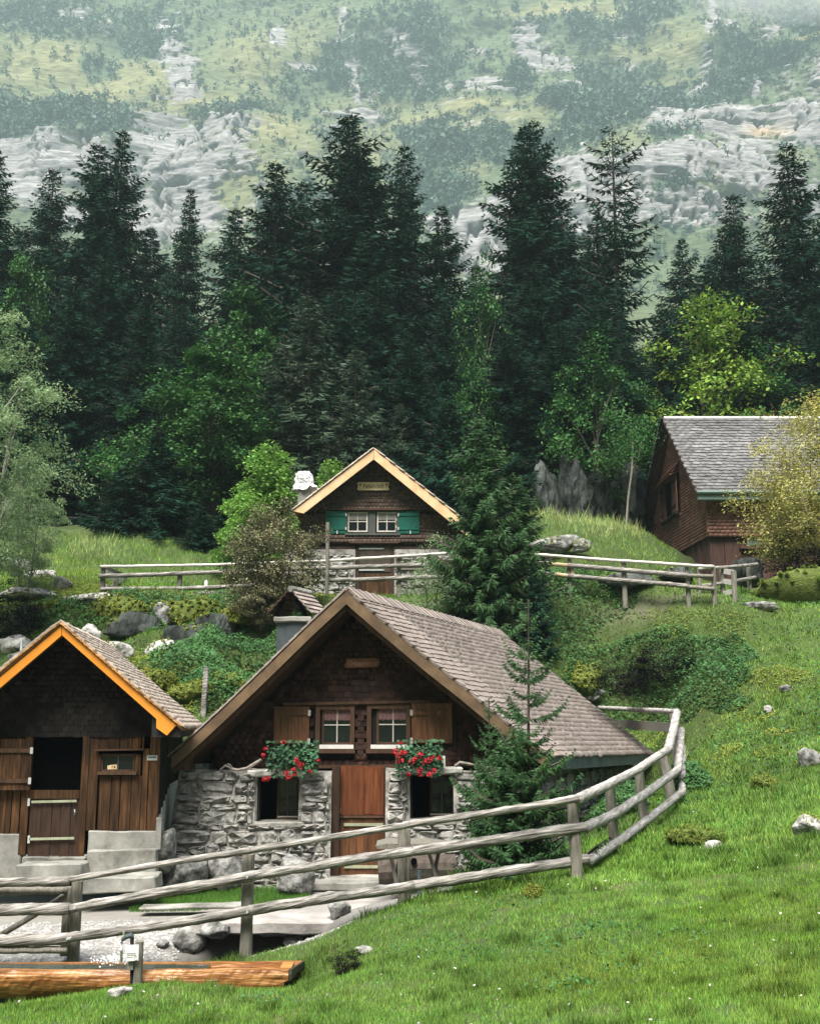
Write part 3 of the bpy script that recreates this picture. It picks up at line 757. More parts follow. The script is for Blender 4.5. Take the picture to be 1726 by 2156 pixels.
def place_tree(name, label, cat, cm, tm, x, y, z, sx, sz, rot, group=None):
    t = thing(name, label, cat, (x, y, z), group)
    t.rotation_euler = (R.uniform(-.02, .02), R.uniform(-.02, .02), rot)
    t.scale = (sx, sx, sz)
    for nm, me in (('crown', cm), ('trunk', tm)):
        o = bpy.data.objects.new(nm, me)
        COL.objects.link(o)
        o.parent = t
    return t

SV = [spruce_mesh('tall_spruce', 28, 6.2, 58, 9, np.random.default_rng(s), M_spruce, droop=d, gap=gp, twig=tw, step=0.25, shape=sh, twin=tn, low=0.05)
      for s, d, gp, tw, sh, tn in [(1, .30, .05, .66, .72, False), (2, .36, .07, .70, .64, False), (3, .26, .05, .66, .68, True)]]
SO = spruce_mesh('open_spruce', 26, 6.0, 34, 7, np.random.default_rng(5), M_spruce, droop=.05, gap=.18, twig=.55, step=0.28, shape=.62, low=.1)
SG = spruce_mesh('grey_spruce', 14, 3.6, 44, 8, np.random.default_rng(6), M_spruce_grey, droop=.22, gap=.1, twig=.5, step=0.26, shape=.7)
SM = spruce_mesh('mid_spruce', 9, 2.6, 36, 9, np.random.default_rng(7), M_spruce, droop=.12, gap=.05, twig=.42, step=0.2, shape=.8)
SN = spruce_mesh('near_spruce', 6, 1.8, 38, 10, np.random.default_rng(8), M_spruce_near, droop=.06, gap=.06, twig=.26, step=0.09, shape=.66, low=.02, ntw=10, wid=.10)
BR = leafy_mesh('beech', 10, 7, np.random.default_rng(9), M_beech, 110, 170, .20, 'cone', .1, .7, .14)
BR2 = leafy_mesh('round_beech', 9, 7.5, np.random.default_rng(10), M_beech, 110, 160, .20, 'round', .08, .6, .14)
YL = leafy_mesh('yellow_beech', 9, 7.5, np.random.default_rng(12), M_yellow, 100, 170, .19, 'round', .08, .9, .15)
LM = leafy_mesh('maple', 5, 4, np.random.default_rng(13), M_lime, 70, 120, .16, 'cone', .05, .6, .16)

# (label, kind, u_top, v_top, Y, width scale)
TREES = [
 ('dark spruce cut by the left edge of the photo, rising over the white cliff', SV[0], 8, 312, 58, 1.0),
 ('shorter bushy spruce beside the one cut by the left edge', SV[1], 112, 358, 64, .9),
 ('tall spruce with a ragged top left of the thin-topped one before the cliff', SV[1], 205, 300, 60, 1.05),
 ('thin-topped tall spruce standing before the white cliff at upper left', SV[0], 266, 272, 61, .95),
 ('small pointed spruce standing free in the gap before the left cliff', SV[0], 388, 392, 60, .72),
 ('broad spruce left of the tallest tree, with a blunt dark top', SV[1], 582, 338, 58, 1.15),
 ('spruce with a low rounded top between the blunt one and the tallest', SV[2], 640, 382, 60, .9),
 ('tallest and widest spruce in the middle of the forest edge', SV[2], 742, 236, 56, 1.35),
 ('narrow pointed spruce just right of the tallest tree', SV[0], 855, 296, 59, .9),
 ('dull spruce with sloping shoulder right of the narrow pointed one', SV[1], 925, 432, 57, .85),
 ('left spruce of the close pair right of centre', SV[1], 1098, 262, 57, 1.05),
 ('right spruce of the close pair right of centre, slightly higher', SV[0], 1138, 248, 58, 1.0),
 ('open-branched spruce whose limbs stand out against the pale cliff', SO, 1285, 268, 56, 1.05),
 ('small hazy spruce low between the open-branched one and the right-hand group', SV[1], 1430, 500, 66, .8),
 ('mid-height spruce left of the right-hand giant', SV[2], 1535, 412, 60, .85),
 ('giant spruce of the right-hand group with a drooping side branch', SV[0], 1662, 300, 56, 1.1),
 ('spruce cut by the right edge of the photo', SV[1], 1760, 380, 58, 1.1),
 ('spruce hidden deep behind the left group', SV[2], 60, 480, 68, 1.2),
 ('dark spruce filling the wall of trees left of the small pointed one', SV[1], 330, 480, 64, 1.0),
 ('dark spruce filling the wall of trees below the blunt-topped one', SV[0], 500, 440, 60, 1.1),
 ('dark spruce standing low behind the yellow-green gap in the middle', SV[2], 1000, 560, 66, 1.0),
 ('dark spruce low behind the open-branched one', SV[1], 1240, 470, 63, 1.15),
 ('dark spruce low behind the bright beech on the right', SV[2], 1620, 560, 62, 1.15),
 ('dark spruce right of the close pair, half as high', SV[0], 1190, 420, 62, 1.0),
 ('second-row spruce at far left under the light-green beech', SV[1], 60, 640, 52, .8),
 ('second-row spruce at left in front of the thin-topped one', SV[1], 230, 520, 53, .95),
 ('second-row spruce in front of the gap before the left cliff', SV[2], 385, 640, 56, .9),
 ('second-row spruce behind the tall grey-green one', SV[0], 560, 560, 54, .9),
 ('second-row spruce in the darkest middle of the forest', SV[1], 800, 580, 50, .9),
 ('second-row spruce behind the central hut roof on the right', SV[0], 930, 640, 50, .75),
 ('second-row spruce below the close pair', SV[2], 1110, 560, 51, 1.0),
 ('second-row spruce above the mossy cliff', SV[1], 1260, 620, 52, .95),
 ('second-row spruce left of the right-hand barn roof', SV[0], 1400, 640, 53, .9),
 ('second-row spruce behind the right-hand barn ridge', SV[1], 1560, 620, 52, .9),
 ('second-row spruce at the right edge behind the golden bush', SV[2], 1710, 640, 51, .9),
 ('third-row spruce plugging the dark wall far left', SV[1], 150, 600, 50, .9),
 ('third-row spruce plugging the dark wall left of the broad beech', SV[0], 300, 640, 49, .85),
 ('third-row spruce in the dark directly above the wrapped chimney', SV[2], 600, 700, 49, .8),
 ('third-row spruce above the middle hut gable', SV[1], 720, 640, 50, .85),
 ('third-row spruce right of the middle hut gable', SV[0], 870, 700, 48, .8),
 ('third-row spruce left of the mossy cliff', SV[1], 1060, 700, 48, .9),
 ('third-row spruce on top of the mossy cliff', SV[2], 1180, 680, 49, .9),
 ('third-row spruce right above the mossy cliff', SV[0], 1320, 700, 49.5, .8),
 ('dark spruce behind the yellow-topped beech', SV[1], 1480, 560, 56, .95),
 ('tall grey-green spruce in front of the dark wall, behind the middle hut chimney', SG, 652, 622, 46, 1.25),
 ('shorter grey-green spruce to its right', SG, 745, 735, 45, .95),
 ('slender grey-green spruce rising right behind the middle hut gable', SG, 838, 850, 47, .8),
 ('bluish young spruce behind the right slope of the middle hut', SM, 940, 800, 42, 1.1),
 ('dark conical spruce behind the fence on the left', SM, 340, 908, 42, 1.35),
 ('dark lower spruce beside the conical one, nearer the ash', SM, 262, 985, 42, 1.2),
 ('small dark spruce right of the conical one', SM, 428, 1075, 41, .9),
]
TREES2 = [
 ('light green beech with drooping layered sprays at far left', BR, 60, 520, 56, .5, 1.6),
 ('green beech with a pointed top behind the broad one', BR, 520, 585, 52, .75, 1.1),
 ('broad bright green beech left of the middle hut, with lit crown tips', BR, 455, 720, 45, 1.0, 1.15),
 ('lower green beech tucked under the broad one on its left', BR2, 345, 820, 46, .85, .9),
 ('green beech showing in the gap left of the close spruce pair', BR2, 1005, 590, 55, .45, .9),
 ('green broadleaf tree standing in the dark below the close spruce pair', BR2, 1000, 800, 48, .6, .9),
 ('shrubby beech hanging over the mossy cliff', BR2, 1250, 740, 47, .7, .9),
 ('yellow-topped beech with layered sprays above the right-hand barn', YL, 1475, 655, 51.5, .95, .75),
 ('green beech behind the barn ridge', BR2, 1590, 770, 51, .9, .75),
 ('lower green beech left of the barn roof', BR2, 1325, 800, 50, .65, .75),
 ('bright green maple behind the wrapped chimney', LM, 570, 948, 38.5, 1.0, 1),
 ('low bright maple sprouting right beside the wrapped chimney', LM, 700, 978, 39.5, .75, 1),
 ('pale lime maple sapling half behind the brown shrub', LM, 520, 1040, 36.5, .75, 1),
]
for i, (lb, (cm_, tm_), ut, vt, Yt, ws_) in enumerate(TREES):
    x = xat(ut, 900, Yt) * 1.0
    top = P(ut, vt, Yt)
    x = top.x
    zb = gz(x, Yt) - 0.3
    H0 = {id(SO[0]): 26, id(SG[0]): 14, id(SM[0]): 9}.get(id(cm_), 28)
    h = top.z - zb
    sz_ = h / H0
    nm = 'spruce_tree'
    place_tree(nm, lb, 'tree', cm_, tm_, x, Yt, zb, ws_ * (0.55 + 0.45 * sz_), sz_, R.uniform(0, 6.28), 'spruces at the forest edge')
for i, (lb, (cm_, tm_), ut, vt, Yt, ws_, wz) in enumerate(TREES2):
    top = P(ut, vt, Yt)
    zb = gz(top.x, Yt) - 0.2
    H0 = {id(BR[0]): 10, id(BR2[0]): 9, id(YL[0]): 9, id(LM[0]): 5}[id(cm_)]
    sz_ = (top.z - zb) / H0
    nm = 'maple_tree' if H0 == 5 else 'beech_tree'
    place_tree(nm, lb, 'tree', cm_, tm_, top.x, Yt, zb, ws_ * (0.5 + 0.5 * sz_), sz_, R.uniform(0, 6.28), 'broadleaf trees before the spruces')

# slim pale trunk before the cliff
mb = MB()
b0 = P(1320, 1120, 43); 
mb.tube([P(1318, 1110, 43.2), P(1322, 1050, 43.2), P(1330, 990, 43.2), P(1332, 930, 43.2)], [.05, .045, .04, .03], seg=6)
mb.tube([P(1330, 990, 43.2), P(1345, 960, 43.2), P(1350, 930, 43.2)], [.025, .02, .015], seg=5)
t = thing('young_birch', 'slim pale trunk with sparse leaves before the mossy cliff', 'tree', P(1318, 1112, 43.2))
mb.build('trunk', M_branch, t)
g_ = np.random.default_rng(77)
cc = np.array([P(1332 + g_.normal() * 26, 930 + g_.normal() * 34, 43.2 + g_.normal() * .5)[:] for _ in range(40)])
p_ = (cc[:, None] + g_.normal(size=(40, 26, 3)) * .2).reshape(-1, 3)
V = leaf_quads(p_, norm(np.array([0, 0, 1.]) + .6 * g_.normal(size=p_.shape)), .11, g_)
obj_np('crown', V, np.arange(len(V)).reshape(-1, 4), M_beech, t)

# mossy cliff behind the barn
def cliff(name, label, u0, u1, v0, v1, Y, m, depth=2.0, seed=3, nu=180, nv=110):
    us, vs = np.meshgrid(np.linspace(u0, u1, nu), np.linspace(v1, v0, nv))
    a = np.array([P(u_, v_, Y)[:] for u_, v_ in zip(us.ravel(), vs.ravel())])
    q_ = a * np.array([.35, 1, .22])
    rg = np.abs(fbm(a * np.array([.55, 1, .10]), 3, seed + 9))
    d = fbm(q_, 4, seed) * depth + fbm(a * 1.2, 3, seed + 3) * 0.5 - 1.3 * np.exp(-(rg / .07) ** 2)
    tn = (us.ravel() - u0) / (u1 - u0)
    zn = (v1 - vs.ravel()) / (v1 - v0)
    edge = np.maximum(np.abs(tn - .5) * 2, zn) ** 5
    a[:, 1] += -d + edge * 3.5 + zn * 1.0
    ix = np.arange(nu * nv).reshape(nv, nu)
    q4 = np.stack([ix[:-1, :-1], ix[:-1, 1:], ix[1:, 1:], ix[1:, :-1]], -1).reshape(-1, 4)
    o = obj_np(name, a, q4, m)
    tag(o, label, 'cliff')
    return o
CLIFF_LATER = True
# ------------------------------------------------------------------ building helpers
def tile_mesh(name, w, l, th, m, arc=0.18, lift=0.35):
    """One shingle: x across, y down the slope (0 to l), z off the roof; the lower end is thicker and slightly rounded."""
    h = w / 2 * 0.97
    o = [(-h, 0), (h, 0), (h, l * (1 - arc)), (h * .55, l), (-h * .55, l), (-h, l * (1 - arc))]
    top = [(x, y, th * (0.25 + lift + (0.75) * y / l)) for x, y in o]
    bot = [(x, y, th * (lift * 0 - 0.1)) for x, y in o]
    vs = top + bot
    n = 6
    fs = [tuple(range(n))[::-1]] + [(i, (i + 1) % n, n + (i + 1) % n, n + i) for i in range(n)]
    me = bpy.data.meshes.new(name)
    me.from_pydata(vs, [], fs)
    me.update()
    me.materials.append(m)
    return me

def tile_field(S, rows, cols, parent, name, restname, w, l, th, m, skip=None, individual=300, jit=0.012, overlap=1.25, arc=0.18, stagger=True, nflip=1, face=(0, 0, 1), order=None, rest_m=None):
    """Lay shingles over the surface S(s,t) (s across, t down). The nearest `individual` are objects, the rest one joined part."""
    me = tile_mesh(name, w, l * overlap, th, m, arc)
    mats = []
    for r_ in range(rows):
        for c_ in range(cols + (1 if stagger else 0)):
            s = (c_ + (0.0 if (stagger and r_ % 2) else 0.5)) / cols
            if s < 0.002 or s > 0.998:
                s = min(max(s, .25 / cols), 1 - .25 / cols)
            t = r_ / rows
            p = S(s, t)
            if skip and skip(p, s, t): continue
            e = 1e-3
            t1 = min(t + 0.6 / rows, .999)
            ax = (S(min(s + e, 1), t) - S(max(s - e, 0), t)).normalized()
            ay = (S(s, t1) - S(s, max(t - .3 / rows, 0))).normalized()
            az = ax.cross(ay).normalized()
            if az.dot(Vector(face)) < 0: az = -az
            ax = ay.cross(az)
            M = Matrix((ax, ay, az)).transposed().to_4x4()
            M = M @ Matrix.Rotation(R.gauss(0, 0.02), 4, 'Z')
            p = p + ay * R.gauss(0, jit) + az * abs(R.gauss(0, 0.002))
            M.translation = p
            mats.append(M)
    cc_ = Vector((0, 0, 0))
    mats.sort(key=order or (lambda M: M.translation.length))
    k = min(individual, len(mats))
    for M in mats[:k]:
        o = bpy.data.objects.new(name, me)
        COL.objects.link(o)
        o.parent = parent
        o.matrix_basis = M
    rest = mats[k:]
    if rest:
        lv = np.array([v.co[:] for v in me.vertices])
        nv = len(lv)
        A = np.array([[list(r) for r in M] for M in rest])
        W = np.einsum('kij,nj->kni', A[:, :3, :3], lv) + A[:, None, :3, 3]
        faces = [list(p.vertices) for p in me.polygons]
        tri = []
        for f in faces:
            for i in range(1, len(f) - 1): tri.append((f[0], f[i], f[i + 1]))
        tri = np.array(tri)
        T = (tri[None] + (np.arange(len(rest)) * nv)[:, None, None]).reshape(-1, 3)
        o = obj_np(restname, W.reshape(-1, 3), T, rest_m or m)
        o.parent = parent
        o['kind'] = 'stuff'
    return k

def surf_solid(S, nu, nt, thick, name, m, parent):
    """A roof deck: the surface S and a copy `thick` below it, closed round the edge."""
    pts = [[S(i / nu, j / nt) for i in range(nu + 1)] for j in range(nt + 1)]
    mb = MB()
    V, Fc = [], []
    W_ = nu + 1
    for dz in (0, -thick):
        for row in pts:
            for p in row: V.append((p.x, p.y, p.z + dz))
    o = W_ * (nt + 1)
    for j in range(nt):
        for i in range(nu):
            a = j * W_ + i
            Fc.append((a, a + 1, a + W_ + 1, a + W_))
            Fc.append((o + a + W_, o + a + W_ + 1, o + a + 1, o + a))
    ring = [i for i in range(W_)] + [j * W_ + nu for j in range(1, nt + 1)] + [nt * W_ + i for i in range(nu - 1, -1, -1)] + [j * W_ for j in range(nt - 1, 0, -1)]
    for a, b in zip(ring, ring[1:] + ring[:1]):
        Fc.append((b, a, o + a, o + b))
    mb.add(V, Fc)
    return mb.build(name, m, parent)

def lerp_profile(prof, t):
    """prof: list of Vectors; t in 0..1 by arc length."""
    L = [0]
    for a, b in zip(prof, prof[1:]): L.append(L[-1] + (b - a).length)
    d = t * L[-1]
    for i in range(len(prof) - 1):
        if d <= L[i + 1] + 1e-9:
            f = (d - L[i]) / max(1e-9, L[i + 1] - L[i])
            return prof[i].lerp(prof[i + 1], min(1, max(0, f)))
    return prof[-1].copy()

def planks(parent, name, u0, u1, v0, v1, Y, th, n, m, jitter=0.25, gap=0.012, sub=None):
    """Vertical boards, each an object, irregular widths, butted with a small gap, alternately proud."""
    ws_ = [1 + R.uniform(-jitter, jitter) for _ in range(n)]
    tot = sum(ws_)
    vm = (v0 + v1) / 2
    x0, x1 = xat(u0, vm, Y), xat(u1, vm, Y)
    z1, z0 = zat(v0, Y), zat(v1, Y)
    x = x0
    for i, w_ in enumerate(ws_):
        wx = (x1 - x0) * w_ / tot
        mb = MB().box(x + gap / 2, x + wx - gap / 2, Y - (i % 2) * 0.008, Y + th, z0 + R.uniform(-.006, .006), z1)
        mb.build(name, m, parent)
        x += wx

def hplanks(parent, name, u0, u1, v0, v1, Y, th, n, m):
    vm = (v0 + v1) / 2
    x0, x1 = xat(u0, vm, Y), xat(u1, vm, Y)
    z1, z0 = zat(v0, Y), zat(v1, Y)
    for i in range(n):
        MB().box(x0, x1, Y - (i % 2) * .006, Y + th, z0 + (z1 - z0) * i / n + .004, z0 + (z1 - z0) * (i + 1) / n - .004).build(name, m, parent)

def frame4(u0, v0, u1, v1, Y, th, w, name, m, parent, bottom=True):
    """Window or door frame of four butted bars around the opening."""
    vm, um = (v0 + v1) / 2, (u0 + u1) / 2
    x0, x1, z1, z0 = xat(u0, vm, Y), xat(u1, vm, Y), zat(v0, Y), zat(v1, Y)
    mb = MB()
    mb.box(x0, x0 + w, Y, Y + th, z0, z1)
    mb.box(x1 - w, x1, Y, Y + th, z0, z1)
    mb.box(x0 + w, x1 - w, Y + .002, Y + th, z1 - w, z1)
    if bottom: mb.box(x0 + w, x1 - w, Y + .002, Y + th, z0, z0 + w)
    return mb.build(name, m, parent)

def window(parent, u0, v0, u1, v1, Y, mframe, mbar, curtain=None, nh=1, nv=1, fw=.035, bar=.018):
    """sash (part) > pane, glazing_bar, curtain."""
    fr = frame4(u0, v0, u1, v1, Y, .05, fw, 'window', mframe, parent)
    vm = (v0 + v1) / 2
    x0, x1, z1, z0 = xat(u0, vm, Y), xat(u1, vm, Y), zat(v0, Y), zat(v1, Y)
    MB().box(x0 + fw, x1 - fw, Y + .03, Y + .036, z0 + fw, z1 - fw).build('pane', M_pane, fr)
    for i in range(nv):
        xc_ = x0 + (x1 - x0) * (i + 1) / (nv + 1)
        MB().box(xc_ - bar / 2, xc_ + bar / 2, Y + .008, Y + .028, z0 + fw, z1 - fw).build('glazing_bar', mbar, fr)
    for i in range(nh):
        zc = z0 + (z1 - z0) * (0.52 if nh == 1 else (i + 1) / (nh + 1))
        MB().box(x0 + fw, x1 - fw, Y + .010, Y + .027, zc - bar / 2, zc + bar / 2).build('glazing_bar', mbar, fr)
    if curtain:
        n = 26
        ztop, zbot = z1 - fw, z1 - fw - (z1 - z0) * curtain[1]
        vs, fs = [], []
        for i in range(n * 3 + 1):
            x = x0 + fw + (x1 - x0 - 2 * fw) * i / (n * 3)
            dy = .010 * math.sin(i * 1.9)
            vs += [(x, Y + .012 - 0.002 + dy * .4, ztop), (x, Y + .012 + dy * .8 - .004, zbot + .012 * math.sin(i * .9))]
        for i in range(n * 3): fs.append((2 * i, 2 * i + 1, 2 * i + 3, 2 * i + 2))
        MB().add(vs, fs).build('curtain', curtain[0], fr)
    return fr

def shutter(parent, u0, v0, u1, v1, Y, m, nb=4, battens=((.1, .2), (.8, .9)), hinge=None, th=.03, mb_m=None, name='shutter'):
    vm = (v0 + v1) / 2
    x0, x1, z1, z0 = xat(u0, vm, Y), xat(u1, vm, Y), zat(v0, Y), zat(v1, Y)
    s = MB().box(x0 + .01, x1 - .01, Y + th * .6, Y + th, z0 + .01, z1 - .01).build(name, m, parent)
    for i in range(nb):
        a, b = x0 + (x1 - x0) * i / nb, x0 + (x1 - x0) * (i + 1) / nb
        MB().box(a + .003, b - .003, Y - (i % 2) * .003, Y + th * .6 - .002, z0, z1).build('board', m, s)
    for a, b in battens:
        MB().box(x0 + .012, x1 - .012, Y - .028, Y - .004, z1 - (z1 - z0) * b, z1 - (z1 - z0) * a).build('batten', mb_m or m, s)
    if hinge:
        for a, b in battens:
            zc = z1 - (z1 - z0) * (a + b) / 2
            xx = x0 if hinge == 'l' else x1
            MB().box(xx - .022, xx + .022, Y - .034, Y - .029, zc - .05, zc + .05).build('hinge', M_metal, s)
    return s

def stone_mesh(w, h, depth, g, nseg=9):
    """An irregular face stone lying in the xz plane, bulging towards -y."""
    vs, fs = [], []
    ang = np.sort((np.arange(nseg) + .5 * g.random(nseg)) / nseg * 2 * np.pi)
    rj = 0.88 + .16 * g.random(nseg)
    for k, (sc, dy) in enumerate([(1.0, 0.03), (0.95, -0.7), (0.66, -0.85)]):
        for a, r in zip(ang, rj):
            c_, s_ = math.cos(a), math.sin(a)
            e = 0.55
            x = math.copysign(abs(c_) ** e, c_) * w / 2 * r * sc
            z = math.copysign(abs(s_) ** e, s_) * h / 2 * r * sc
            vs.append((x * (1 + .05 * g.normal()), depth * dy * (1 + .45 * g.normal() * (k > 0)), z * (1 + .05 * g.normal())))
    vs.append((0, -depth * (0.9 + .3 * g.normal()), 0))
    n = nseg
    for k in range(2):
        for i in range(n): fs.append((k * n + i, k * n + (i + 1) % n, (k + 1) * n + (i + 1) % n, (k + 1) * n + i))
    for i in range(n): fs.append((2 * n + i, 2 * n + (i + 1) % n, 3 * n))
    return vs, fs

def lay_stones(parent, inside, x0, x1, z0, z1, yof, g, hmin=.10, hmax=.24, wmin=.18, wmax=.55, name='stone', m=None, depth=.035, variants=14, ang=0.0, mapf=None):
    """Courses of face stones over a rectangle; inside(x,z,w,h) says which stand on masonry."""
    pool = []
    for i in range(variants):
        vs, fs = stone_mesh(1, 1, 1, g)
        mb = MB().add(vs, fs)
        pool.append(mb.mesh(name, m or M_stone))
    z = z0
    cnt = 0
    while z < z1 - hmin * .5:
        h = g.uniform(hmin, hmax)
        x = x0 - g.random() * wmax
        while x < x1:
            w = g.uniform(wmin, wmax) * (0.6 + .4 * h / hmax)
            hh = h * g.uniform(.78, 1.0)
            cx, cz = x + w / 2, z + h / 2 + g.normal() * .008
            tries = 0
            while not inside(cx, cz, w, hh) and tries < 3:
                w *= .6; cx = x + w / 2; tries += 1
            if inside(cx, cz, w, hh):
                o = bpy.data.objects.new(name, pool[int(g.integers(variants))])
                COL.objects.link(o)
                o.parent = parent
                sx, sz = w * 1.02, hh * 1.06
                M = Matrix.Translation(mapf(cx, cz) if mapf else Vector((cx, yof(cx, cz), cz))) @ Matrix.Rotation(ang, 4, 'Z') @ Matrix.Rotation(g.normal() * .05, 4, 'Y') @ Matrix.Diagonal((sx, depth * g.uniform(.6, 1.6), sz, 1))
                o.matrix_basis = M
                cnt += 1
            x += w + .006
        z += h + .002
    return cnt

def text_mesh(body, width, height, name, m, parent, org, ext=.004, font_shear=0, sx=1):
    cu = bpy.data.curves.new(name, 'FONT')
    cu.body = body
    cu.size = 1
    cu.extrude = 0.0
    cu.shear = font_shear
    cu.offset = 0.012
    tmp = bpy.data.objects.new('tmp', cu)
    COL.objects.link(tmp)
    dg = bpy.context.evaluated_depsgraph_get()
    me = bpy.data.meshes.new_from_object(tmp.evaluated_get(dg))
    bpy.data.objects.remove(tmp)
    V = np.array([v.co[:] for v in me.vertices])
    mn, mx_ = V.min(0), V.max(0)
    V2 = np.zeros_like(V)
    V2[:, 0] = (V[:, 0] - mn[0]) / (mx_[0] - mn[0]) * width - width / 2
    V2[:, 2] = (V[:, 1] - mn[1]) / (mx_[1] - mn[1]) * height - height / 2
    V2 += np.array(org)[None]
    me.vertices.foreach_set('co', V2.astype(np.float32).ravel())
    me.materials.clear()
    me.materials.append(m)
    me.update()
    me.name = name
    o = bpy.data.objects.new(name, me)
    return link(o, parent)

# ================================================================== MAIN HUT
YA = 18.2           # front of the roof
YW = 19.0           # shingled gable wall
YS = 18.72          # stone wall face
DIR = Vector((3.25, 8.35, 0))
hutA = thing('alpine_hut', 'large front hut with stone ground floor, dark shingled gable and red geraniums', 'hut', (0.2, 19.0, gz(0.2, 18.4)))
RPX = [(729, 1243), (751, 1263), (807, 1311), (894, 1384), (971, 1445), (1032, 1496), (1078, 1534), (1155, 1593)]
LPX = [(729, 1243), (655, 1312), (568, 1397), (505, 1458), (461, 1500), (422, 1536), (377, 1577), (361, 1591)]
rp = [P(u, v, YA) for u, v in RPX]
lp = [P(u, v, YA) for u, v in LPX]
rb = [p + DIR * (8.4 / 8.35) for p in rp]
_e = P(1372, 1587, 26.6)
for i, p in enumerate(rb):       # the far eave as it shows in the photo
    f = i / (len(rb) - 1)
    d = _e - rb[-1] if i == len(rb) - 1 else None
dl = _e - rb[-1]
tot = [0]
for a, b in zip(rp, rp[1:]): tot.append(tot[-1] + (b - a).length)
rb = [p + dl * (t_ / tot[-1]) for p, t_ in zip(rb, tot)]
_r = P(1050, 1331, YA + 8.4)
dr = _r - rb[0]
rb = [_r.lerp(_e, t_ / tot[-1]) for t_ in tot]
def SR(s, t): return lerp_profile(rp, t).lerp(lerp_profile(rb, t), s)
lb = [p + (rb[0] - lp[0]) for p in lp]
def SL(s, t): return lerp_profile(lp, t).lerp(lerp_profile(lb, t), 1 - s)
UP = Vector((0, 0, -0.02))
roofR = surf_solid(lambda s, t: SR(s, t) + UP, 4, 14, .07, 'roof', M_darkbrown, hutA)
roofL = surf_solid(lambda s, t: SL(s, t) + UP, 4, 14, .07, 'roof', M_darkbrown, hutA)
slopelen = tot[-1]
NR, NC = 30, 60
tile_field(SR, NR, NC, roofR, 'shingle', 'upper_shingles', 8.9 / NC, slopelen / NR, .038, M_shingle, overlap=1.3)
tile_field(SL, 28, 50, roofL, 'shingle', 'upper_shingles', 9.0 / 50, slopelen * 1.0 / 28, .030, M_shingle, individual=60, overlap=1.3)
# ridge cap: short slats laid side by side along the ridge
cap = MB()
ra, rbk = rp[0] + Vector((0, 0, .05)), rb[0] + Vector((0, 0, .05))
nrd = 64
dR = (rp[2] - rp[0]).normalized()
dL = (lp[2] - lp[0]).normalized()
capo = MB().prism([ra + Vector((0, -.02, -.05)), ra + dR * .30 + Vector((0, -.02, -.03)), ra + dR * .30 + Vector((0, -.02, -.06)), ra + Vector((0, -.02, -.09)), ra + dL * .30 + Vector((0, -.02, -.06)), ra + dL * .30 + Vector((0, -.02, -.03))], rbk - ra).build('ridge_cap', M_darkbrown, hutA)
for side, dd, n_ in ((1, dR, nrd), (-1, dL, nrd)):
    along = (rbk - ra).normalized()
    nn = along.cross(dd).normalized()
    if nn.z < 0: nn = -nn
    for i in range(n_):
        p = ra.lerp(rbk, (i + .5) / n_) + nn * (.0 + .012 * (i % 2))
        w_ = (rbk - ra).length / n_ * .80
        a = p - along * w_ / 2
        poly = [a, a + dd * .30, a + dd * .30 + nn * .018, a + nn * .018]
        MB().prism(poly, along * w_).build('ridge_slat', M_ridge, capo)
# barge boards
def barge(pts, parent, Y, th, drop, m, name='barge_board', tip=None):
    lo = [(u, v + drop) for u, v in pts]
    poly = [(u, v + 1.5) for u, v in pts] + (tip if tip else []) + lo[::-1]
    V = [P(u, v, Y) for u, v in poly]
    # build as strip quads so that bends stay clean
    mb = MB()
    n = len(pts)
    top = [P(u, v + 1.5, Y) for u, v in pts]; bot = [P(u, v, Y) for u, v in lo]
    for i in range(n - 1):
        a = [top[i], top[i + 1], bot[i + 1], bot[i]]
        o_ = len(mb.v)
        d = Vector((0, th, 0))
        vs = a + [p + d for p in a]
        fs = [(3, 2, 1, 0), (4, 5, 6, 7), (0, 1, 5, 4), (2, 3, 7, 6)]
        if i == 0: fs.append((0, 4, 7, 3))
        if i == n - 2: fs.append((1, 2, 6, 5))
        mb.add(vs, fs)
    return mb.build(name, m, parent)
barge(RPX, hutA, YA - .03, .04, 29, M_barge)
barge(LPX, hutA, YA - .03, .04, 29, M_barge)
# inner board set back under the verge
barge([(u, v + 27) for u, v in RPX[:-1]], hutA, YA + .06, .04, 14, M_framewood, 'verge_lining')
barge([(u + 4, v + 28) for u, v in LPX], hutA, YA + .06, .04, 12, M_framewood, 'verge_lining')
# fascia along the right eave
e0, e1 = rp[-1] + Vector((0, 0, -.03)), rb[-1] + Vector((0, 0, -.03))
MB().prism([e0, e0 + Vector((.025, 0, 0)), e0 + Vector((.025, 0, -.19)), e0 + Vector((0, 0, -.19))], e1 - e0).build('fascia', M_fascia, hutA)
f0, f1 = lp[-1] + Vector((0, 0, -.02)), lb[-1] + Vector((0, 0, -.02))
MB().prism([f0, f0 + Vector((-.025, 0, 0)), f0 + Vector((-.025, 0, -.17)), f0 + Vector((0, 0, -.17))], f1 - f0).build('fascia', M_framewood, hutA)
MB().prism([P(362, 1622, YA + .1), P(399, 1622, YA + .1), P(399, 1572, YA + .1)], (0, .3, 0)).build('eave_end_board', M_framewood, hutA)

def roof_z(x, prof, back=None):
    for a, b in zip(prof, prof[1:]):
        x0, x1 = sorted((a.x, b.x))
        if x0 - 1e-6 <= x <= x1 + 1e-6:
            return a.z + (b.z - a.z) * (x - a.x) / (b.x - a.x + 1e-9)
    return min(p.z for p in prof)
sh = DIR * ((YW - YA) / DIR.y)
def rzA(x):
    xs = x - sh.x
    return (roof_z(xs, rp) if xs > rp[0].x else roof_z(xs, lp)) - .10
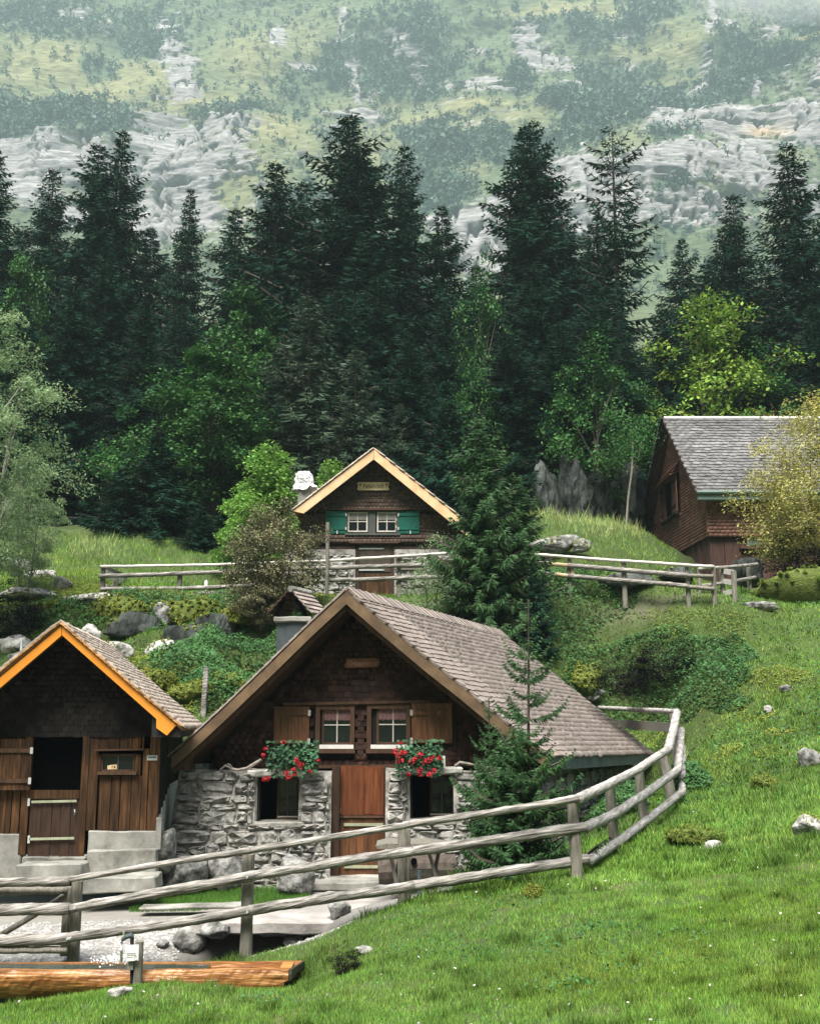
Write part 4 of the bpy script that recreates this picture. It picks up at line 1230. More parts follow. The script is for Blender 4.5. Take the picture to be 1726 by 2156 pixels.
# gable backing wall (behind the shingles)
xl, xr = lp[-1].x + sh.x + .25, rp[-1].x + sh.x - .35
zb_ = zat(1618, YW)
prof = [Vector((x, YW + .03, rzA(x) + .02)) for x in np.linspace(xr, xl, 24)]
prof.insert(12, Vector((rp[0].x + sh.x, YW + .03, rzA(rp[0].x + sh.x))))
prof.sort(key=lambda p: -p.x)
# wall pieces around nothing: windows sit proud of it as boxed frames
gab = MB().prism([Vector((xl, YW + .03, zb_)), Vector((xr, YW + .03, zb_))] + prof, (0, .15, 0)).build('gable_wall', M_blackwood, hutA)
winU = [(660, 1484, 748, 1588), (770, 1482, 868, 1588)]
shz = zat(1479, YW)
def insideA(p, s, t):
    if p.z > rzA(p.x) - .05: return True
    if p.x < xl + .05 or p.x > xr - .05: return True
    for (a, b, c_, d) in winU:
        if xat(a, b, YW) < p.x < xat(c_, d, YW) and zat(d, YW) - .02 < p.z < zat(b, YW) + .02: return True
    return False
za, zc_ = zat(1262, YW), zat(1613, YW)
rowsA = int((za - zc_) / .095)
def SGA(s, t):
    z = za + (zc_ - za) * t
    y = YW - (.035 if z > shz - .005 else 0.0)
    return Vector((xl + (xr - xl) * s, y, z))
tile_field(SGA, rowsA, 48, gab, 'wall_shingle', 'dark_wall_shingles', (xr - xl) / 48, .095, .016, M_wsh, skip=insideA, overlap=1.3, arc=0.02, jit=.004, face=(0, -1, 0),
           order=lambda M: abs(M.translation.z - zat(1500, YW)) + .25 * abs(M.translation.x - .1))
# skirt board over the windows
ppoly([(596, 1480), (905, 1474), (905, 1480), (596, 1486)], YW - .09, .09).build('drip_board', M_framewood, hutA)
ppoly([(560, 1612), (940, 1609), (940, 1616), (560, 1619)], YW - .05, .05).build('drip_board', M_framewood, hutA)
# upper windows
for (a, b, c_, d), (g0, g1, g2, g3) in (((664, 1485, 746, 1583), (678, 1489, 741, 1568)), ((772, 1483, 864, 1583), (793, 1488, 862, 1567))):
    cas = frame4(a, b, c_, d, YW - .06, .10, .075, 'window_casing', M_framewood, hutA, bottom=False)
    window(cas, g0, g1, g2, g3, YW - .01, M_framewood, M_whitewood, curtain=(M_curtain, .30))
    pbox(a + 8, 1568.5, c_ - 2, 1577, YW - .075, .10).build('white_sill', M_white, cas)
    pbox(a - 2, 1578, c_ + 1, 1586.5, YW - .12, .14).build('window_sill', M_framewood, cas)
# shutters
shutter(hutA, 576, 1488, 651, 1568, YW - .07, M_shutter, 5, battens=((.12, .22), (.87, .97)), hinge='r')
shutter(hutA, 866, 1481, 952, 1566, YW - .07, M_shutter, 5, battens=((.18, .29), (.88, .98)), hinge='l')
pbox(952.5, 1483, 961, 1580, YW - .05, .05).build('shutter_post', M_blackwood, hutA)
# name board
u0_, u1_ = 727, 799
sg = ppoly([(729, 1387), (790, 1385.5), (797, 1388), (800, 1395), (797, 1402), (790, 1405), (728, 1406.5), (724, 1402), (728, 1396)], YW - .10, .04)
sg = sg.build('name_board', M_signbrown, hutA)
c0 = P(763, 1397, YW - .104)
text_mesh('Grässehöttli', .50, .085, 'lettering', M_letter2, sg, (c0.x, c0.y, c0.z), font_shear=.25)

# stone ground floor: a displaced mortar face with separate face stones
ops = [(541, 1636, 631, 1732), (697, 1612, 812, 1860), (863, 1630, 956, 1727)]
opw = [(xat(a, (b + d) / 2, YS), xat(c_, (b + d) / 2, YS), zat(d, YS), zat(b, YS)) for a, b, c_, d in ops]
zt = zat(1621, YS)
zg = -2.85
xL0, xR0 = xat(378, 1640, YS), xr + .12
def battered(x, z):
    t = (z - zg) / (zt - zg)
    return (1 - t) * .18
cs = .045
gxn = int((xR0 - xL0 + .3) / cs); gzn = int((zt - zg) / cs)
gx_, gz_ = np.meshgrid(np.linspace(xL0 - .25, xR0, gxn + 1), np.linspace(zg, zt, gzn + 1))
ff = (gz_ - zg) / (zt - zg)
lean = np.clip((xL0 + 1.0 - gx_) / 1.25, 0, 1)
gx_ = gx_ + lean * ff * .25
q_ = np.stack([gx_.ravel(), 0 * gx_.ravel(), gz_.ravel()], 1)
topw = fbm(q_ * 2.0, 2, 81).reshape(gx_.shape) * .05
gzz = gz_ + topw * (ff ** 4)
dy = -battered(gx_, gz_) - (.05 * fbm(q_ * 5, 3, 83) + .025 * fbm(q_ * 16, 2, 85)).reshape(gx_.shape)
yy = YS - .018 + dy
keep_f = []
ixg = np.arange(gx_.size).reshape(gx_.shape)
cxm = (gx_[:-1, :-1] + gx_[1:, 1:]) / 2; czm = (gzz[:-1, :-1] + gzz[1:, 1:]) / 2
mask = np.ones_like(cxm, bool)
for (a, b, c_, d) in opw: mask &= ~((cxm > a) & (cxm < b) & (czm > c_) & (czm < d))
fq = np.stack([ixg[:-1, :-1], ixg[:-1, 1:], ixg[1:, 1:], ixg[1:, :-1]], -1)[mask]
wallA = obj_np('stone_wall', np.stack([gx_.ravel(), yy.ravel(), gzz.ravel()], 1), fq, M_mortar, hutA)
# the body of the wall: reveals and top behind the face
body = MB()
segs = sorted(opw)
cur = xL0 - .0
def wb_(x0, x1, z0, z1): body.box(x0, x1, YS + .005, YS + .48, z0, z1)
wb_(xL0, segs[0][0], zg, zt - .03); wb_(segs[0][0], segs[0][1], zg, segs[0][2]); wb_(segs[0][0], segs[0][1], segs[0][3], zt - .03)
wb_(segs[0][1], segs[1][0], zg, zt - .03); wb_(segs[1][1], segs[2][0], zg, zt - .03); wb_(segs[2][0], segs[2][1], zg, segs[2][2]); wb_(segs[2][0], segs[2][1], segs[2][3], zt - .03)
wb_(segs[2][1], xR0, zg, zt - .03)
body.build('wall_core', M_mortar, hutA)
MB().box(xL0 + .1, xR0 - .1, YS + .482, YS + .55, zg, zt).build('shade_backing', M_black, hutA)  # near-black sheet, shade behind the front openings put into its colour
gS = np.random.default_rng(5)
def yA(x, z):
    return YS - battered(x, z) - .035
def inA(x, z, w, h):
    if z > zt - .06 or z < zg: return False
    t = (z - zg) / (zt - zg)
    if x - w / 2 < xL0 - .22 + .22 * t or x + w / 2 > xR0: return False
    for (a, b, c_, d) in opw:
        if x + w / 2 > a and x - w / 2 < b and z + h / 2 > c_ and z - h / 2 < d: return False
    return True
ns_ = lay_stones(wallA, inA, xL0 - .25, xR0, zg, zt, yA, gS, hmin=.09, hmax=.25, wmin=.14, wmax=.60, depth=.05, variants=24)
# lintels and sills
pbox(519, 1622, 640, 1635, YS - .10, .4).build('lintel', M_plaster, hutA)
pbox(850, 1616, 975, 1629, YS - .10, .4).build('lintel', M_plaster, hutA)
ppoly([(535, 1733), (640, 1731), (642, 1744), (533, 1746)], YS - .16, .5).build('stone_sill', M_concrete, hutA)
ppoly([(860, 1727), (960, 1725), (960, 1738), (860, 1740)], YS - .16, .5).build('stone_sill', M_concrete, hutA)
for (a, b, c_, d), (wu0, wu1) in ((ops[0], (583, 628)), (ops[2], (905, 955))):
    w_ = window(hutA, wu0, b + 2, wu1, d - 9, YS + .35, M_framewood, M_greywood, nh=0, nv=1)
    pbox(wu0 - 2, d - 9, wu1, d - 2, YS + .25, .12).build('window_sill', M_framewood, w_)
    pbox(wu0 + 1, d - 13, wu1 - 2, d - 10.5, YS + .30, .06).build('white_sill', M_whitewood, w_)
    pbox(a + 1, b + 2, a + 5, d - 2, YS + .02, .3).build('reveal_board', M_blackwood, w_)
# door
MB().box(xat(697, 1735, YS), xat(714, 1735, YS), YS + .02, YS + .20, -2.5, zat(1614, YS)).build('door_post', M_darkbrown, hutA)
MB().box(xat(808, 1735, YS) + .0, xat(815, 1735, YS), YS + .10, YS + .20, -2.5, zat(1614, YS)).build('door_post', M_darkbrown, hutA)
dl_ = pbox(714.5, 1614, 808, 1719, YS + .17, .04).build('door', M_door, hutA)
dl_['label'] = 'warm red-brown upper door leaf'
dk_ = pbox(714.5, 1721, 808, 1850, YS + .17, .04).build('door', M_door2, hutA)
dk_['label'] = 'darker lower door leaf with two pale straps'
planks(dl_, 'plank', 721, 808, 1617, 1716, YS + .145, .024, 4, M_door, gap=.004)
planks(dk_, 'plank', 716, 808, 1724, 1848, YS + .145, .024, 5, M_door2, gap=.004)
for v_ in (1737, 1826):
    pbox(724, v_ - 3, 807 if v_ < 1800 else 795, v_ + 3, YS + .115, .028).build('strap', M_strap, dk_)
pbox(714, 1718, 808, 1722.5, YS + .11, .035).build('rail', M_framewood, dl_)
MB().tube([P(718, 1702, YS + .12), P(716, 1712, YS + .08), P(722, 1716, YS + .10)], .012, seg=5).build('handle', M_framewood, dl_)
# steps
ppoly([(683, 1851), (812, 1849), (818, 1859), (678, 1861)], YS - .28, .5).build('threshold', M_concrete, hutA)
ppoly([(660, 1860), (830, 1857), (836, 1874), (650, 1878)], YS - .62, .5).build('stone_step', M_concrete, hutA)

# right side wall under the eave
c0 = Vector((xr - .05, YS + .02, 0)); c1 = c0 + DIR * .93
ln_ = (c1 - c0).length; dn = (c1 - c0).normalized(); ns2 = Vector((dn.y, -dn.x, 0))
sx_, sz_ = np.meshgrid(np.linspace(0, ln_, 130), np.linspace(-2.95, -.72, 34))
q_ = np.stack([sx_.ravel(), 0 * sx_.ravel(), sz_.ravel()], 1)
off = .06 * fbm(q_ * 4, 3, 91) + .03 * fbm(q_ * 13, 2, 93)
pp = np.array([c0[:]])[0][None] + q_[:, :1] * np.array([dn[:]])[0][None] + off[:, None] * np.array([ns2[:]])[0][None]
pp[:, 2] = q_[:, 2]
ixg = np.arange(sx_.size).reshape(sx_.shape)
midx = (sx_[:-1, :-1] + sx_[1:, 1:]) / 2; midz = (sz_[:-1, :-1] + sz_[1:, 1:]) / 2
holes = [(2.15, 2.55, -3, -1.0), (4.6, 5.3, -3, -1.1)]
mask = np.ones_like(midx, bool)
for h_ in holes: mask &= ~((midx > h_[0]) & (midx < h_[1]) & (midz > h_[2]) & (midz < h_[3]))
fq = np.stack([ixg[:-1, :-1], ixg[:-1, 1:], ixg[1:, 1:], ixg[1:, :-1]], -1)[mask]
sideA = obj_np('side_wall', pp, fq, M_mortar, hutA)
def inS(x, z, w, h):
    if x < .1 or x > ln_ - .1 or z > -.8: return False
    for h_ in holes:
        if x + w / 2 > h_[0] and x - w / 2 < h_[1] and z < h_[3]: return False
    return True
lay_stones(sideA, inS, 0, ln_, -2.9, -.75, None, gS, hmin=.14, hmax=.34, wmin=.2, wmax=.5, depth=.07, ang=math.atan2(dn.y, dn.x),
           mapf=lambda x, z: c0 + dn * x + ns2 * .03 + Vector((0, 0, z)))
i0, i1 = c0 - ns2 * .35, c1 - ns2 * .35
MB().prism([i0 + Vector((0, 0, -2.95)), i1 + Vector((0, 0, -2.95)), i1 + Vector((0, 0, -.7)), i0 + Vector((0, 0, -.7))], -ns2 * .1).build('shade_backing', M_black, hutA)  # near-black sheet giving the side gaps their shade by colour
# left side wall, stone below and black boards above
d0 = Vector((xL0 + .05, YS + .05, 0)); d1 = d0 + DIR * .93
MB().prism([d0 + Vector((0, 0, -2.9)), d1 + Vector((0, 0, -2.9)), d1 + Vector((0, 0, -.65)), d0 + Vector((0, 0, -.65))], (.3, 0, 0)).build('side_wall', M_rock, hutA)
# back gable
bk = [p + DIR * .93 for p in [Vector((xl, YA + .6, -2.9)), Vector((xr, YA + .6, -2.9)), Vector((xr, YA + .6, -.75)), Vector((rp[0].x, YA + .6, rp[0].z - .15)), Vector((xl, YA + .6, -.75))]]
MB().prism(bk, (0, .12, 0)).build('back_wall', M_blackwood, hutA)

# boulder built into the wall foot and rubble left of it
def on_ground(u, v, Y0, r=4.0):
    ys = np.arange(max(7.0, Y0 - r), Y0 + r, .04)
    pts = np.array([P(u, v, y)[:] for y in ys])
    d = pts[:, 2] - tz(pts[:, 0], ys)
    s = np.where((d[:-1] > 0) & (d[1:] <= 0))[0]
    if not len(s): return Y0
    return float(ys[s[np.argmin(np.abs(ys[s] - Y0))]])

def place_rock(name, label, cat, u, v, Y, wpx, hpx, dpt, seed, m, group=None, base=None, amp=.35, flat=1.0, sub=3, snap=False):
    if snap:
        Y = on_ground(u, v + hpx * .22, Y)
    c_ = P(u, v, Y)
    sc = Y / F
    w_, h_ = wpx * sc, hpx * sc
    me = rock_mesh(name, (w_, dpt, h_), seed, m, flat=1.0, amp=amp, sub=sub)
    o = bpy.data.objects.new(name, me)
    COL.objects.link(o)
    o.location = (c_.x, c_.y, c_.z)
    o.rotation_euler = (0, 0, R.uniform(-.5, .5))
    if label: tag(o, label, cat, group)
    return o

# chimney of the main hut
YC = 21.0
ch = hutA
cx0, cx1 = xat(582, 1340, YC), xat(648, 1340, YC)
chm = MB().box(cx0, cx1, YC, YC + .62, -.9, zat(1309, YC)).build('chimney', M_lead, hutA)
pbox(575, 1298, 656, 1309, YC - .07, .76).build('chimney_slab', M_concrete, chm)
zs_, zr_ = zat(1297, YC), zat(1243, YC)
xm = xat(611, 1270, YC)
wr = xat(654, 1270, YC) - xm
hood = MB()
for sgn in (-1, 1):
    a = Vector((xm, YC - .05, zr_)); b = Vector((xm + sgn * wr, YC - .05, zat(1292, YC)))
    n_ = 5
    for i in range(n_):
        p, q2 = a.lerp(b, i / n_), a.lerp(b, (i + 1.15) / n_)
        dd = (q2 - p).normalized(); nn = Vector((-dd.z, 0, dd.x)) * (1 if sgn < 0 else -1)
        if nn.z < 0: nn = -nn
        for k in range(4):
            y0 = k * .18
            of = Vector((y0 * .42, y0 + .003, 0))
            poly = [p + of, q2 + of + nn * .025, q2 + of + nn * .055, p + of + nn * .02]
            MB().prism(poly, (.072, .172, 0)).build('hood_shingle', M_ridge if sgn > 0 else M_darkbrown, chm)
for k in range(4):
    MB().tube([(xm + .08 * k, YC - .06 + k * .19, zr_ + .02), (xm + .08 * k + .07, YC + .12 + k * .19, zr_ + .035)], .06, seg=7).build('ridge_tile', M_concrete, chm)
for sgn in (-1, 1):
    MB().prism([Vector((xm + sgn * (wr * .62), YC, zs_)), Vector((xm + sgn * (wr * .82), YC, zs_)), Vector((xm + sgn * wr * .45, YC, zr_ - .22)), Vector((xm + sgn * wr * .2, YC, zr_ - .16))], (0, .05, 0)).build('hood_support', M_black, chm)
    MB().prism([Vector((xm + sgn * (wr * .62), YC + .5, zs_)), Vector((xm + sgn * (wr * .82), YC + .5, zs_)), Vector((xm + sgn * wr * .45, YC + .5, zr_ - .22)), Vector((xm + sgn * wr * .2, YC + .5, zr_ - .16))], (0, .05, 0)).build('hood_support', M_black, chm)
# ================================================================== LEFT HUT (orange barge boards)
YL_ = 17.0
YLW = 17.6
hutL = thing('wooden_hut', 'left hut with bright orange barge boards, half-open stable door and plank walls', 'hut', (-5.4, 18.5, gz(-5.4, 17.4)))
RL = [(130, 1316), (210, 1386), (290, 1456), (371, 1526)]
LL = [(130, 1316), (50, 1380), (-30, 1447), (-110, 1516)]
rpL = [P(u, v, YL_) for u, v in RL]; lpL = [P(u, v, YL_) for u, v in LL]
DL = Vector((-.56, 4.6, 0))
# the roof covers run past the boards at the eave
rpL_ = rpL[:-1] + [rpL[-1] + Vector((.10, 0, -.06))]
def SLR(s, t): return lerp_profile(rpL_, t) + DL * s + Vector((0, -.06, .05))
def SLL(s, t): return lerp_profile(lpL, t) + DL * (1 - s) + Vector((0, -.06, .05))
rfR = surf_solid(lambda s, t: SLR(s, t) + Vector((0, 0.02, -.03)), 2, 3, .05, 'roof', M_shingle_edge, hutL)
rfL = surf_solid(lambda s, t: SLL(s, t) + Vector((0, 0.02, -.03)), 2, 3, .05, 'roof', M_shingle_edge, hutL)
tile_field(SLR, 22, 44, rfR, 'shingle', 'upper_shingles', 4.6 / 44, .128, .030, M_shingle_l, overlap=1.4)
tile_field(SLL, 22, 36, rfL, 'shingle', 'upper_shingles', 4.6 / 36, .128, .030, M_shingle_l, individual=40, overlap=1.4)
# layered shingle edges at the verge
for prof in (rpL_, lpL):
    for i in range(30):
        a = lerp_profile(prof, i / 30); b = lerp_profile(prof, min(1, (i + 1.25) / 30))
        d = (b - a).normalized(); up = Vector((0, 0, 1))
        poly = [a + up * .012, b + up * .030, b + up * .062, a + up * .035]
        MB().prism([q + Vector((0, -.085 - .012 * R.random(), 0)) for q in poly], (0, .12, 0)).build('verge_shingle', M_shingle_edge, rfR if prof is rpL_ else rfL)
def barge2(poly, nm='barge_board'):
    return ppoly(poly, YL_ - .05, .045).build(nm, M_orange, hutL)
barge2([(130, 1318), (371, 1527), (351, 1549), (329, 1533), (329, 1514), (131, 1338)])
barge2([(129.4, 1318), (-110, 1519), (-96, 1542), (-72, 1528), (-72, 1510), (129.4, 1338)])
shL = DL * ((YLW - YL_) / DL.y)
def rzL(x):
    xs = x - shL.x
    return (roof_z(xs, rpL) if xs > rpL[0].x else roof_z(xs, lpL)) - .06
xl2, xr2 = xat(-95, 1600, YLW), xat(336, 1600, YLW)
zj = zat(1549, YLW)
pr = [Vector((x, YLW + .04, rzL(x))) for x in np.linspace(xr2, xl2, 12)] + [Vector((rpL[0].x + shL.x, YLW + .04, rzL(rpL[0].x + shL.x)))]
pr.sort(key=lambda p: -p.x)
gabL = MB().prism([Vector((xl2, YLW + .04, zj)), Vector((xr2, YLW + .04, zj))] + pr, (0, .1, 0)).build('gable_wall', M_blackwood, hutL)
ztop = zat(1345, YLW)
def SGL(s, t): return Vector((xl2 + (xr2 - xl2) * s, YLW, ztop + (zj - ztop) * t))
M_wshL = mat('wall_shingle_black', [(0.3, (0.006, 0.0055, 0.0055)), (0.7, (0.022, 0.018, 0.016))], scale=4, rough=0.85, bump=0.3, rand=0.4, spec=.15)
tile_field(SGL, int((ztop - zj) / .085), 28, gabL, 'wall_shingle', 'dark_wall_shingles', (xr2 - xl2) / 28, .085, .014, M_wshL, individual=150,
           skip=lambda p, s, t: p.z > rzL(p.x) - .04, overlap=1.3, arc=.02, jit=.004, face=(0, -1, 0), order=lambda M: M.translation.z)
# openings: near-black sheets behind, the room's shade put into their colour
MB().box(xl2, xr2 - .1, YLW + .30, YLW + .36, -2.6, zj).build('shade_backing', M_black, hutL)
MB().box(xat(62, 1600, YLW), xat(183, 1600, YLW), YLW + .06, YLW + .30, zj - .03, zj + .02).build('shade_backing', M_black, hutL)
# plank walls
planks(hutL, 'plank', -95, -4, 1549, 1756, YLW, .05, 5, M_brown)
planks(hutL, 'plank', 0, 45, 1549, 1756, YLW + .01, .05, 3, M_brown)
planks(hutL, 'plank', 183, 206, 1549, 1749, YLW, .05, 1, M_brown, jitter=0)
planks(hutL, 'plank', 206.5, 298, 1549, 1577, YLW + .012, .04, 4, M_brown)
planks(hutL, 'plank', 206.5, 297, 1634, 1749, YLW + .004, .05, 4, M_brown)
planks(hutL, 'plank', 297.5, 311, 1577, 1749, YLW - .01, .05, 1, M_brown, jitter=0)
planks(hutL, 'plank', 299, 304, 1549, 1577, YLW, .05, 1, M_brown, jitter=0)
planks(hutL, 'plank', 312, 335, 1549, 1749, YLW - .015, .06, 1, M_brown, jitter=0)
planks(hutL, 'plank', 206.5, 213, 1589, 1625, YLW, .05, 1, M_brown, jitter=0)
planks(hutL, 'plank', 284, 297, 1589, 1633.5, YLW, .05, 1, M_brown, jitter=0)
ppoly([(199, 1578), (302, 1576.5), (302, 1580), (199, 1582)], YLW - .08, .10).build('drip_board', M_framewood, hutL)
wL = window(hutL, 213, 1588, 284, 1625, YLW + .02, M_framewood, M_greywood, nh=0, nv=1, fw=.03)
pbox(205, 1625.5, 287, 1632, YLW - .07, .10).build('window_sill', M_framewood, wL)
card = ppoly([(226, 1612.5), (233, 1611), (246, 1610), (246, 1620), (226, 1620.5)], YLW + .044, .004).build('window_sticker', M_sign, wL)
pbox(235, 1612, 238, 1618, YLW + .041, .002).build('sticker_print', M_orange, card)
pbox(240, 1613, 243, 1618, YLW + .041, .002).build('sticker_print', M_letter, card)
pl_ = pbox(309.5, 1591, 331, 1601.5, YLW - .03, .012).build('name_plate', M_metal, hutL)
M_plate = mat('plate_field', [(0.3, (0.06, 0.12, 0.10)), (0.7, (0.09, 0.16, 0.13))], scale=5, rough=0.5, bump=0, rand=0)
pbox(311.5, 1592.5, 329, 1597, YLW - .033, .002).build('plate_field', M_plate, pl_)
# door posts, lower leaf, upper leaf folded back
pbox(168, 1550, 182.5, 1804, YLW - .02, .08).build('door_post', M_brown, hutL)
pbox(45.5, 1550, 61, 1800, YLW - .02, .08).build('door_post', M_brown, hutL)
lowd = pbox(61.5, 1664, 167.5, 1803, YLW + .02, .03).build('door', M_darkbrown, hutL)
lowd['label'] = 'closed lower half of the stable door with two pale straps'
planks(lowd, 'plank', 62, 167, 1665, 1803, YLW, .018, 5, M_darkbrown, gap=.006)
pbox(62, 1664, 167, 1682, YLW - .03, .022).build('rail', M_brown, lowd)
for v_ in (1688.5, 1767):
    ppoly([(66 if v_ < 1700 else 61, v_ - 2), (161 if v_ < 1700 else 156, v_ - 4), (161 if v_ < 1700 else 156, v_ + 1), (66 if v_ < 1700 else 61, v_ + 3)], YLW - .05, .018).build('strap', M_strap, lowd)
    pbox(58, v_ - 7, 62.5, v_ + 9, YLW - .05, .02).build('hinge', M_metal, lowd)
MB().tube([P(157, 1705, YLW - .02), P(157.5, 1710, YLW - .07), P(157, 1716, YLW - .03)], .008, seg=5).build('handle', M_metal, lowd)
upd = shutter(hutL, -45, 1556, 66, 1664, YLW - .12, M_brown, 5, battens=((.19, .27), (.78, .86)), hinge='r', name='door', mb_m=M_framewood)
upd['label'] = 'upper half of the stable door folded open to the left'
# plinth
pbox(-100, 1756.5, 44.5, 1855, YLW - .02, .25).build('plinth', M_concrete, hutL)
pbox(45, 1801, 182, 1855, YLW + .0, .25).build('plinth', M_concrete, hutL)
pbox(183, 1750, 329, 1858, YLW - .03, .25).build('plinth', M_concrete, hutL)
pbox(45, 1806, 179, 1835, YLW - .13, .12).build('threshold', M_concrete, hutL)
ppoly([(183.5, 1792), (329, 1789), (329, 1862), (183.5, 1866)], YLW - .22, .19).build('plinth_block', M_concrete, hutL)
# side wall
s0 = Vector((xat(336, 1650, YLW), YLW + .0, 0)); s1 = s0 + DL * .87
dsn = (s1 - s0).normalized()
for i in range(26):
    a = s0 + (s1 - s0) * (i / 26) + Vector((0.0, 0, 0)); 
    zb1 = zat(1722, YLW) + .42 * min(1, i / 26 * 4.03 / 1.6)
    MB().prism([a + Vector((-.04, 0, zb1)), a + Vector((.012 * (i % 2), 0, zb1)), a + Vector((.012 * (i % 2), 0, zj + .03)), a + Vector((-.04, 0, zj + .03))], (s1 - s0) * (.9 / 26)).build('side_board', M_blackwood, hutL)
MB().prism([s0 + Vector((-.06, .02, -2.8)), s0 + Vector((-.01, .02, -2.8)), s0 + Vector((-.01, .02, zat(1722, YLW) - .01)), s0 + Vector((-.06, .02, zat(1722, YLW) - .01))], (s1 - s0) * .12).build('side_plinth', M_plaster, hutL)
_z0 = zat(1722, YLW)
MB().prism([s0 + dsn * .0 + Vector((-.05, 0, -2.8)), s1 + Vector((-.05, 0, -2.4)), s1 + Vector((-.05, 0, _z0 + .4)), s0 + dsn * 1.6 + Vector((-.05, 0, _z0 + .42)), s0 + Vector((-.05, 0, _z0))], (.055, 0, 0)).build('side_plinth', M_plaster, hutL)
pbox(328, 1722, 339, 1789, YLW - .06, .05).build('drain_board', M_concrete, hutL)
MB().box(s1.x - 3.2, s1.x, s1.y - .1, s1.y, -2.8, 0.0).build('back_wall', M_blackwood, hutL)
# eave board under the shingles
ev = rpL_[-1] + Vector((-.02, 0, -.02))
MB().prism([ev, ev + Vector((0, 0, -.11)), ev + Vector((-.45, 0, -.11)), ev + Vector((-.45, 0, .25))], DL * .96).build('eave_soffit', M_blackwood, hutL)
# steps in front
st1 = ppoly([(32, 1822), (171, 1820), (172, 1850), (31, 1853)], YLW - .62, .48)
o = st1.build('stone_step', M_concrete); tag(o, 'upper worn concrete step below the half door of the left hut', 'step')
st2 = ppoly([(168, 1849), (325, 1846), (327, 1878), (166, 1884)], YLW - .80, .55)
o = st2.build('stone_step', M_concrete); tag(o, 'lower concrete block step right of the half door', 'step')

# ================================================================== MIDDLE HUT (on the terrace)
YF, YFW = 34.4, 35.0
hutF = thing('gable_hut', 'middle hut on the terrace with pale new barge boards and dark green shutters', 'hut', (-1.2, 36.5, gz(-1.2, 35.2)))
RF = [(787, 946), (1000, 1116)]
LF = [(787, 946), (618, 1075)]
rpF = [P(u, v, YF) for u, v in RF]; lpF = [P(u, v, YF) for u, v in LF]
lpF[1] = lpF[0] + (lpF[1] - lpF[0]) * 1.0
DF = Vector((0.2, 6.4, 0))
def SFR(s, t): return rpF[0].lerp(rpF[1], t) + DF * s + Vector((0, -.04, .03))
def SFL(s, t): return lpF[0].lerp(lpF[1], t) + DF * (1 - s) + Vector((0, -.04, .03))
rfR = surf_solid(SFR, 2, 2, .07, 'roof', M_shingle_edge, hutF); rfL = surf_solid(SFL, 2, 2, .07, 'roof', M_shingle_edge, hutF)
tile_field(SFR, 20, 30, rfR, 'shingle', 'upper_shingles', 6.4 / 30, .2, .035, M_shingle_l, individual=0)
tile_field(SFL, 20, 30, rfL, 'shingle', 'upper_shingles', 6.4 / 30, .17, .035, M_shingle_l, individual=0)
ppoly([(787, 947), (1000, 1117), (1000, 1142), (787, 967)], YF - .05, .05).build('barge_board', M_pale, hutF)
ppoly([(786.3, 947), (617, 1076), (639, 1081), (786.3, 967)], YF - .05, .05).build('barge_board', M_pale, hutF)
shF = DF * ((YFW - YF) / DF.y)
def rzF(x):
    xs = x - shF.x
    a, b = (rpF if xs > rpF[0].x else lpF)
    return a.z + (b.z - a.z) * (xs - a.x) / (b.x - a.x) - .08
xlF, xrF = xat(632, 1150, YFW), xat(985, 1150, YFW)
zjF = zat(1157, YFW)
gF = MB().prism([Vector((xlF, YFW + .04, zjF)), Vector((xrF, YFW + .04, zjF)), Vector((xrF, YFW + .04, rzF(xrF))), Vector((rpF[0].x + shF.x, YFW + .04, rzF(rpF[0].x + shF.x))), Vector((xlF, YFW + .04, rzF(xlF)))], (0, .1, 0)).build('gable_wall', M_blackwood, hutF)
ztF = zat(962, YFW)
nrF = int((ztF - zjF) / .118)
def SGF(s, t):
    z = ztF + (zjF - ztF) * t
    y = YFW - (.09 * (1 - min(1, abs(z - zat(1071, YFW)) / .35)) if z > zat(1072, YFW) else 0) - (.10 * (1 - min(1, abs(z - zat(1141, YFW)) / .3)) if zat(1141, YFW) < z < zat(1125, YFW) else 0)
    return Vector((xlF + (xrF - xlF) * s, y, z))
def skF(p, s, t):
    if p.z > rzF(p.x) - .03: return True
    if xat(731, 1100, YFW) < p.x < xat(836, 1100, YFW) and zat(1125, YFW) < p.z < zat(1074, YFW): return True
    if xat(750, 1150, YFW) < p.x < xat(828, 1150, YFW) and p.z < zat(1146, YFW): return True
    return False
tile_field(SGF, nrF, 44, gF, 'wall_shingle', 'brown_wall_shingles', (xrF - xlF) / 44, .118, .016, M_wshF, individual=0, skip=skF, overlap=1.25, arc=.01, jit=.002, face=(0, -1, 0))
ppoly([(709, 1070.5), (861, 1070.5), (855, 1073.5), (716, 1073.5)], YFW - .14, .13).build('drip_board', M_framewood, hutF)
ppoly([(731, 1140.5), (844, 1140.5), (838, 1143.5), (738, 1143.5)], YFW - .14, .13).build('drip_board', M_framewood, hutF)
for a, c_ in ((730, 775), (791.5, 836)):
    w_ = window(hutF, a + 2, 1078, c_ - 1, 1120, YFW - .01, M_whitewood, M_whitewood, curtain=(M_curtainW, .33), fw=.045, bar=.03)
pbox(776, 1075, 790.5, 1123, YFW - .05, .08).build('window_post', M_greywood, hutF)
pbox(726, 1074, 731.5, 1123, YFW - .05, .08).build('window_post', M_greywood, hutF)
pbox(835, 1074, 838.5, 1123, YFW - .05, .08).build('window_post', M_greywood, hutF)
pbox(726, 1122.5, 842, 1126.5, YFW - .12, .14).build('window_sill', M_greywood, hutF)
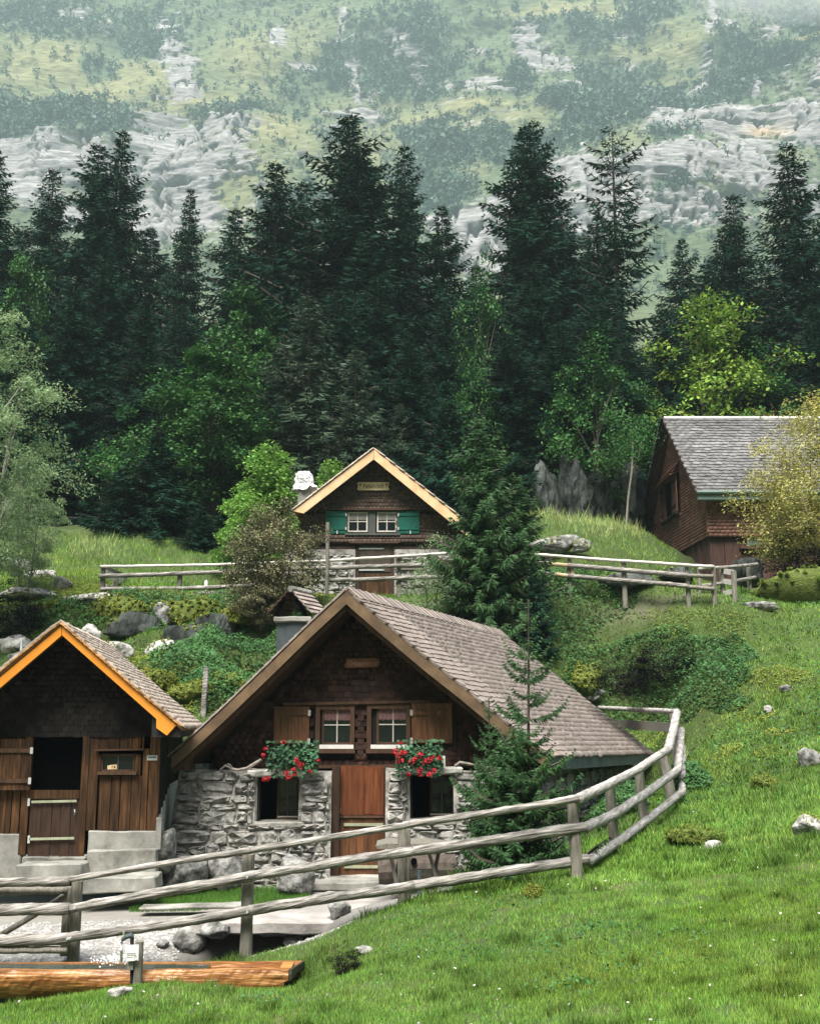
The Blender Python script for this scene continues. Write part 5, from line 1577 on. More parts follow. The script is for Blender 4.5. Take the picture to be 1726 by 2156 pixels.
for a, b, nm_ in ((685, 728.5, 'l'), (838.5, 883, 'r')):
    s_ = shutter(hutF, a, 1076, b, 1123, YFW - .07, M_green, 3, battens=((.12, .22), (.74, .84)), hinge='r' if nm_ == 'l' else 'l')
    s_['label'] = 'dark green shutter'
    um = (a + b) / 2 + 3
    pbox(um - .8, 1117, um + .8, 1124, YFW - .11, .015).build('catch', M_white, s_)
MB().tube([P(876, 1103, YFW - .09), P(874.5, 1107, YFW - .09), P(878, 1108, YFW - .09)], .012, seg=4).build('shutter_hook', M_gutter, hutF)
# name board
sgF = ppoly([(754, 1015), (818, 1015), (820, 1018), (818, 1021), (818, 1027), (820, 1030), (817, 1032), (754, 1032), (751.5, 1029), (753.5, 1025), (753.5, 1020), (751.5, 1018)], YFW - .08, .04).build('name_board', M_sign, hutF)
c0 = P(786.5, 1023.4, YFW - .084)
text_mesh('Felsähöttli', .66, .155, 'lettering', M_letter, sgF, (c0.x, c0.y, c0.z))
for du in (756.5, 812):
    fl = MB()
    for ddu, ddv, r_ in ((0, 0, .022), (4, 0, .022), (2, 3, .026), (1, 7.5, .012)):
        c_ = P(du + ddu, 1019 + ddv, YFW - .086)
        fl.tube([c_, c_ + Vector((0, .006, 0))], r_, seg=7)
    c_ = P(du + 2, 1022, YFW - .085); d_ = P(du + 1.4, 1027, YFW - .085)
    fl.bar(c_, d_, .008, .004)
    fl.build('painted_flower', M_signbrown, sgF)
# door and stone base
dF = pbox(752, 1146, 826, 1258, YFW + .03, .05).build('door', M_darkdoorF, hutF)
pbox(749, 1144, 755, 1262, YFW - .02, .08).build('door_post', M_darkbrown, hutF)
pbox(823, 1144, 829, 1262, YFW - .02, .08).build('door_post', M_darkbrown, hutF)
planks(dF, 'plank', 757, 822, 1147, 1204, YFW + .01, .018, 4, M_darkdoorF, gap=.006)
planks(dF, 'plank', 757, 822, 1208, 1262, YFW + .01, .018, 5, M_brown, gap=.006)
for v_ in (1155, 1200, 1220):
    pbox(752, v_ - 1.6, 808, v_ + 1.6, YFW - .02, .02).build('strap', M_metal, dF)
gFs = np.random.default_rng(15)
for (ua, ub) in ((600, 748), (830, 990)):
    x0, x1 = xat(ua, 1200, YFW), xat(ub, 1200, YFW)
    wF = MB().box(x0, x1, YFW - .08, YFW + .35, 3.2, zjF - .01).build('stone_wall', M_mortar, hutF)
    lay_stones(wF, lambda x, z, w, h, x0=x0, x1=x1: x - w / 2 > x0 and x + w / 2 < x1 and z + h / 2 < zjF - .02, x0, x1, 3.8, zjF, lambda x, z: YFW - .10, gFs, hmin=.14, hmax=.3, wmin=.25, wmax=.7, depth=.05, variants=8)
MB().box(xlF, xlF + .2, YFW + .36, YFW + 5.8, 3.4, rzF(xlF) - .05).build('side_wall', M_wshF, hutF)
MB().box(xrF - .2, xrF, YFW + .36, YFW + 5.8, 3.4, rzF(xrF) - .05).build('side_wall', M_wshF, hutF)
bw_ = [Vector((xlF, 0, 3.4)), Vector((xrF, 0, 3.4)), Vector((xrF, 0, rzF(xrF) - .05)), Vector((rpF[0].x, 0, rzF(rpF[0].x + .02) - .1)), Vector((xlF, 0, rzF(xlF) - .05))]
MB().prism([p + Vector((0, YFW + 5.82, 0)) for p in bw_], (0, .12, 0)).build('back_wall', M_wshF, hutF)
# chimney wrapped in plastic
YCF = 36.6
chF = pbox(627, 1024, 652, 1085, YCF, .5).build('chimney', M_concrete, hutF)
g_ = np.random.default_rng(33)
th_ = np.linspace(0, 2 * np.pi, 33)[:-1]
hs_ = np.linspace(0, 1, 14)
Vw, Fw = [], []
cc0 = P(640, 1010, YCF + .25)
zt_, zb2 = zat(991, YCF), zat(1030, YCF)
for j, t in enumerate(hs_):
    for k, a in enumerate(th_):
        e = .6
        rx = .27 * (1 + .12 * math.sin(3 * t)) if t < .55 else .24 + .16 * (t - .55) * 2 + .05 * math.sin(a * 5)
        r_ = rx * (1 + .09 * g_.normal())
        x = math.copysign(abs(math.cos(a)) ** e, math.cos(a)) * r_
        y = math.copysign(abs(math.sin(a)) ** e, math.sin(a)) * r_
        if t < .08: x *= .75; y *= .75
        if t > .6 and math.cos(a) > .6: x += .14 * (t - .5) * 2
        Vw.append((cc0.x + x, cc0.y + y, zt_ + (zb2 - zt_) * t + (.05 * g_.normal() if t > .9 else 0)))
nn_ = len(th_)
for j in range(len(hs_) - 1):
    for k in range(nn_): Fw.append((j * nn_ + k, j * nn_ + (k + 1) % nn_, (j + 1) * nn_ + (k + 1) % nn_, (j + 1) * nn_ + k))
Fw.append(tuple(range(nn_)))
wr_ = MB().add(Vw, Fw).build('plastic_wrap', M_plastic, None)
tag(wr_, 'crumpled white plastic sheet wrapped round the chimney top', 'plastic sheet')

# ================================================================== RIGHT BARN
YR = 40.0
barn = thing('shingled_barn', 'tall red-brown shingled barn with a steep grey roof at the right', 'barn', (13.5, 44, 5.0))
XC = xat(1489, 1090, YR)
ztR = zat(1053, YR); zsk = zat(1129, YR)
rR0 = P(1397, 881, 44.0); eR0 = P(1469, 1037, 39.45)
LEN = 11.5
rR1 = rR0 + Vector((LEN, 0, 0)); eR1 = eR0 + Vector((LEN, 0, 0))
bR0 = Vector((eR0.x - .3, 48.6, eR0.z)); bR1 = bR0 + Vector((LEN, 0, 0))
def SRf(s, t): return rR0.lerp(rR1, s).lerp(eR0.lerp(eR1, s), t)
def SRb(s, t): return rR0.lerp(rR1, 1 - s).lerp(bR0.lerp(bR1, 1 - s), t)
rf = surf_solid(lambda s, t: SRf(s, t) + Vector((0, 0, -.03)), 3, 3, .10, 'roof', M_redboard, barn)
rb_ = surf_solid(lambda s, t: SRb(s, t) + Vector((0, 0, -.03)), 3, 3, .10, 'roof', M_redboard, barn)
slR = (eR0 - rR0).length
nrR = 26; ncR = 40
def ordR(M):
    u_, v_ = proj(np.array([M.translation.x]), np.array([M.translation.y]), np.array([M.translation.z]))
    return abs(u_[0] - 1540)
tile_field(SRf, nrR, ncR, rf, 'shingle', 'grey_shingles', LEN / ncR, slR / nrR, .055, M_shingle_g, overlap=1.25, jit=.02, arc=.12, order=ordR)
tile_field(SRb, nrR, 20, rb_, 'shingle', 'grey_shingles', LEN / 20, slR / nrR, .04, M_shingle_g, individual=0)
M_ridgeR = mat('ridge_concrete', [(0.3, (0.30, 0.30, 0.29)), (0.7, (0.48, 0.47, 0.46))], scale=3, rough=0.9, bump=0.3)
for i in range(14):
    x = rR0.x + LEN * i / 14
    MB().prism([Vector((x, 44 - .14, rR0.z - .03)), Vector((x, 44, rR0.z + .10)), Vector((x, 44 + .14, rR0.z - .03))], (LEN / 14 * 1.03, 0, 0)).build('ridge_tile', M_ridgeR, rf)
# gable wall, receding from the corner
def PG(u, v, xp=None):
    """point on the gable plane x = XC - .043 (y - YR)"""
    a = (u - CU) / F; b = (CV - v) / F
    dx, dy_, dz = a, CP - b * SP, SP + b * CP
    k = .043
    t = (XC + k * YR) / (dx + k * dy_)
    return Vector((dx * t, dy_ * t, dz * t))
c_front = Vector((XC, YR, 0)); c_back = Vector((XC - .043 * 8, 48.0, 0))
def gp(y): return XC - .043 * (y - YR)
gw = MB().prism([Vector((gp(YR), YR, zsk)), Vector((gp(48), 48, zsk)), Vector((gp(48), 48, ztR + .05)), Vector((gp(44), 44, rR0.z - .12)), Vector((gp(YR), YR, ztR + .05))], (.12, 0, 0)).build('gable_wall', M_redboard, barn)
zri = rR0.z - .12
def SGR(s, t):
    y = 48 - 8 * s
    z = zri + (zsk - zri) * t
    return Vector((gp(y) - .015, y, z))
W1, W2 = PG(1437, 1050), PG(1395, 1050)
zW0, zW1 = 8.35, 10.15
def skR(p, s, t):
    lim = ztR + (zri - ztR) * (1 - abs(p.y - 44) / 4)
    if p.z > lim - .02: return True
    return 43.1 < p.y < 46.1 and zW0 + .1 < p.z < zW1 - .1
nG = int((zri - zsk) / .125)
tile_field(SGR, nG, 50, gw, 'wall_shingle', 'red_wall_shingles', 8 / 50, .125, .022, M_wshR, individual=0, skip=skR, overlap=1.25, arc=.01, jit=.003, face=(-1, 0, 0))
# long side: shingles above the skirt, boards below
fwl = MB().box(XC + .02, XC + LEN - .5, YR, YR + .12, zsk, ztR + .1).build('front_wall', M_redboard, barn)
def SFW(s, t): return Vector((XC + (LEN - .5) * s, YR - .012 - .04 * max(0, (t - .55) / .45) ** 1.5, ztR + .1 + (zsk - ztR - .1) * t))
tile_field(SFW, 11, 60, fwl, 'wall_shingle', 'red_wall_shingles', (LEN - .5) / 60, (ztR + .1 - zsk) / 11, .022, M_wshR, individual=0, overlap=1.25, arc=.01, jit=.003, face=(0, -1, 0))
for i in range(20):
    x = XC + .06 + (LEN - .6) * i / 20
    MB().box(x, x + (LEN - .6) / 20 - .018, YR + .08 - .02 * (i % 2), YR + .14, 4.2, zsk - .01).build('board', M_redboard, barn)
for i in range(22):
    y = YR + .16 + 7.7 * i / 22
    if y > 46.2: break
    MB().box(gp(y) + .07 - .02 * (i % 2), gp(y) + .14, y, y + 7.7 / 22 - .02, 4.4, zsk - .01).build('board', M_redboard, barn)
sb = MB().box(gp(46.3) + .02, gp(46.3) + .3, 46.3, 48, 4.4, zsk - .01).build('stone_corner', M_mortar, barn)
gR = np.random.default_rng(19)
lay_stones(sb, lambda x, z, w, h: True, 0, 1.6, 4.6, zsk - .15, None, gR, hmin=.2, hmax=.45, wmin=.3, wmax=.6, depth=.08, variants=6, ang=-math.pi / 2, mapf=lambda x, z: Vector((gp(46.3) + .0, 47.9 - x, z)))
MB().box(XC - .3, XC + LEN - .5, 48.0, 48.15, 4.4, ztR).build('back_wall', M_redboard, barn)
# verge boards and eave
vb = .05
for a, b, nm_ in ((rR0, eR0, 1), (rR0, bR0, 2)):
    d = (b - a).normalized()
    MB().prism([a + Vector((-.04, 0, .02)), a + Vector((0.0, 0, .02)), a + Vector((0.0, 0, -.2)), a + Vector((-.04, 0, -.2))], b - a).build('barge_board', M_redboard if nm_ == 1 else M_blackwood, barn)
MB().prism([eR0 + Vector((-.02, -.02, .0)), eR0 + Vector((-.02, .07, .0)), eR0 + Vector((-.02, .07, -.30)), eR0 + Vector((-.02, -.02, -.26))], (LEN, 0, 0)).build('fascia', M_gutter, barn)
MB().tube([eR0 + Vector((-.05, -.06, .0)), eR1 + Vector((0, -.06, 0))], .07, seg=8).build('gutter', M_gutter, barn)
# loft window on the gable with shutters and a little shingled hood
cy = 44.6
gx0 = gp(cy)
MB().box(gx0 - .06, gx0 + .02, cy - .62, cy + .62, zW0 + .18, zW1 - .18).build('window', M_black, barn)
win = barn
MB().box(gx0 - .10, gx0 - .05, cy - .75, cy - .62, zW0 + .1, zW1 - .1).build('window_frame', M_redboard, barn)
MB().box(gx0 - .10, gx0 - .05, cy + .62, cy + .75, zW0 + .1, zW1 - .1).build('window_frame', M_redboard, barn)
MB().box(gx0 - .20, gx0 - .02, cy - 1.35, cy + 1.35, zW0 + .0, zW0 + .10).build('window_sill', M_blackwood, barn)
for y0, y1 in ((cy - 1.35, cy - .55), (cy + .85, cy + 1.3)):
    s_ = MB().box(gx0 - .11, gx0 - .07, y0, y1, zW0 + .12, zW1 - .12).build('shutter', M_shutter, barn)
    n_ = 4
    for i in range(n_):
        MB().box(gx0 - .13, gx0 - .112, y0 + (y1 - y0) * i / n_ + .01, y0 + (y1 - y0) * (i + 1) / n_ - .01, zW0 + .12, zW1 - .12).build('board', M_redboard, s_)
    for zz in (zW0 + .35, zW1 - .45): MB().box(gx0 - .16, gx0 - .13, y0 + .05, y1 - .05, zz, zz + .1).build('batten', M_blackwood, s_)
for i in range(4):
    t0 = i / 4
    MB().prism([Vector((gx0 - .02, cy + 1.4, zW1 + .36 - .14 * i)), Vector((gx0 - .12 - .10 * i, cy + 1.4, zW1 + .22 - .14 * i)), Vector((gx0 - .10 - .10 * i, cy + 1.4, zW1 + .19 - .14 * i))], (0, -2.9, 0)).build('hood_shingle', M_wshR, barn)
# trapdoor / light green panel and shelf on the long side
xx = xat(1573, 1140, YR)
MB().box(xx, xx + .95, YR + .03, YR + .07, zat(1147, YR), zat(1133, YR)).build('green_panel', M_gutter, barn)
MB().box(xx - .3, xx + 1.9, YR - .12, YR + .06, zat(1156, YR), zat(1152, YR)).build('shelf', M_redboard, barn)
# ================================================================== FENCES
def rail(parent, pts, rad_, m, name='rail', seg=9, jit=.06, flat=1.0, sag=.0):
    """Round pole through the points, resampled with a slow natural wobble."""
    out, rr = [], []
    pts = [Vector(p) for p in pts]
    n0 = len(pts)
    ph = R.uniform(0, 6)
    for i in range(n0 - 1):
        L = (pts[i + 1] - pts[i]).length
        k = max(2, int(L / .085))
        for j in range(k):
            t = j / k
            p = pts[i].lerp(pts[i + 1], t)
            out.append(p + Vector((0, R.uniform(-.004, .004), R.uniform(-.004, .004) + .004 * math.sin(ph + p.x * 2.3))))
            ra, rb_2 = (rad_, rad_) if not isinstance(rad_, (tuple, list)) else (rad_[i], rad_[i + 1])
            rr.append((ra + (rb_2 - ra) * t) * (1 + R.uniform(-jit * .5, jit * .5)))
    out.append(pts[-1]); rr.append(rad_[-1] if isinstance(rad_, (tuple, list)) else rad_)
    mb = MB().tube(out, rr, seg=seg + 2, jit=jit * .8, flat=flat)
    va = np.array(mb.v)
    dn_ = fbm(va * np.array([2.5, 9, 9]), 3, 131)
    vb = fbm(va * np.array([2.5, 9, 9]) + 31, 3, 137)
    rmx = rad_[0] if isinstance(rad_, (tuple, list)) else rad_
    va[:, 1] += dn_ * rmx * .10; va[:, 2] += vb * rmx * .10
    mb.v = [tuple(q) for q in va]
    return mb.build(name, m, parent, smooth=True)

def post(parent, u, v0, v1, Y, w, m=None, name='post', d=None, lean=0.0, round_=False, extra=.25):
    x = xat(u, (v0 + v1) / 2, Y)
    z1, z0 = zat(v0, Y), zat(v1, Y) - extra
    if round_:
        n = 7
        return MB().tube([(x + lean * t, Y, z0 + (z1 - z0) * t) for t in np.linspace(0, 1, n)], w / 2, seg=9, jit=.05).build(name, m or M_greypost, parent, smooth=False)
    d = d or w
    mb = MB()
    j = lambda: R.uniform(-.006, .006)
    vs = []
    for t in np.linspace(0, 1, 6):
        cx = x + lean * t
        z = z0 + (z1 - z0) * t
        c_ = w * .18
        for sx, sy in ((-w / 2 + c_, -d / 2), (w / 2 - c_, -d / 2), (w / 2, -d / 2 + c_), (w / 2, d / 2), (-w / 2, d / 2), (-w / 2, -d / 2 + c_)):
            vs.append((cx + sx + j(), Y + sy + j(), z + (j() if t == 1 else 0)))
    fs = []
    for i in range(5):
        for k in range(6): fs.append((i * 6 + k, i * 6 + (k + 1) % 6, (i + 1) * 6 + (k + 1) % 6, (i + 1) * 6 + k))
    fs.append(tuple(range(30, 36)))
    return mb.add(vs, fs).build(name, m or M_greypost, parent)

FY = 14.0
def fy(u):  # distance of the front fence along its run
    return float(np.interp(u, [-200, 155, 520, 860, 1225, 1300, 1360, 1428, 1434], [13.6, 13.6, 13.6, 14.3, 14.5, 16.4, 18.2, 20.4, 23.5]))
fence = thing('pole_fence', 'long weathered pole fence with three rails curving across the foreground', 'fence', P(863, 1890, 14.3))
def fpts(l): return [P(u, v, fy(u) - .12) for u, v in l]
T1 = [(147, 1852), (230, 1840), (309, 1826), (420, 1810), (528, 1792), (620, 1777), (697, 1765), (780, 1753), (850, 1738), (913, 1727), (1060, 1705), (1219, 1681)]
T2 = [(149, 1913), (299, 1885), (420, 1864), (528, 1845), (620, 1831), (697, 1818), (780, 1806), (860, 1794), (913, 1784), (1060, 1766), (1233, 1742)]
T3 = [(142, 1976), (299, 1952), (420, 1934), (528, 1918), (610, 1906), (697, 1890), (780, 1879), (860, 1869), (913, 1861), (1060, 1840), (1238, 1811)]
def rr_(l, a, b): return [a + (b - a) * i / (len(l) - 1) for i in range(len(l))]
def spans(L_, r0, r1):
    n = len(L_) - 1
    for i in range(n):
        (ua, va), (ub, vb_) = L_[i], L_[i + 1]
        ex = 10 if i < n - 1 else 0
        pa, pb = P(ua - (4 if i else 0), va, fy(ua) - .12 - .012 * (i % 2)), P(ub + ex, vb_ - ex * .15, fy(ub) - .12 - .012 * (i % 2))
        ra, rb2 = r0 + (r1 - r0) * i / n, r0 + (r1 - r0) * (i + 1) / n
        rail(fence, [pa, pa.lerp(pb, .5) + Vector((0, 0, R.uniform(-.012, .004))), pb], [ra, (ra + rb2) / 2 * .98, rb2], M_grey, jit=.10)
spans([(147, 1852), (528, 1791), (852, 1739), (1219, 1681)], .036, .050)
spans([(149, 1913), (528, 1845), (860, 1794), (1233, 1742)], .054, .070)
spans([(142, 1976), (528, 1918), (860, 1868), (1238, 1811)], .056, .070)
# left stretch
rail(fence, [P(-160, 1861, 13.6), P(0, 1858, 13.55), P(146, 1856, 13.5)], .052, M_grey)
rail(fence, [P(-160, 1878, 13.75), P(0, 1877, 13.7), P(142, 1876, 13.7)], .045, M_greypost)
rail(fence, [P(-160, 1917, 13.6), P(0, 1916, 13.5), P(147, 1914, 13.5)], .07, M_grey)
rail(fence, [P(-160, 1984, 13.6), P(0, 1982, 13.5), P(144, 1978, 13.5)], .07, M_grey)
rail(fence, [P(-160, 2004, 13.6), P(0, 2002, 13.5), P(142, 2001, 13.5)], .042, M_greypost)
rail(fence, [P(-20, 1984, 13.8), P(60, 1935, 13.8), P(138, 1884, 13.8)], .035, M_greypost, name='brace')
# second run up the slope
T1b = [(1216, 1683), (1270, 1658), (1340, 1622), (1408, 1578)]
T2b = [(1232, 1743), (1290, 1716), (1360, 1672), (1427, 1622)]
T3b = [(1238, 1813), (1300, 1775), (1370, 1722), (1436, 1668)]
def fy2(u): return float(np.interp(u, [1216, 1300, 1360, 1434], [14.45, 16.4, 18.2, 20.4]))
for l, a in ((T1b, .068), (T2b, .070), (T3b, .067)):
    rail(fence, [P(u, v, fy2(u) - .1) for u, v in l], a, M_grey2)
rail(fence, [P(1405, 1582, 20.3), P(1417, 1540, 21.8), P(1425, 1500, 23.3)], .085, M_grey2)
rail(fence, [P(1426, 1624, 20.4), P(1431, 1580, 21.8), P(1434, 1538, 23.3)], .075, M_grey2)
rail(fence, [P(1436, 1670, 20.4), P(1437, 1622, 21.8), P(1437, 1574, 23.3)], .07, M_grey2)
rail(fence, [P(1426, 1499, 23.3), P(1340, 1495, 26.2), P(1250, 1490, 28.9)], .055, M_grey2)
MB().bar(P(1412, 1532, 23.5), P(1290, 1523, 27.9), .04, .19).build('plank_rail', M_greypost, fence)
post(fence, 158, 1856, 2018, 13.68, .115)
post(fence, 141, 1868, 1966, 13.74, .085)
post(fence, 520, 1799, 2014, 13.68, .135, round_=False)
post(fence, 846, 1744, 1892, 14.42, .10)
post(fence, 858, 1746, 1892, 14.45, .075)
post(fence, 1213, 1690, 1855, 14.6, .135, lean=-.03)
post(fence, 1294, 1652, 1794, 16.45, .15, round_=True, lean=-.06)
post(fence, 1359, 1616, 1744, 18.25, .165, round_=True, lean=-.10)
post(fence, 1417, 1586, 1700, 20.4, .19, round_=True, lean=-.16)
post(fence, 1424, 1502, 1606, 23.4, .17, round_=True, lean=-.05)
for u, v, Yb in ((520, 1848, 13.42), (520, 1922, 13.42), (858, 1797, 14.1), (852, 1870, 14.1), (156, 1913, 13.35), (146, 1977, 13.35), (141, 1978, 13.35)):
    c_ = P(u, v, Yb)
    MB().tube([c_, c_ + Vector((0, .05, 0))], .013, seg=6).build('bolt', M_metal, fence)

# terrace fence: from the left corner to the right gate
fB = thing('terrace_fence', 'three-rail pole fence along the terrace in front of the middle hut', 'fence', P(863, 1250, 31.2))
def ty(u): return float(np.interp(u, [211, 975, 1155, 1314, 1502], [30.6, 31.4, 30.8, 30.3, 29.6]))
def tp(l): return [P(u, v, ty(u) - .06) for u, v in l]
rail(fB, tp([(211, 1193), (378, 1191), (480, 1188), (690, 1181), (800, 1174), (975, 1163), (1128, 1168), (1155, 1169)]), .042, M_whitewood, seg=7)
rail(fB, tp([(208, 1213), (378, 1208), (480, 1204), (560, 1201), (690, 1196), (891, 1190), (1060, 1186), (1155, 1187)]), .065, M_grey, seg=8)
rail(fB, tp([(212, 1241), (378, 1239), (480, 1236), (560, 1231), (693, 1222), (891, 1216), (1060, 1210), (1155, 1208)]), .062, M_grey, seg=8)
rail(fB, tp([(1128, 1168), (1196, 1173), (1310, 1181), (1445, 1190), (1502, 1193)]), .045, M_whitewood, seg=7)
rail(fB, tp([(1155, 1187), (1196, 1191)]), .06, M_railY); rail(fB, tp([(1165, 1209), (1196, 1213)]), .062, M_railY)
rail(fB, tp([(1196, 1191), (1310, 1200), (1446, 1212)]), .07, M_grey); rail(fB, tp([(1196, 1213), (1310, 1222), (1446, 1234)]), .066, M_grey)
rail(fB, tp([(1446, 1212), (1502, 1214)]), .055, M_greypost); rail(fB, tp([(1446, 1235), (1504, 1240)]), .058, M_greypost)
for u, a, b, w_ in ((216, 1194, 1257, .13), (378, 1203, 1262, .12), (840, 1175, 1252, .12), (1154, 1169, 1243, .13), (1199, 1173, 1250, .12), (1314, 1181, 1262, .13), (1448, 1186, 1277, .13), (1503, 1193, 1281, .13)):
    post(fB, u, a, b, ty(u) + .05, w_, round_=(u > 1400))
post(fB, 1205, 1190, 1215, ty(1205) + .02, .09, m=M_railY, extra=0)
# return section behind the left corner
fC = thing('return_fence', 'short planked fence section running back behind the left corner of the terrace fence', 'fence', P(240, 1255, 32.5))
post(fC, 243, 1208, 1256, 32.2, .13); post(fC, 261, 1208, 1256, 33.6, .13)
MB().bar(P(220, 1195, 30.9), P(262, 1211, 33.5), .05, .10).build('rail', M_greypost, fC)
MB().bar(P(222, 1208, 30.9), P(262, 1226, 33.5), .05, .22).build('rail', M_whitewood, fC)
MB().bar(P(224, 1236, 31.0), P(262, 1250, 33.5), .05, .16).build('rail', M_whitewood, fC)
# gate fence on the right
fD = thing('gate_fence', 'small overlapping fence at the right end, with pale cross boards', 'fence', P(1530, 1278, 30))
rail(fD, [P(1471, 1198, 30.4), P(1488, 1195, 30.4), P(1506, 1195, 30.4)], .045, M_whitewood, seg=6)
rail(fD, [P(1506, 1196, 30.4), P(1550, 1193, 30.6), P(1594, 1188, 31.2)], .05, M_grey, seg=7)
rail(fD, [P(1478, 1234, 30.4), P(1520, 1228, 30.5), P(1590, 1216, 31.2)], .055, M_grey, seg=7)
for u, a, b, w_, yy_ in ((1473, 1196, 1277, .11, 30.5), (1521, 1197, 1273, .15, 30.6), (1546, 1202, 1282, .15, 29.8), (1576, 1192, 1224, .13, 31.2)):
    post(fD, u, a, b, yy_, w_, round_=True)
for v_ in (1203, 1224, 1250):
    MB().bar(P(1524, v_, 30.5), P(1545, v_ + 3 - (v_ > 1240) * 8, 30.0), .05, .14).build('cross_board', M_whitewood, fD)

# poles
def pole(label, u, v0, v1, Y, w, m, lean=0):
    t = thing('wooden_pole', label, 'pole', P(u, v1, Y))
    post(t, u, v0, v1, Y, w, m=m, lean=lean)
    return t
pole('tall weathered pole standing before the green shutter of the middle hut', 689, 1100, 1258, 30.9, .10, M_greypost)
pole('thin grey pole on the bank between the left hut and the front hut', 430, 1404, 1490, 22.8, .10, M_grey, lean=.03)
pole('short pale stake behind the left hut roof', 43, 1346, 1392, 25.5, .045, M_metal, lean=.02)
o = thing('marker_post', 'short white rounded post behind the left part of the terrace fence', 'post', P(434, 1258, 32))
MB().tube([P(434, 1262, 32), P(434, 1228, 32), P(434, 1224, 32), P(434, 1222, 32)], [.055, .055, .045, .02], seg=10).build('post', M_white, o)
# stacked boards and slabs behind the fence
o = MB().box(xat(262, 1250, 33), xat(312, 1250, 33), 33, 34, zat(1262, 33), zat(1240, 33)).build('storage_box', M_lead); tag(o, 'low dark grey storage box behind the terrace fence at left', 'box')
o = MB().bar(P(395, 1252, 31.4), P(470, 1250, 31.8), .4, .12).build('stone_slab', M_whiterock); tag(o, 'long pale stone slab lying behind the fence at the terrace edge', 'slab')
bt = thing('plank_bench', 'pale plank bench against the wall right of the middle hut door', 'bench', P(862, 1230, 34.4))
MB().bar(P(836, 1199, 34.2), P(892, 1199, 34.2), .4, .07).build('seat', M_greypost, bt)
MB().bar(P(838, 1213, 34.25), P(890, 1213, 34.25), .3, .05).build('shelf', M_white, bt)
MB().bar(P(878, 1232, 34.1), P(873, 1197, 34.1), .07, .07).build('leg', M_white, bt)
MB().bar(P(838, 1240, 34.1), P(838, 1199, 34.1), .07, .07).build('leg', M_white, bt)
# stone rubble wall foot under barn
# ================================================================== WATER TROUGH
tr_ = thing('water_trough', 'long wet log trough with orange-brown wood lying in the grass', 'trough', P(300, 2090, 12.6))
YT = 12.6
zc0 = zat(2052, YT) ; Rt = .235
x0, x1 = xat(-180, 2060, YT), xat(612, 2050, YT)
nseg = 90
sect = []
for a in np.linspace(math.radians(25), math.radians(-205), 18): sect.append((math.cos(a) * Rt, math.sin(a) * Rt * .95))
inner = [(-Rt * .70, .12 * Rt * 3.4), (-Rt * .62, -.02), (Rt * .62, -.02), (Rt * .70, .12 * Rt * 3.4)]
rim = math.sin(math.radians(25)) * Rt * .95
sect = sect + [(-Rt * .66, rim), (-Rt * .60, -.03), (Rt * .60, -.03), (Rt * .66, rim)]
V, Fc = [], []
ns = len(sect)
for i in range(nseg + 1):
    t = i / nseg
    x = x0 + (x1 - x0) * t
    dz_ = -.02 * (1 - t)
    for k, (yy_, zz_) in enumerate(sect):
        w_ = 1 + (.035 * math.sin(x * 2.1 + k) + R.uniform(-.02, .02)) * (k < 18)
        V.append((x + (.10 * (yy_ > 0) - .14 * (zz_ < -.05)) * (i == nseg), YT + yy_ * w_, zc0 + dz_ + zz_ * (w_ if zz_ < 0 else 1)))
for i in range(nseg):
    for k in range(ns): Fc.append((i * ns + k, i * ns + (k + 1) % ns, (i + 1) * ns + (k + 1) % ns, (i + 1) * ns + k))
MB().add(V, Fc).build('trough_log', M_log, tr_, smooth=False)
e_ = [Vector(V[nseg * ns + k]) + Vector((.004, 0, 0)) for k in range(18)]
MB().prism(e_, (.03, 0, 0)).build('log_end', M_logend, tr_)
MB().box(x1 - .10, x1 + .02, YT - Rt * .62, YT + Rt * .62, zc0 - .04, zc0 + rim + .003).build('end_block', M_logcut, tr_)
MB().box(x0 + .1, x1 - .9, YT - Rt * .6, YT + Rt * .6, zc0 - .02, zc0 + rim - .02).build('water', M_water, tr_)
# spout post
sp = thing('fountain_post', 'grey post with black pipe and spout beside the trough', 'fountain', P(290, 2065, 12.3))
YP = 12.28
post(sp, 291.5, 1982, 2066, YP, .085, m=M_greypost, extra=.3)
MB().tube([P(278, 2080, YP), P(278, 1972, YP)], .021, seg=8).build('pipe', M_blackwood, sp)
MB().tube([P(278.5, 1974, YP), P(277, 1970, YP), P(266, 1973, YP), P(258, 1979, YP), P(256, 1986, YP)], [.026, .028, .026, .022, .018], seg=8).build('spout', M_lead, sp)
MB().tube([P(260, 1976, YP), P(260.5, 1969, YP), P(260.5, 1962, YP)], [.014, .010, .012], seg=6).build('valve', M_strap, sp)
pbox(268, 2025, 280, 2043, YP - .06, .08).build('meter_box', M_concrete, sp)
MB().tube([P(256, 1986, YP), P(255.5, 2000, YP), P(255, 2024, YP + .1)], [.010, .014, .020], seg=6).build('water_jet', M_foam, sp)
_g = np.random.default_rng(4)
splc = np.array(P(248, 2019, YT - .02)[:])[None] + np.array([.11, .06, .022])[None] * _g.normal(size=(700, 3))
_V = leaf_quads(splc, norm(_g.normal(size=splc.shape)), .018, _g, .8)
o = obj_np('water_splash', _V, np.arange(len(_V)).reshape(-1, 4), M_foam); o['kind'] = 'stuff'; tag(o, 'white splashing water where the spout falls into the trough')
sgn = thing('notice_sign', 'small white notice with grey print on the trough post', 'sign', P(278, 2007, YP - .09))
ppoly([(264, 1991), (292, 1990), (291.3, 2023), (266, 2025)], YP - .10, .01).build('board', M_white, sgn)
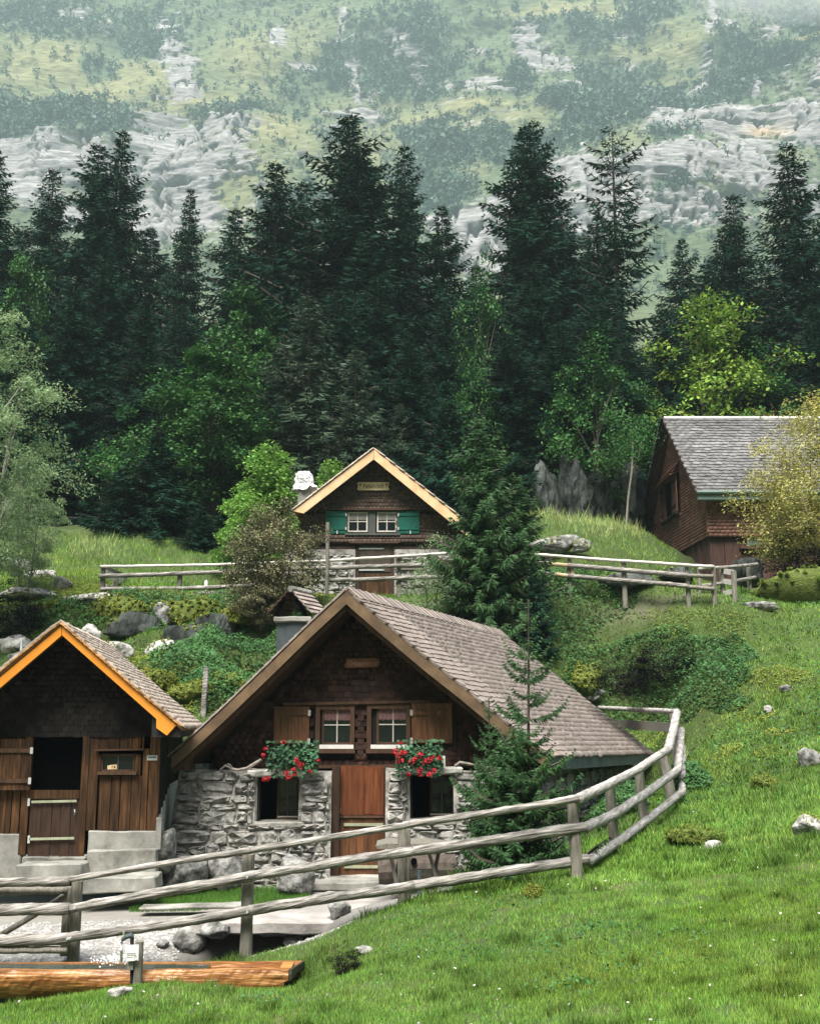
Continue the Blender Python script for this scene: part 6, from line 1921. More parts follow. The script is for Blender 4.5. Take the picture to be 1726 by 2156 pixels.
for v_, a, b in ((2008.2, 266.5, 286), (2011.8, 267.5, 286), (2016, 266, 280)):
    mbk = MB(); u_ = a
    while u_ < b:
        w_ = R.uniform(1.2, 3.4)
        pbox(u_, v_ - .7 * (v_ < 2015) - .2, min(u_ + w_, b), v_ + .5, YP - .1035, .0025, mbk)
        u_ += w_ + .6
    mbk.build('print_line', M_ink, sgn)
ring = MB()
cr_ = P(286, 2018, YP - .103)
for k in range(12):
    a, b = 6.2832 * k / 12, 6.2832 * (k + 1) / 12
    ring.bar(cr_ + Vector((math.cos(a) * .016, 0, math.sin(a) * .02)), cr_ + Vector((math.cos(b) * .016, 0, math.sin(b) * .02)), .003, .003)
ring.build('round_symbol', M_ink, sgn)

M_slab = mat('pale_slab', [(0.3, (0.20, 0.188, 0.175)), (0.7, (0.38, 0.36, 0.34))], scale=2.5, detail=9, rough=0.9, bump=0.6, bscale=12, rand=0.05, big=0.2, bigscale=0.9)
# ================================================================== TABLE, SLAB, STUFF BY THE DOOR
YTb = 16.0
tb = thing('folding_table', 'weathered wooden trestle table with crossed legs behind the fence, right of the door', 'table', P(880, 1885, YTb))
ppoly([(791, 1782), (812, 1777), (905, 1777), (945, 1782), (945, 1787), (793, 1788)], YTb - .3, .75).build('table_top', M_greypost, tb)
for (ua, ub) in ((845, 826), (819, 842), (925, 902), (900, 932)):
    MB().bar(P(ua, 1788, YTb + (.1 if ua in (845, 925) else .0)), P(ub, 1890, YTb + (.1 if ua in (845, 925) else .0)), .05, .09, up=(0, 1, 0)).build('leg', M_greypost, tb)
MB().bar(P(838, 1838, YTb + .05), P(922, 1836, YTb + .05), .05, .08).build('stretcher', M_greypost, tb)
lg = thing('hollow_log', 'dark hollow log trough lying behind the trestle table', 'log', P(870, 1850, 17.4))
MB().tube([P(797, 1834, 17.3), P(835, 1832, 17.3), P(960, 1828, 17.3)], .21, seg=12, jit=.04).build('log', M_bark, lg)
MB().tube([P(871, 1814, 17.06), P(871, 1814, 17.12)], .05, seg=9).build('drain_hole', M_black, lg)
pp_ = thing('plastic_pipe', 'upright blue-grey pipe end in the grass below the table', 'pipe', P(884, 1895, 15.2))
MB().tube([P(883, 1898, 15.2), P(883, 1833, 15.2)], .028, seg=9).build('pipe', M_lead, pp_)
# stone slab bridge over the hollow
def zflat(u, v, z0=-2.46):
    b = (CV - v) / F
    y = z0 * (CP - b * SP) / (SP + b * CP)
    p = P(u, v, y)
    return Vector((p.x, p.y, z0 + R.uniform(-.01, .01)))
sl_ = MB().prism([zflat(372, 1938), zflat(440, 1944), zflat(530, 1943), zflat(640, 1945), zflat(700, 1940), zflat(790, 1915), zflat(880, 1893), zflat(838, 1877), zflat(690, 1877), zflat(560, 1905)], (0, 0, -.15)).build('stone_slab', M_slab)
tag(sl_, 'broad flat pale slab path over the dark hollow, leading to the door', 'slab')
kb = ppoly([(290, 1912), (520, 1905), (528, 1913), (292, 1919)], 16.35, .3).build('kerb_stone', M_concrete)
tag(kb, 'low stone kerb in front of the grass strip beside the front hut', 'kerb')

# ================================================================== GERANIUMS
def geranium(label, u0, u1, v0, v1, Y, blooms, planter):
    t = thing('geranium_box', label, 'flower box', P((u0 + u1) / 2, v1 - 8, Y))
    pbox(*planter, Y + .02, .16).build('planter', M_strap, t)
    g = np.random.default_rng(int(u0))
    n = 620
    cu_, cv_ = g.uniform(u0 + 6, u1 - 6, n), g.normal((v0 + v1) / 2 - 2, (v1 - v0) / 4.2, n)
    cv_ = np.clip(cv_, v0, v1)
    p = np.array([P(a, b, Y - .02 - .16 * g.random())[:] for a, b in zip(cu_, cv_)])
    nr = norm(np.array([0, -.8, .6]) + .6 * g.normal(size=p.shape))
    V = leaf_quads(p, nr, .062, g, .95)
    obj_np('foliage', V, np.arange(len(V)).reshape(-1, 4), M_ger, t)
    for (u, v, s) in blooms:
        c_ = np.array(P(u, v, Y - .20)[:])
        k = 34
        pt = c_ + norm(g.normal(size=(k, 3))) * (g.random((k, 1)) ** .5) * s * Y / F * .5
        V = leaf_quads(pt, norm(np.array([0, -1, .2]) + .7 * g.normal(size=pt.shape)), .032, g, .9)
        obj_np('bloom', V, np.arange(len(V)).reshape(-1, 4), M_red, t)
    return t
geranium('red geraniums spilling over the left lower window, few blooms at its left end', 556, 676, 1562, 1636, 18.55,
         [(558, 1577, 8), (554, 1591, 9), (598, 1563, 9), (625, 1603, 15), (634, 1612, 13), (603, 1629, 13), (608, 1637, 10), (618, 1621, 8), (557, 1641, 10), (565, 1640, 9), (652, 1625, 7), (620, 1631, 8), (671, 1601, 6)], (585, 1609, 650, 1621))
geranium('dense red geraniums over the right lower window, massed red on the left', 828, 938, 1560, 1634, 18.55,
         [(838, 1590, 22), (843, 1602, 20), (832, 1583, 14), (850, 1586, 14), (867, 1603, 13), (884, 1590, 15), (893, 1604, 13), (905, 1600, 12), (885, 1621, 12), (884, 1630, 11), (903, 1631, 11), (914, 1624, 10), (925, 1597, 9), (860, 1631, 9), (843, 1565, 9), (912, 1595, 9), (875, 1597, 9)], (862, 1605, 932, 1617))
o = pbox(930, 1592, 937, 1617, 18.5, .08).build('white_bottle', M_white); tag(o, 'small white bottle standing on the ledge right of the dense geraniums', 'bottle')
dw = thing('driftwood_branch', 'bleached twisted branch lying along the stone wall top, left of the geraniums', 'branch', P(510, 1620, 18.6))
MB().tube([P(463, 1621, 18.6), P(475, 1612, 18.6), P(488, 1619, 18.55), P(500, 1622, 18.5), P(520, 1618, 18.5), P(535, 1609, 18.5), P(550, 1600, 18.5)], [.012, .02, .022, .026, .028, .03, .034], seg=6, jit=.15).build('branch', M_branch, dw)
MB().tube([P(491, 1619, 18.55), P(485, 1611, 18.5), P(479, 1608, 18.5)], [.012, .01, .006], seg=5).build('twig', M_branch, dw)
dw2 = thing('driftwood_piece', 'small bleached driftwood on the ledge right of the white bottle', 'driftwood', P(975, 1612, 18.5))
MB().tube([P(958, 1614, 18.5), P(968, 1606, 18.5), P(985, 1609, 18.5), P(1003, 1612, 18.5)], [.03, .035, .03, .015], seg=6, jit=.15).build('branch', M_branch, dw2)
# ================================================================== NEARER PLANTS
def put(name, label, cat, meshes, u, vb, Y, H0, vtop, wscale=None, rot=None, z=None, group=None):
    cm_, tm_ = meshes
    Yn = on_ground(u, vb, Y, 3.0)
    Y = Yn
    base = P(u, vb, Y)
    base.z = min(base.z, gz(base.x, Y) - .03) if abs(base.z - gz(base.x, Y)) < 1.5 else base.z
    zt__ = zat(vtop, Y)
    s = (zt__ - base.z) / H0
    return place_tree(name, label, cat, cm_, tm_, base.x, Y, base.z, (wscale or 1) * s, s, rot if rot is not None else R.uniform(0, 6.28), group)

put('spruce_tree', 'dense young spruce in the middle, right of the middle hut, with a bent slender top', 'tree', SN, 1018, 1330, 29.6, 6, 885, 1.05)
put('spruce_tree', 'lower twin top beside the dense young spruce, on its right', 'tree', SN, 1096, 1310, 29.9, 6, 1005, 1.15)
put('spruce_tree', 'small low spruce spreading at the foot of the dense young spruce', 'tree', SM, 1130, 1375, 28.4, 9, 1190, 1.2)
# slender young spruce in front of the main hut roof
SY = spruce_mesh('slender_spruce', 4.6, 1.5, 21, 6, np.random.default_rng(61), M_spruce_near, droop=-.24, gap=.22, twig=.15, step=0.04, shape=.85, low=.02, ntw=8, wid=.10)
SY2 = spruce_mesh('bushy_spruce', 2.6, 1.2, 24, 9, np.random.default_rng(62), M_spruce_near, droop=-.05, gap=.04, twig=.16, step=0.045, shape=.6, low=.02, ntw=10, wid=.10)
put('spruce_tree', 'slender young spruce with a long thin leader in front of the shingle roof', 'tree', SY, 1112, 1835, 17.3, 4.6, 1262, .95)
put('spruce_tree', 'second thin leader left of the slender young spruce, beside the barge board', 'tree', SY, 1036, 1830, 17.5, 4.6, 1470, .9)
put('spruce_tree', 'bushy spruce skirt low in front of the right window, behind the fence', 'tree', SY2, 1090, 1840, 17.0, 2.6, 1560, 1.2)
put('spruce_tree', 'bushy spruce skirt at the hut wall, left part of the clump', 'tree', SY2, 1030, 1835, 17.6, 2.6, 1600, .85)
AS = leafy_mesh('ash', 7, 5, np.random.default_rng(63), M_ash, 115, 210, .105, 'round', .05, .85, .13, limbs=18, bark=M_branch, stems=2, asp=.45)
put('ash_tree', 'pale green ash tree with drooping sprays at the left edge', 'tree', AS, -45, 1262, 27, 7, 670, .78, rot=1.0)
put('ash_tree', 'lower branches of pale ash saplings by the mossy bank at far left', 'tree', AS, 50, 1262, 29.5, 7, 960, .72, rot=2.5)
GB = leafy_mesh('golden_bush', 5.4, 5.4, np.random.default_rng(64), M_gold, 180, 260, .080, 'round', .02, .35, .12, limbs=16, bark=M_branch, stems=3, asp=.6)
put('golden_bush', 'yellowing bush in front of the barn, cut by the right edge', 'bush', GB, 1775, 1205, 34.5, 5.4, 845, .98, rot=.4)
BS = leafy_mesh('brown_shrub', 2.7, 2.3, np.random.default_rng(65), M_brownleaf, 120, 200, .058, 'round', .12, .3, .13, limbs=26, bark=M_bark, stems=5, asp=.55)
put('brown_shrub', 'thin-leaved brownish shrub in front of the terrace fence', 'bush', BS, 575, 1330, 28.8, 2.7, 1072, .95, rot=.4)
put('brown_shrub', 'low twiggy growth at the foot of the thin-leaved brownish shrub', 'bush', BS, 548, 1330, 27.8, 2.7, 1215, 1.2, rot=2.4)
GS = leafy_mesh('green_shrub', 2, 2, np.random.default_rng(66), M_ash, 50, 80, .06, 'round', .05, .4, .14, limbs=16, bark=M_bark, stems=4, asp=.5)
DS = leafy_mesh('dark_shrub', 2, 2.6, np.random.default_rng(67), M_leaf, 60, 110, .075, 'wide', .05, .6, .14, limbs=16, bark=M_bark, stems=4, asp=.6)
put('green_shrub', 'loose light green shrub between the middle hut door and the dense spruce', 'bush', GS, 905, 1300, 29.6, 2, 1190, 1.3)
put('green_shrub', 'yellow-green sprig growing in front of the middle hut shingles', 'bush', GS, 922, 1200, 33.4, 2, 1122, .9)
put('dark_shrub', 'dark leafy shrub hanging at the left edge above the left hut', 'bush', DS, 22, 1345, 26.5, 2, 1238, .9)
put('dark_shrub', 'dark shrub in shade on the mossy mound at the right edge', 'bush', DS, 1716, 1205, 33.0, 2, 1130, 1.3)
put('dark_shrub', 'dark green fern clump on the slope right of the shingle roof', 'bush', DS, 1400, 1440, 26.2, 2, 1352, 1.3)
put('dark_shrub', 'lower dark fern clump right of the mossy boulder', 'bush', DS, 1310, 1470, 25.6, 2, 1395, 1.3)
put('dark_shrub', 'dark herb tuft at the base of the fence corner post', 'bush', DS, 1440, 1660, 20.5, 2, 1625, 1.2)
put('dark_shrub', 'dark round herb patch in the foreground grass, right of the trough', 'bush', DS, 725, 2050, 12.0, 2, 1992, .9)

# ================================================================== ROCKS
M_mossleaf = leafmat('moss_leaf', (0.12, 0.17, 0.025), (0.24, 0.26, 0.045), rand=.4, big=.2, trans=.2, attr='tint')
RK = [
 ('knobbly grey boulder beside the front hut door', 'boulder', 622, 1846, 17.9, 100, 80, .7, 3, M_rock),
 ('dark jagged stone at the left end of the slab over the hollow', 'boulder', 396, 1972, 14.1, 76, 62, .5, 4, M_rock),
 ('grey layered stone under the slab edge', 'boulder', 452, 1962, 14.5, 80, 36, .5, 5, M_rock),
 ('white stone lying right of the hollow under the slab', 'stone', 616, 1982, 13.65, 46, 22, .25, 6, M_whiterock),
 ('dark stones under the right end of the slab', 'boulder', 600, 1958, 14.75, 150, 26, .35, 45, M_rock),
 ('small dark stone in the yard behind the trough', 'stone', 340, 1990, 13.8, 30, 18, .2, 7, M_rock),
 ('grey stone where the slab path meets the meadow', 'boulder', 716, 1918, 14.2, 52, 42, .4, 8, M_rock),
 ('pale stone in the grass just right of the dark herb patch', 'stone', 766, 2004, 12.1, 38, 16, .2, 9, M_whiterock),
 ('pale stone beneath the trough sign post', 'stone', 252, 2092, 12.1, 46, 20, .2, 10, M_whiterock),
 ('small yellow mossy stone by the foreground fence', 'stone', 1122, 1880, 13.9, 30, 18, .2, 11, M_moss),
 ('grey limestone outcrop at the right edge, upper one', 'outcrop', 1708, 1600, 20.0, 60, 40, .6, 12, M_rock),
 ('white limestone outcrop at the right edge, lower one', 'outcrop', 1708, 1742, 16.0, 75, 50, .7, 13, M_whiterock),
 ('low mossy outcrop in the middle of the right meadow', 'outcrop', 1470, 1765, 16.3, 110, 44, .8, 14, M_moss),
 ('pale rock face at the foot of the low mossy outcrop', 'outcrop', 1500, 1782, 15.9, 46, 22, .3, 15, M_whiterock),
 ('mossy stone hump near the white outcrop', 'outcrop', 1610, 1650, 18.8, 56, 28, .5, 16, M_moss),
 ('small grey stone on the slope below the fern clump', 'stone', 1655, 1452, 25.2, 34, 16, .3, 17, M_rock),
 ('tiny pale stone high on the right slope', 'stone', 1617, 1495, 24.2, 22, 22, .25, 18, M_whiterock),
 ('mossy boulder right behind the shingle roof', 'boulder', 1228, 1436, 29.0, 86, 60, .9, 19, M_moss),
 ('pale broken rock under the mossy boulder', 'boulder', 1242, 1464, 28.6, 60, 30, .6, 20, M_rock),
 ('long white rock ledge on the bank at the left edge', 'rock ledge', 60, 1252, 30.5, 150, 26, .8, 21, M_whiterock),
 ('white rock ledge continuing toward the fence corner', 'rock ledge', 185, 1262, 30.3, 130, 24, .7, 22, M_whiterock),
 ('squarish grey block in the bank above the left hut roof', 'boulder', 345, 1300, 29.3, 44, 60, .6, 23, M_rock),
 ('pale limestone face directly right of the orange gable peak', 'outcrop', 345, 1372, 27.2, 110, 58, .9, 24, M_whiterock),
 ('pale limestone face left of the orange gable peak', 'outcrop', 185, 1352, 27.3, 70, 70, .8, 25, M_whiterock),
 ('white boulder at the left edge above the orange eave', 'boulder', 35, 1358, 26.6, 80, 50, .7, 26, M_whiterock),
 ('grey shaded boulder below the white one at the left edge', 'boulder', 45, 1390, 26.2, 60, 36, .7, 27, M_rock),
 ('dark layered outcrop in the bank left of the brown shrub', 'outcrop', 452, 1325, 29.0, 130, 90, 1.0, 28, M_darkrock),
 ('mossy overhanging hump at the terrace edge above the orange gable peak', 'mound', 235, 1288, 29.6, 190, 56, .9, 46, M_moss),
 ('mossy overhanging hump on the terrace edge below the storage box', 'mound', 400, 1292, 29.7, 180, 60, .9, 47, M_moss),
 ('mossy hump between the brown shrub and the bank', 'mound', 505, 1300, 29.2, 110, 50, .8, 48, M_moss),
 ('mossy hump at far left on the terrace edge', 'mound', 105, 1288, 29.8, 110, 44, .8, 49, M_moss),
 ('added dark rock standing in for overhang shade under the mossy humps, above the left hut roof', 'outcrop', 290, 1325, 28.9, 150, 60, .7, 50, M_darkrock),  # dark rock added as the shadow under the humps
 ('added dark rock standing in for overhang shade left of the brown shrub foot', 'outcrop', 400, 1345, 28.6, 110, 56, .7, 51, M_darkrock),  # another dark rock added as overhang shadow on the bank
 ('pale knobbly rock between the left hut peak and the bank', 'outcrop', 250, 1372, 27.4, 90, 50, .7, 52, M_whiterock),
 ('round mossy hump in the middle of the bank', 'mound', 400, 1455, 23.9, 90, 40, .7, 53, M_moss),
 ('mossy hump on the bank right behind the thin grey pole', 'mound', 475, 1440, 24.6, 100, 44, .8, 54, M_moss),
 ('mossy hump on the bank left of the thin grey pole', 'mound', 325, 1432, 24.8, 110, 50, .9, 29, M_moss),
 ('pale rocks scattered at the foot of the ash tree', 'boulder', 40, 1192, 33.5, 120, 36, .8, 30, M_rock),
 ('grey rock in the dry grass left of the terrace fence', 'boulder', 130, 1232, 32.2, 60, 34, .6, 31, M_rock),
 ('pale rock low in the dry grass left of the fence corner', 'boulder', 88, 1212, 33.0, 70, 30, .7, 32, M_whiterock),
 ('long grey boulder in the tall dry grass right of the dense spruce', 'boulder', 1165, 1150, 36.5, 120, 38, 1.0, 33, M_rock),
 ('pale broken stones beside the long grey boulder', 'boulder', 1225, 1152, 36.2, 46, 30, .7, 34, M_rock),
 ('white stone showing behind the fence next to the dense spruce', 'stone', 1125, 1225, 31.6, 60, 34, .6, 35, M_whiterock),
 ('dark dry-stone rubble heap behind the right fence', 'rubble wall', 1330, 1222, 33.5, 150, 40, 1.0, 36, M_darkrock),
 ('dark rubble stones ending at the barn corner', 'rubble wall', 1425, 1215, 34.2, 100, 40, .9, 37, M_darkrock),
 ('mossy stump against the barn boards', 'stump', 1578, 1208, 33.8, 80, 70, .9, 38, M_darkrock),
 ('large mossy mound at the right edge under the golden bush', 'mound', 1735, 1250, 31.6, 420, 150, 2.4, 39, M_moss),
 ('low stones along the foot of the mossy mound', 'stone', 1590, 1275, 30.2, 110, 20, .5, 40, M_rock),
 ('boulder pile at the wall corner between the two front huts', 'boulder', 345, 1790, 17.9, 70, 90, .6, 41, M_rock),
 ('rough grey foundation rock at the lower left of the front hut wall', 'boulder', 385, 1840, 18.1, 110, 90, .6, 42, M_rock),
 ('lichen-spotted rock bulging from the base of the stone wall', 'boulder', 470, 1835, 18.35, 90, 70, .5, 43, M_rock),
]
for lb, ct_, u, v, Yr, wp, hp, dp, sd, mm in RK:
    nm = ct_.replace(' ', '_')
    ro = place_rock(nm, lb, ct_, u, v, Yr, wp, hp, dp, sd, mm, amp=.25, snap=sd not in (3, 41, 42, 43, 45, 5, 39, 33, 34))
    if mm is M_moss or sd in (33, 34, 50, 51, 52, 12, 13, 24, 25, 28, 23, 21, 22, 36, 37, 30):
        me_ = ro.data
        pv = np.empty(len(me_.vertices) * 3, np.float32); me_.vertices.foreach_get('co', pv); pv = pv.reshape(-1, 3)
        nv_ = np.empty(len(me_.vertices) * 3, np.float32); me_.vertices.foreach_get('normal', nv_); nv_ = nv_.reshape(-1, 3)
        k = G.integers(0, len(pv), int((9000 if mm is M_moss else 2500) * min(9, max(.3, wp * hp / 8000))))
        k = k[(nv_[k, 2] > (-.3 if mm is M_moss else .35))]
        if mm is not M_moss: k = k[vnoise(pv[k] * 3, sd) > -.1]
        s_ = Yr / 28 * .055
        V = leaf_quads(pv[k] + nv_[k] * .04 * G.random((len(k), 1)) + G.normal(size=(len(k), 3)) * .02, norm(nv_[k] + .6 * G.normal(size=(len(k), 3))), s_, G, .5)
        if len(V): 
            mo = obj_np('moss', V, np.arange(len(V)).reshape(-1, 4), M_mossleaf, colors=np.tile([.75, .85, .9] if sd in (36, 37, 39, 14, 16) else [1.0, 1.0, 1.0], (len(V), 1)))
            mo.parent = ro; mo['kind'] = 'stuff'

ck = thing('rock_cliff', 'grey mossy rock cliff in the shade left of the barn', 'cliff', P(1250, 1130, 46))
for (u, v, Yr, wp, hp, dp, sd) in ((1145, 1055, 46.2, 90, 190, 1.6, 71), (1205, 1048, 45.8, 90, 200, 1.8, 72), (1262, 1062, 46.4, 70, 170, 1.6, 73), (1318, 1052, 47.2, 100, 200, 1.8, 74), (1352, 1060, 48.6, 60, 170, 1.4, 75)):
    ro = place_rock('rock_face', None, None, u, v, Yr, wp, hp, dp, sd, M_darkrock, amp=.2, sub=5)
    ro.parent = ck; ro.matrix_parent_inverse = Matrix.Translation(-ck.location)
# ================================================================== GRASS AND HERBS
ZG = zf.reshape(ny, nx)
def tzi(x, y):
    ix = np.clip(np.searchsorted(gx, x) - 1, 0, nx - 2); iy = np.clip(np.searchsorted(gy, y) - 1, 0, ny - 2)
    fx = (x - gx[ix]) / (gx[ix + 1] - gx[ix]); fy_ = (y - gy[iy]) / (gy[iy + 1] - gy[iy])
    return (ZG[iy, ix] * (1 - fx) + ZG[iy, ix + 1] * fx) * (1 - fy_) + (ZG[iy + 1, ix] * (1 - fx) + ZG[iy + 1, ix + 1] * fx) * fy_
def built_over(x, y):
    kA = .39 * (y - 18.9)
    a = (y > 18.3) & (y < 27.2) & (x > xL0 - .1 + kA) & (x < xr + .1 + kA)
    a |= (y > 17.3) & (y < 22.2) & (x > -9) & (x < -3.95)
    a |= (y > 34.8) & (y < 41.4) & (x > -3.6) & (x < 1.9)
    a |= (y > 39.9) & (y < 48.3) & (x > 10.3)
    a |= (np.abs(y - 12.6) < .22) & (x < -1.3)
    a |= (np.hypot((x + 1.95) / .95, (y - 14.35) / .55) < 1)
    a |= (y > 14.2) & (y < 18) & (x > -2.9) & (x < -.1 + .15 * (y - 14.2)) 
    return a
def sample(n, y0, y1, p=1.2):
    y = y0 * (y1 / y0) ** G.random(n) if p else G.uniform(y0, y1, n)
    x = (G.random(n) * 2 - 1) * (y * .40 + .8)
    return x, y
def blades(x, y, h, w, lean, tint, name, label, m):
    z = tzi(x, y)
    n = len(x)
    a = G.random(n) * 6.2832
    wx, wy = np.cos(a) * w * .5, np.sin(a) * w * .5
    la = G.random(n) * 6.2832
    lx, ly = np.cos(la) * lean * h, np.sin(la) * lean * h
    b0 = np.stack([x - wx, y - wy, z - .01], 1); b1 = np.stack([x + wx, y + wy, z - .01], 1)
    tip = np.stack([x + lx, y + ly, z + h], 1)
    V = np.stack([b0, b1, tip], 1).reshape(-1, 3)
    o = obj_np(name, V, np.arange(3 * n).reshape(-1, 3), m, colors=np.repeat(tint, 3, 0))
    return tag(o, label, kind='stuff')
def uvn(x, y):
    return proj(x, y, tzi(x, y))
def clumps(u, v, L_):
    return field(u, v, L_)
HERB = [(1190, 1270, 110, 50, 1), (1150, 1330, 80, 50, 1), (1400, 1410, 130, 55, 1.1), (1290, 1440, 80, 60, 1), (1350, 1490, 110, 40, .8), (500, 1340, 90, 70, .9), (440, 1400, 90, 60, .8), (380, 1400, 60, 40, .8), (300, 1290, 130, 30, .7),
        (470, 1460, 80, 30, .7), (990, 1880, 90, 16, .8), (1100, 1860, 60, 14, .8), (620, 1290, 50, 20, .6), (160, 1300, 120, 30, .7), (1500, 1470, 50, 30, .6), (1450, 1640, 40, 20, .5), (1300, 1700, 60, 40, .5), (1010, 1320, 120, 40, .6)]
DRY = [(1200, 1090, 80, 22, 1), (1300, 1112, 80, 18, .9), (200, 1150, 60, 22, .8), (60, 1180, 60, 20, .5)]
YEL = [(150, 1215, 110, 40, .5), (1250, 1180, 120, 30, .5), (200, 1260, 100, 20, .9), (1440, 1480, 130, 40, .6), (1600, 1440, 90, 30, .9), (1520, 1500, 80, 30, .7), (1450, 1290, 200, 16, .5), (1620, 1900, 130, 60, .4), (1300, 2050, 200, 60, .45), (1650, 2080, 90, 60, .45), (1450, 2000, 60, 30, .6), (600, 1260, 120, 12, .9), (320, 1275, 120, 16, 1), (330, 1420, 80, 30, .9), (430, 1430, 60, 30, .7),
       (110, 1270, 70, 14, 1), (1500, 1620, 120, 30, .5), (1230, 1420, 50, 20, .9), (1300, 1235, 150, 14, .7)]
def tints(x, y):
    u, v = uvn(x, y)
    n1 = fbm(np.stack([x, y, 0 * x], 1) * .9, 3, 71); n2 = fbm(np.stack([x, y, 0 * x], 1) * 4, 2, 73)
    t = np.tile(np.array([1.0, 1.0, 1.0]), (len(x), 1)) * (1 + .30 * n1 + .40 * n2)[:, None]
    t[:, 2] *= 1 + .5 * n1
    yel = np.clip(clumps(u, v, YEL) + .35 * n1, 0, 1)
    t = t * (1 - yel[:, None]) + yel[:, None] * np.array([1.42, 1.06, .85]) * (1 + .2 * n2)[:, None]
    dr = clumps(u, v, DRY)
    t = t * (1 - dr[:, None]) + dr[:, None] * np.array([2.1, 1.45, 2.9])
    hb = clumps(u, v, HERB)
    t = t * (1 - .55 * np.clip(hb, 0, 1)[:, None])
    dryb = (G.random(len(x)) < .03)
    t[dryb] *= np.array([2.2, 1.3, 1.6])
    return t, u, v, n1, n2
x, y = sample(430000, 7.0, 16)
keep = (~built_over(x, y)) & (courtyard(x, y) < .4)
x, y = x[keep], y[keep]
t, u, v, n1, n2 = tints(x, y)
bare = sstep(.28, .55, n2 + .5 * n1) * .75
k = (G.random(len(x)) > bare) & (v < 2230)
x, y, t, n1, n2 = x[k], y[k], t[k], n1[k], n2[k]
tuft = sstep(.25, .7, -n2 + .2 * n1)
h = (.022 + .036 * G.random(len(x)) ** 1.5) * (1 + 1.5 * tuft)
t = t * (1 - .25 * tuft)[:, None]
blades(x, y, h, .004 + .004 * G.random(len(x)) + .0006 * y * .5, .55, t, 'grass', 'bright green foreground meadow grass with tufts and worn patches', M_grass)
x, y = sample(330000, 14, 34)
keep = (~built_over(x, y)) & (courtyard(x, y) < .4)
x, y = x[keep], y[keep]
t, u, v, n1, n2 = tints(x, y)
k = (G.random(len(x)) > .35 * sstep(.3, .6, n2)) & (v > 1130)
x, y, t, n1, n2 = x[k], y[k], t[k], n1[k], n2[k]
h = (.035 + .06 * G.random(len(x)) ** 1.5) * (1 + 1.3 * sstep(.1, .6, -n2))
blades(x, y, h, .010 + .0010 * y * G.random(len(x)), .6, t, 'grass', 'green grass of the slope between the fences', M_grass)
# tall dry grass beyond the terrace
x = G.uniform(-14, 12, 60000); y = G.uniform(31.5, 43, 60000)
keep = (~built_over(x, y))
x, y = x[keep], y[keep]
t, u, v, n1, n2 = tints(x, y)
dr = clumps(u, v, DRY)
h = (.06 + .12 * G.random(len(x))) * (1 + 3.6 * dr * G.random(len(x)) ** 2)
t = t * np.array([1.0, .95, 1.1])
blades(x, y, h, .016 + .016 * G.random(len(x)), .45, t, 'dry_grass', 'tall dry grass on the terrace and below the cliff', M_grass)
# darker grass strip beside the front hut
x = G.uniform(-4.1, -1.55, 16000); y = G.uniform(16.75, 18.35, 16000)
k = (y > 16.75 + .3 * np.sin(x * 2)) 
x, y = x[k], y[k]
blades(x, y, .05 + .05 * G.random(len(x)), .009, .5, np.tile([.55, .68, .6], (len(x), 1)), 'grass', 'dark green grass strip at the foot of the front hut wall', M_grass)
# herbs
def herbs(n, y0, y1, name, label, size, hgt, m, thr=.25, LST=HERB, extra=.06):
    x, y = sample(n, y0, y1)
    keep = (~built_over(x, y)) & (courtyard(x, y) < .4)
    x, y = x[keep], y[keep]
    u, v = uvn(x, y)
    w = clumps(u, v, LST) + .25 * fbm(np.stack([x, y, 0 * x], 1) * 1.3, 2, 77)
    k = (w > thr) | (G.random(len(x)) < extra)
    x, y, w = x[k], y[k], w[k]
    z = tzi(x, y)
    mound = fbm(np.stack([x, y, 0 * x], 1) * 2.2, 2, 79)
    hh = hgt * np.clip(w, .15, 1.1) * (1 + .8 * mound)
    p = np.stack([x, y, z + hh * G.random(len(x)) ** .6], 1)
    nr = norm(np.array([0, -.35, 1.0]) + .5 * G.normal(size=p.shape))
    V = leaf_quads(p, nr, size, G, .55)
    tn = np.tile(np.array([1.0, 1.0, 1.0]), (len(x), 1)) * (1 + .3 * mound)[:, None]
    o = obj_np(name, V, np.arange(len(V)).reshape(-1, 4), m, colors=np.repeat(tn, 4, 0))
    return tag(o, label, kind='stuff')
herbs(330000, 20, 33, 'ground_cover', 'leafy nettles and ferns on the banks below the terrace', .075, .5, M_leaf, extra=.05)
MOSSY = [(250, 1275, 200, 22, 1), (520, 1300, 90, 30, .8), (300, 1400, 120, 26, .8), (460, 1430, 90, 22, .7), (130, 1230, 110, 30, .8), (1440, 1300, 220, 14, .5), (1640, 1430, 60, 20, .8), (1380, 1560, 80, 20, .6), (330, 1285, 140, 26, 1), (180, 1270, 70, 16, 1), (480, 1280, 80, 24, .9), (400, 1430, 140, 40, .7), (1228, 1415, 40, 18, 1), (300, 1250, 60, 10, .8), (620, 1262, 90, 12, .9), (380, 1490, 60, 16, .9), (1600, 1200, 60, 30, .8), (1480, 1320, 160, 40, .4), (1560, 1560, 120, 80, .3)]
herbs(220000, 20, 33, 'moss_cover', 'yellow-green moss and short grass over the bank edges', .05, .16, M_mossleaf, LST=MOSSY, thr=.35, extra=.0)
herbs(26000, 7.5, 20, 'clover', 'broad-leaved clover and dock scattered in the meadow', .045, .06, M_leaf, LST=[(345, 2050, 60, 20, .9), (860, 2010, 40, 14, .9), (1000, 2010, 60, 16, .8), (1280, 1960, 70, 14, .9), (1180, 2080, 60, 20, .9), (560, 2110, 60, 16, .8), (1500, 1700, 200, 120, .5), (1100, 1900, 160, 30, .5), (1350, 2000, 300, 50, .4), (900, 1950, 120, 40, .4)], thr=.3, extra=.10)
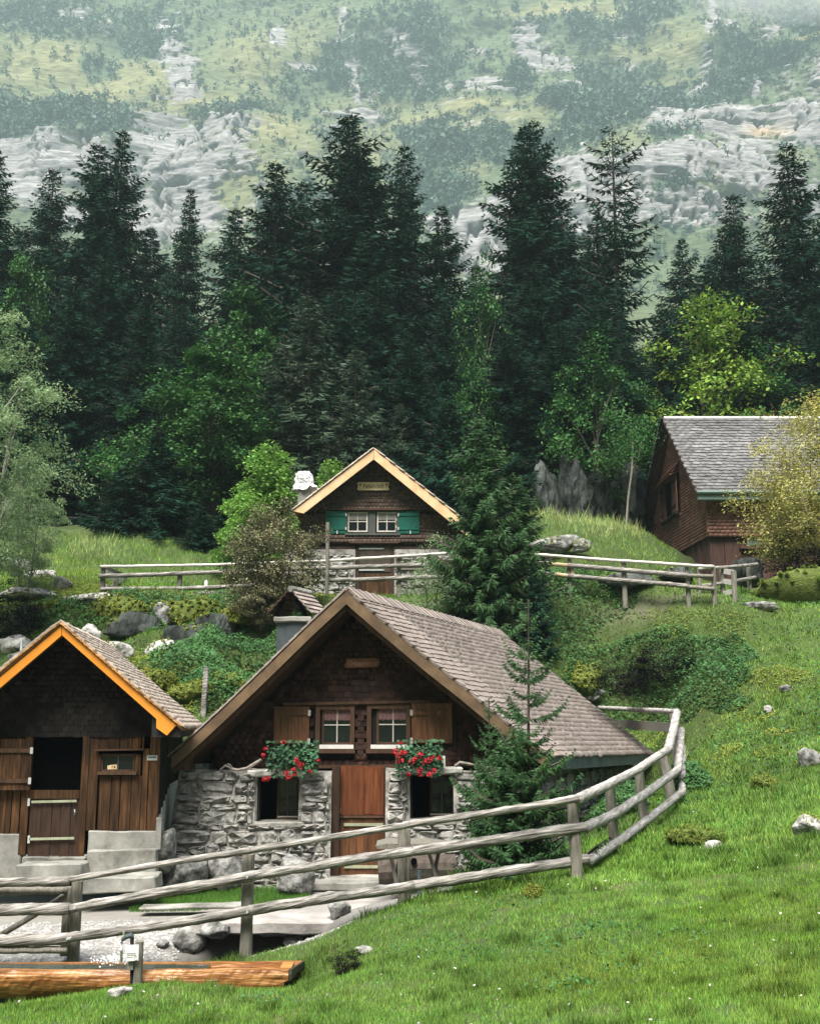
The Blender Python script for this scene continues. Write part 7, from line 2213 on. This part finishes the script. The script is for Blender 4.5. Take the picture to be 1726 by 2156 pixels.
# grass over mossy mounds and trough mound tuft
# small pale things in the meadow: daisies and dry leaves
x, y = sample(260, 7.5, 20)
k = (~built_over(x, y)) & (courtyard(x, y) < .4)
x, y = x[k], y[k]
p = np.stack([x, y, tzi(x, y) + .05 + .02 * G.random(len(x))], 1)
V = leaf_quads(p, norm(np.array([0, -.5, 1.0]) + .4 * G.normal(size=p.shape)), .028, G, .6)
o = obj_np('fallen_leaves', V, np.arange(len(V)).reshape(-1, 4), M_whiterock); tag(o, 'pale dry leaves and small flowers scattered in the meadow', kind='stuff')
# gravel
n = 26000
x = G.uniform(-7.5, -.6, n); y = G.uniform(13.3, 16.1, n)
k = (courtyard(x, y) > .3) & (G.random(n) < sstep(16.3, 15.3, y) + .1) & ~((x > -2.85) & (y > 14.2)) & (~built_over(x, y))
x, y = x[k], y[k]
z = tzi(x, y)
n = len(x)
dirs = np.array([[1, 0, 0], [0, 1, 0], [-1, 0, 0], [0, -1, 0], [0, 0, .6]])
s = (.012 + .022 * G.random(n) ** 2)
W = np.stack([x, y, z], 1)[:, None] + dirs[None] * s[:, None, None] * (0.7 + .6 * G.random((n, 5, 1)))
fc = np.array([[0, 1, 4], [1, 2, 4], [2, 3, 4], [3, 0, 4]])
T = (fc[None] + (np.arange(n) * 5)[:, None, None]).reshape(-1, 3)
o = obj_np('gravel', W.reshape(-1, 3), T, M_gravel); tag(o, 'pale gravel of the yard between fence and left hut', kind='stuff')

# worn edges and faces on the concrete and stone blocks, the slab and the trough
import bmesh
for o in list(COL.objects):
    if o.type == 'MESH' and o.data.materials and o.data.materials[0] in (M_concrete, M_slab, M_plaster) and o.name.split('.')[0] in ('stone_step', 'threshold', 'plinth_block', 'plinth', 'stone_slab', 'kerb_stone', 'lintel', 'stone_sill', 'chimney_slab'):
        bm = bmesh.new(); bm.from_mesh(o.data)
        bmesh.ops.bevel(bm, geom=bm.edges[:], offset=.018, segments=1, affect='EDGES')
        bmesh.ops.subdivide_edges(bm, edges=[e for e in bm.edges if e.calc_length() > .12], cuts=7, use_grid_fill=True)
        pv = np.array([v.co[:] for v in bm.verts])
        d3 = np.stack([fbm(pv * 4 + k * 17, 3, 150 + k) for k in range(3)], 1) * .022
        for v, d_ in zip(bm.verts, d3): v.co += Vector(d_)
        bmesh.ops.triangulate(bm, faces=bm.faces[:])
        bm.to_mesh(o.data); bm.free()
    elif o.type == 'MESH' and o.name == 'trough_log':
        pv = np.array([v.co[:] for v in o.data.vertices])
        d_ = fbm(pv * np.array([1.6, 7, 7]), 4, 161) * .022
        pv[:, 1] += d_; pv[:, 2] += d_ * .6
        o.data.vertices.foreach_set('co', pv.astype(np.float32).ravel()); o.data.update()
# ================================================================== AIR
def volume_box(name, label, x0, x1, y0, y1, z0, z1, dens, col):
    m = bpy.data.materials.new(name)
    m.use_nodes = True
    nt = m.node_tree
    nt.nodes.clear()
    out = nt.nodes.new('ShaderNodeOutputMaterial')
    vo = nt.nodes.new('ShaderNodeVolumePrincipled')
    vo.inputs['Color'].default_value = (*col, 1)
    vo.inputs['Density'].default_value = dens
    vo.inputs['Anisotropy'].default_value = 0.2
    nt.links.new(vo.outputs[0], out.inputs['Volume'])
    return m
Mh = volume_box('haze', '', 0, 0, 0, 0, 0, 0, 0.00038, (0.70, 0.95, 0.96))
hz = MB().box(-720, 720, -330, 1290, -14, 880).build('haze', Mh)
tag(hz, 'pale blue-green haze in the valley air', kind='stuff')
Mm = volume_box('mist', '', 0, 0, 0, 0, 0, 0, 0.007, (0.97, 0.98, 1.0))
c_ = P(1640, 15, 380)
for i, (du, dv, sx, sz2) in enumerate([(0, 0, 34, 11), (90, -8, 30, 15), (-70, -25, 26, 9)]):
    c_ = P(1640 + du, 5 + dv, 740 + i * 6)
    me = rock_mesh('mist', (sx * 4, 60, sz2 * 4), 90 + i, Mm, amp=.25, sub=4)
    me.polygons.foreach_set('use_smooth', np.ones(len(me.polygons), bool))
    o = bpy.data.objects.new('mist', me); link(o); o.location = c_
    tag(o, 'thin white cloud drifting over the slope at the top right', kind='stuff')
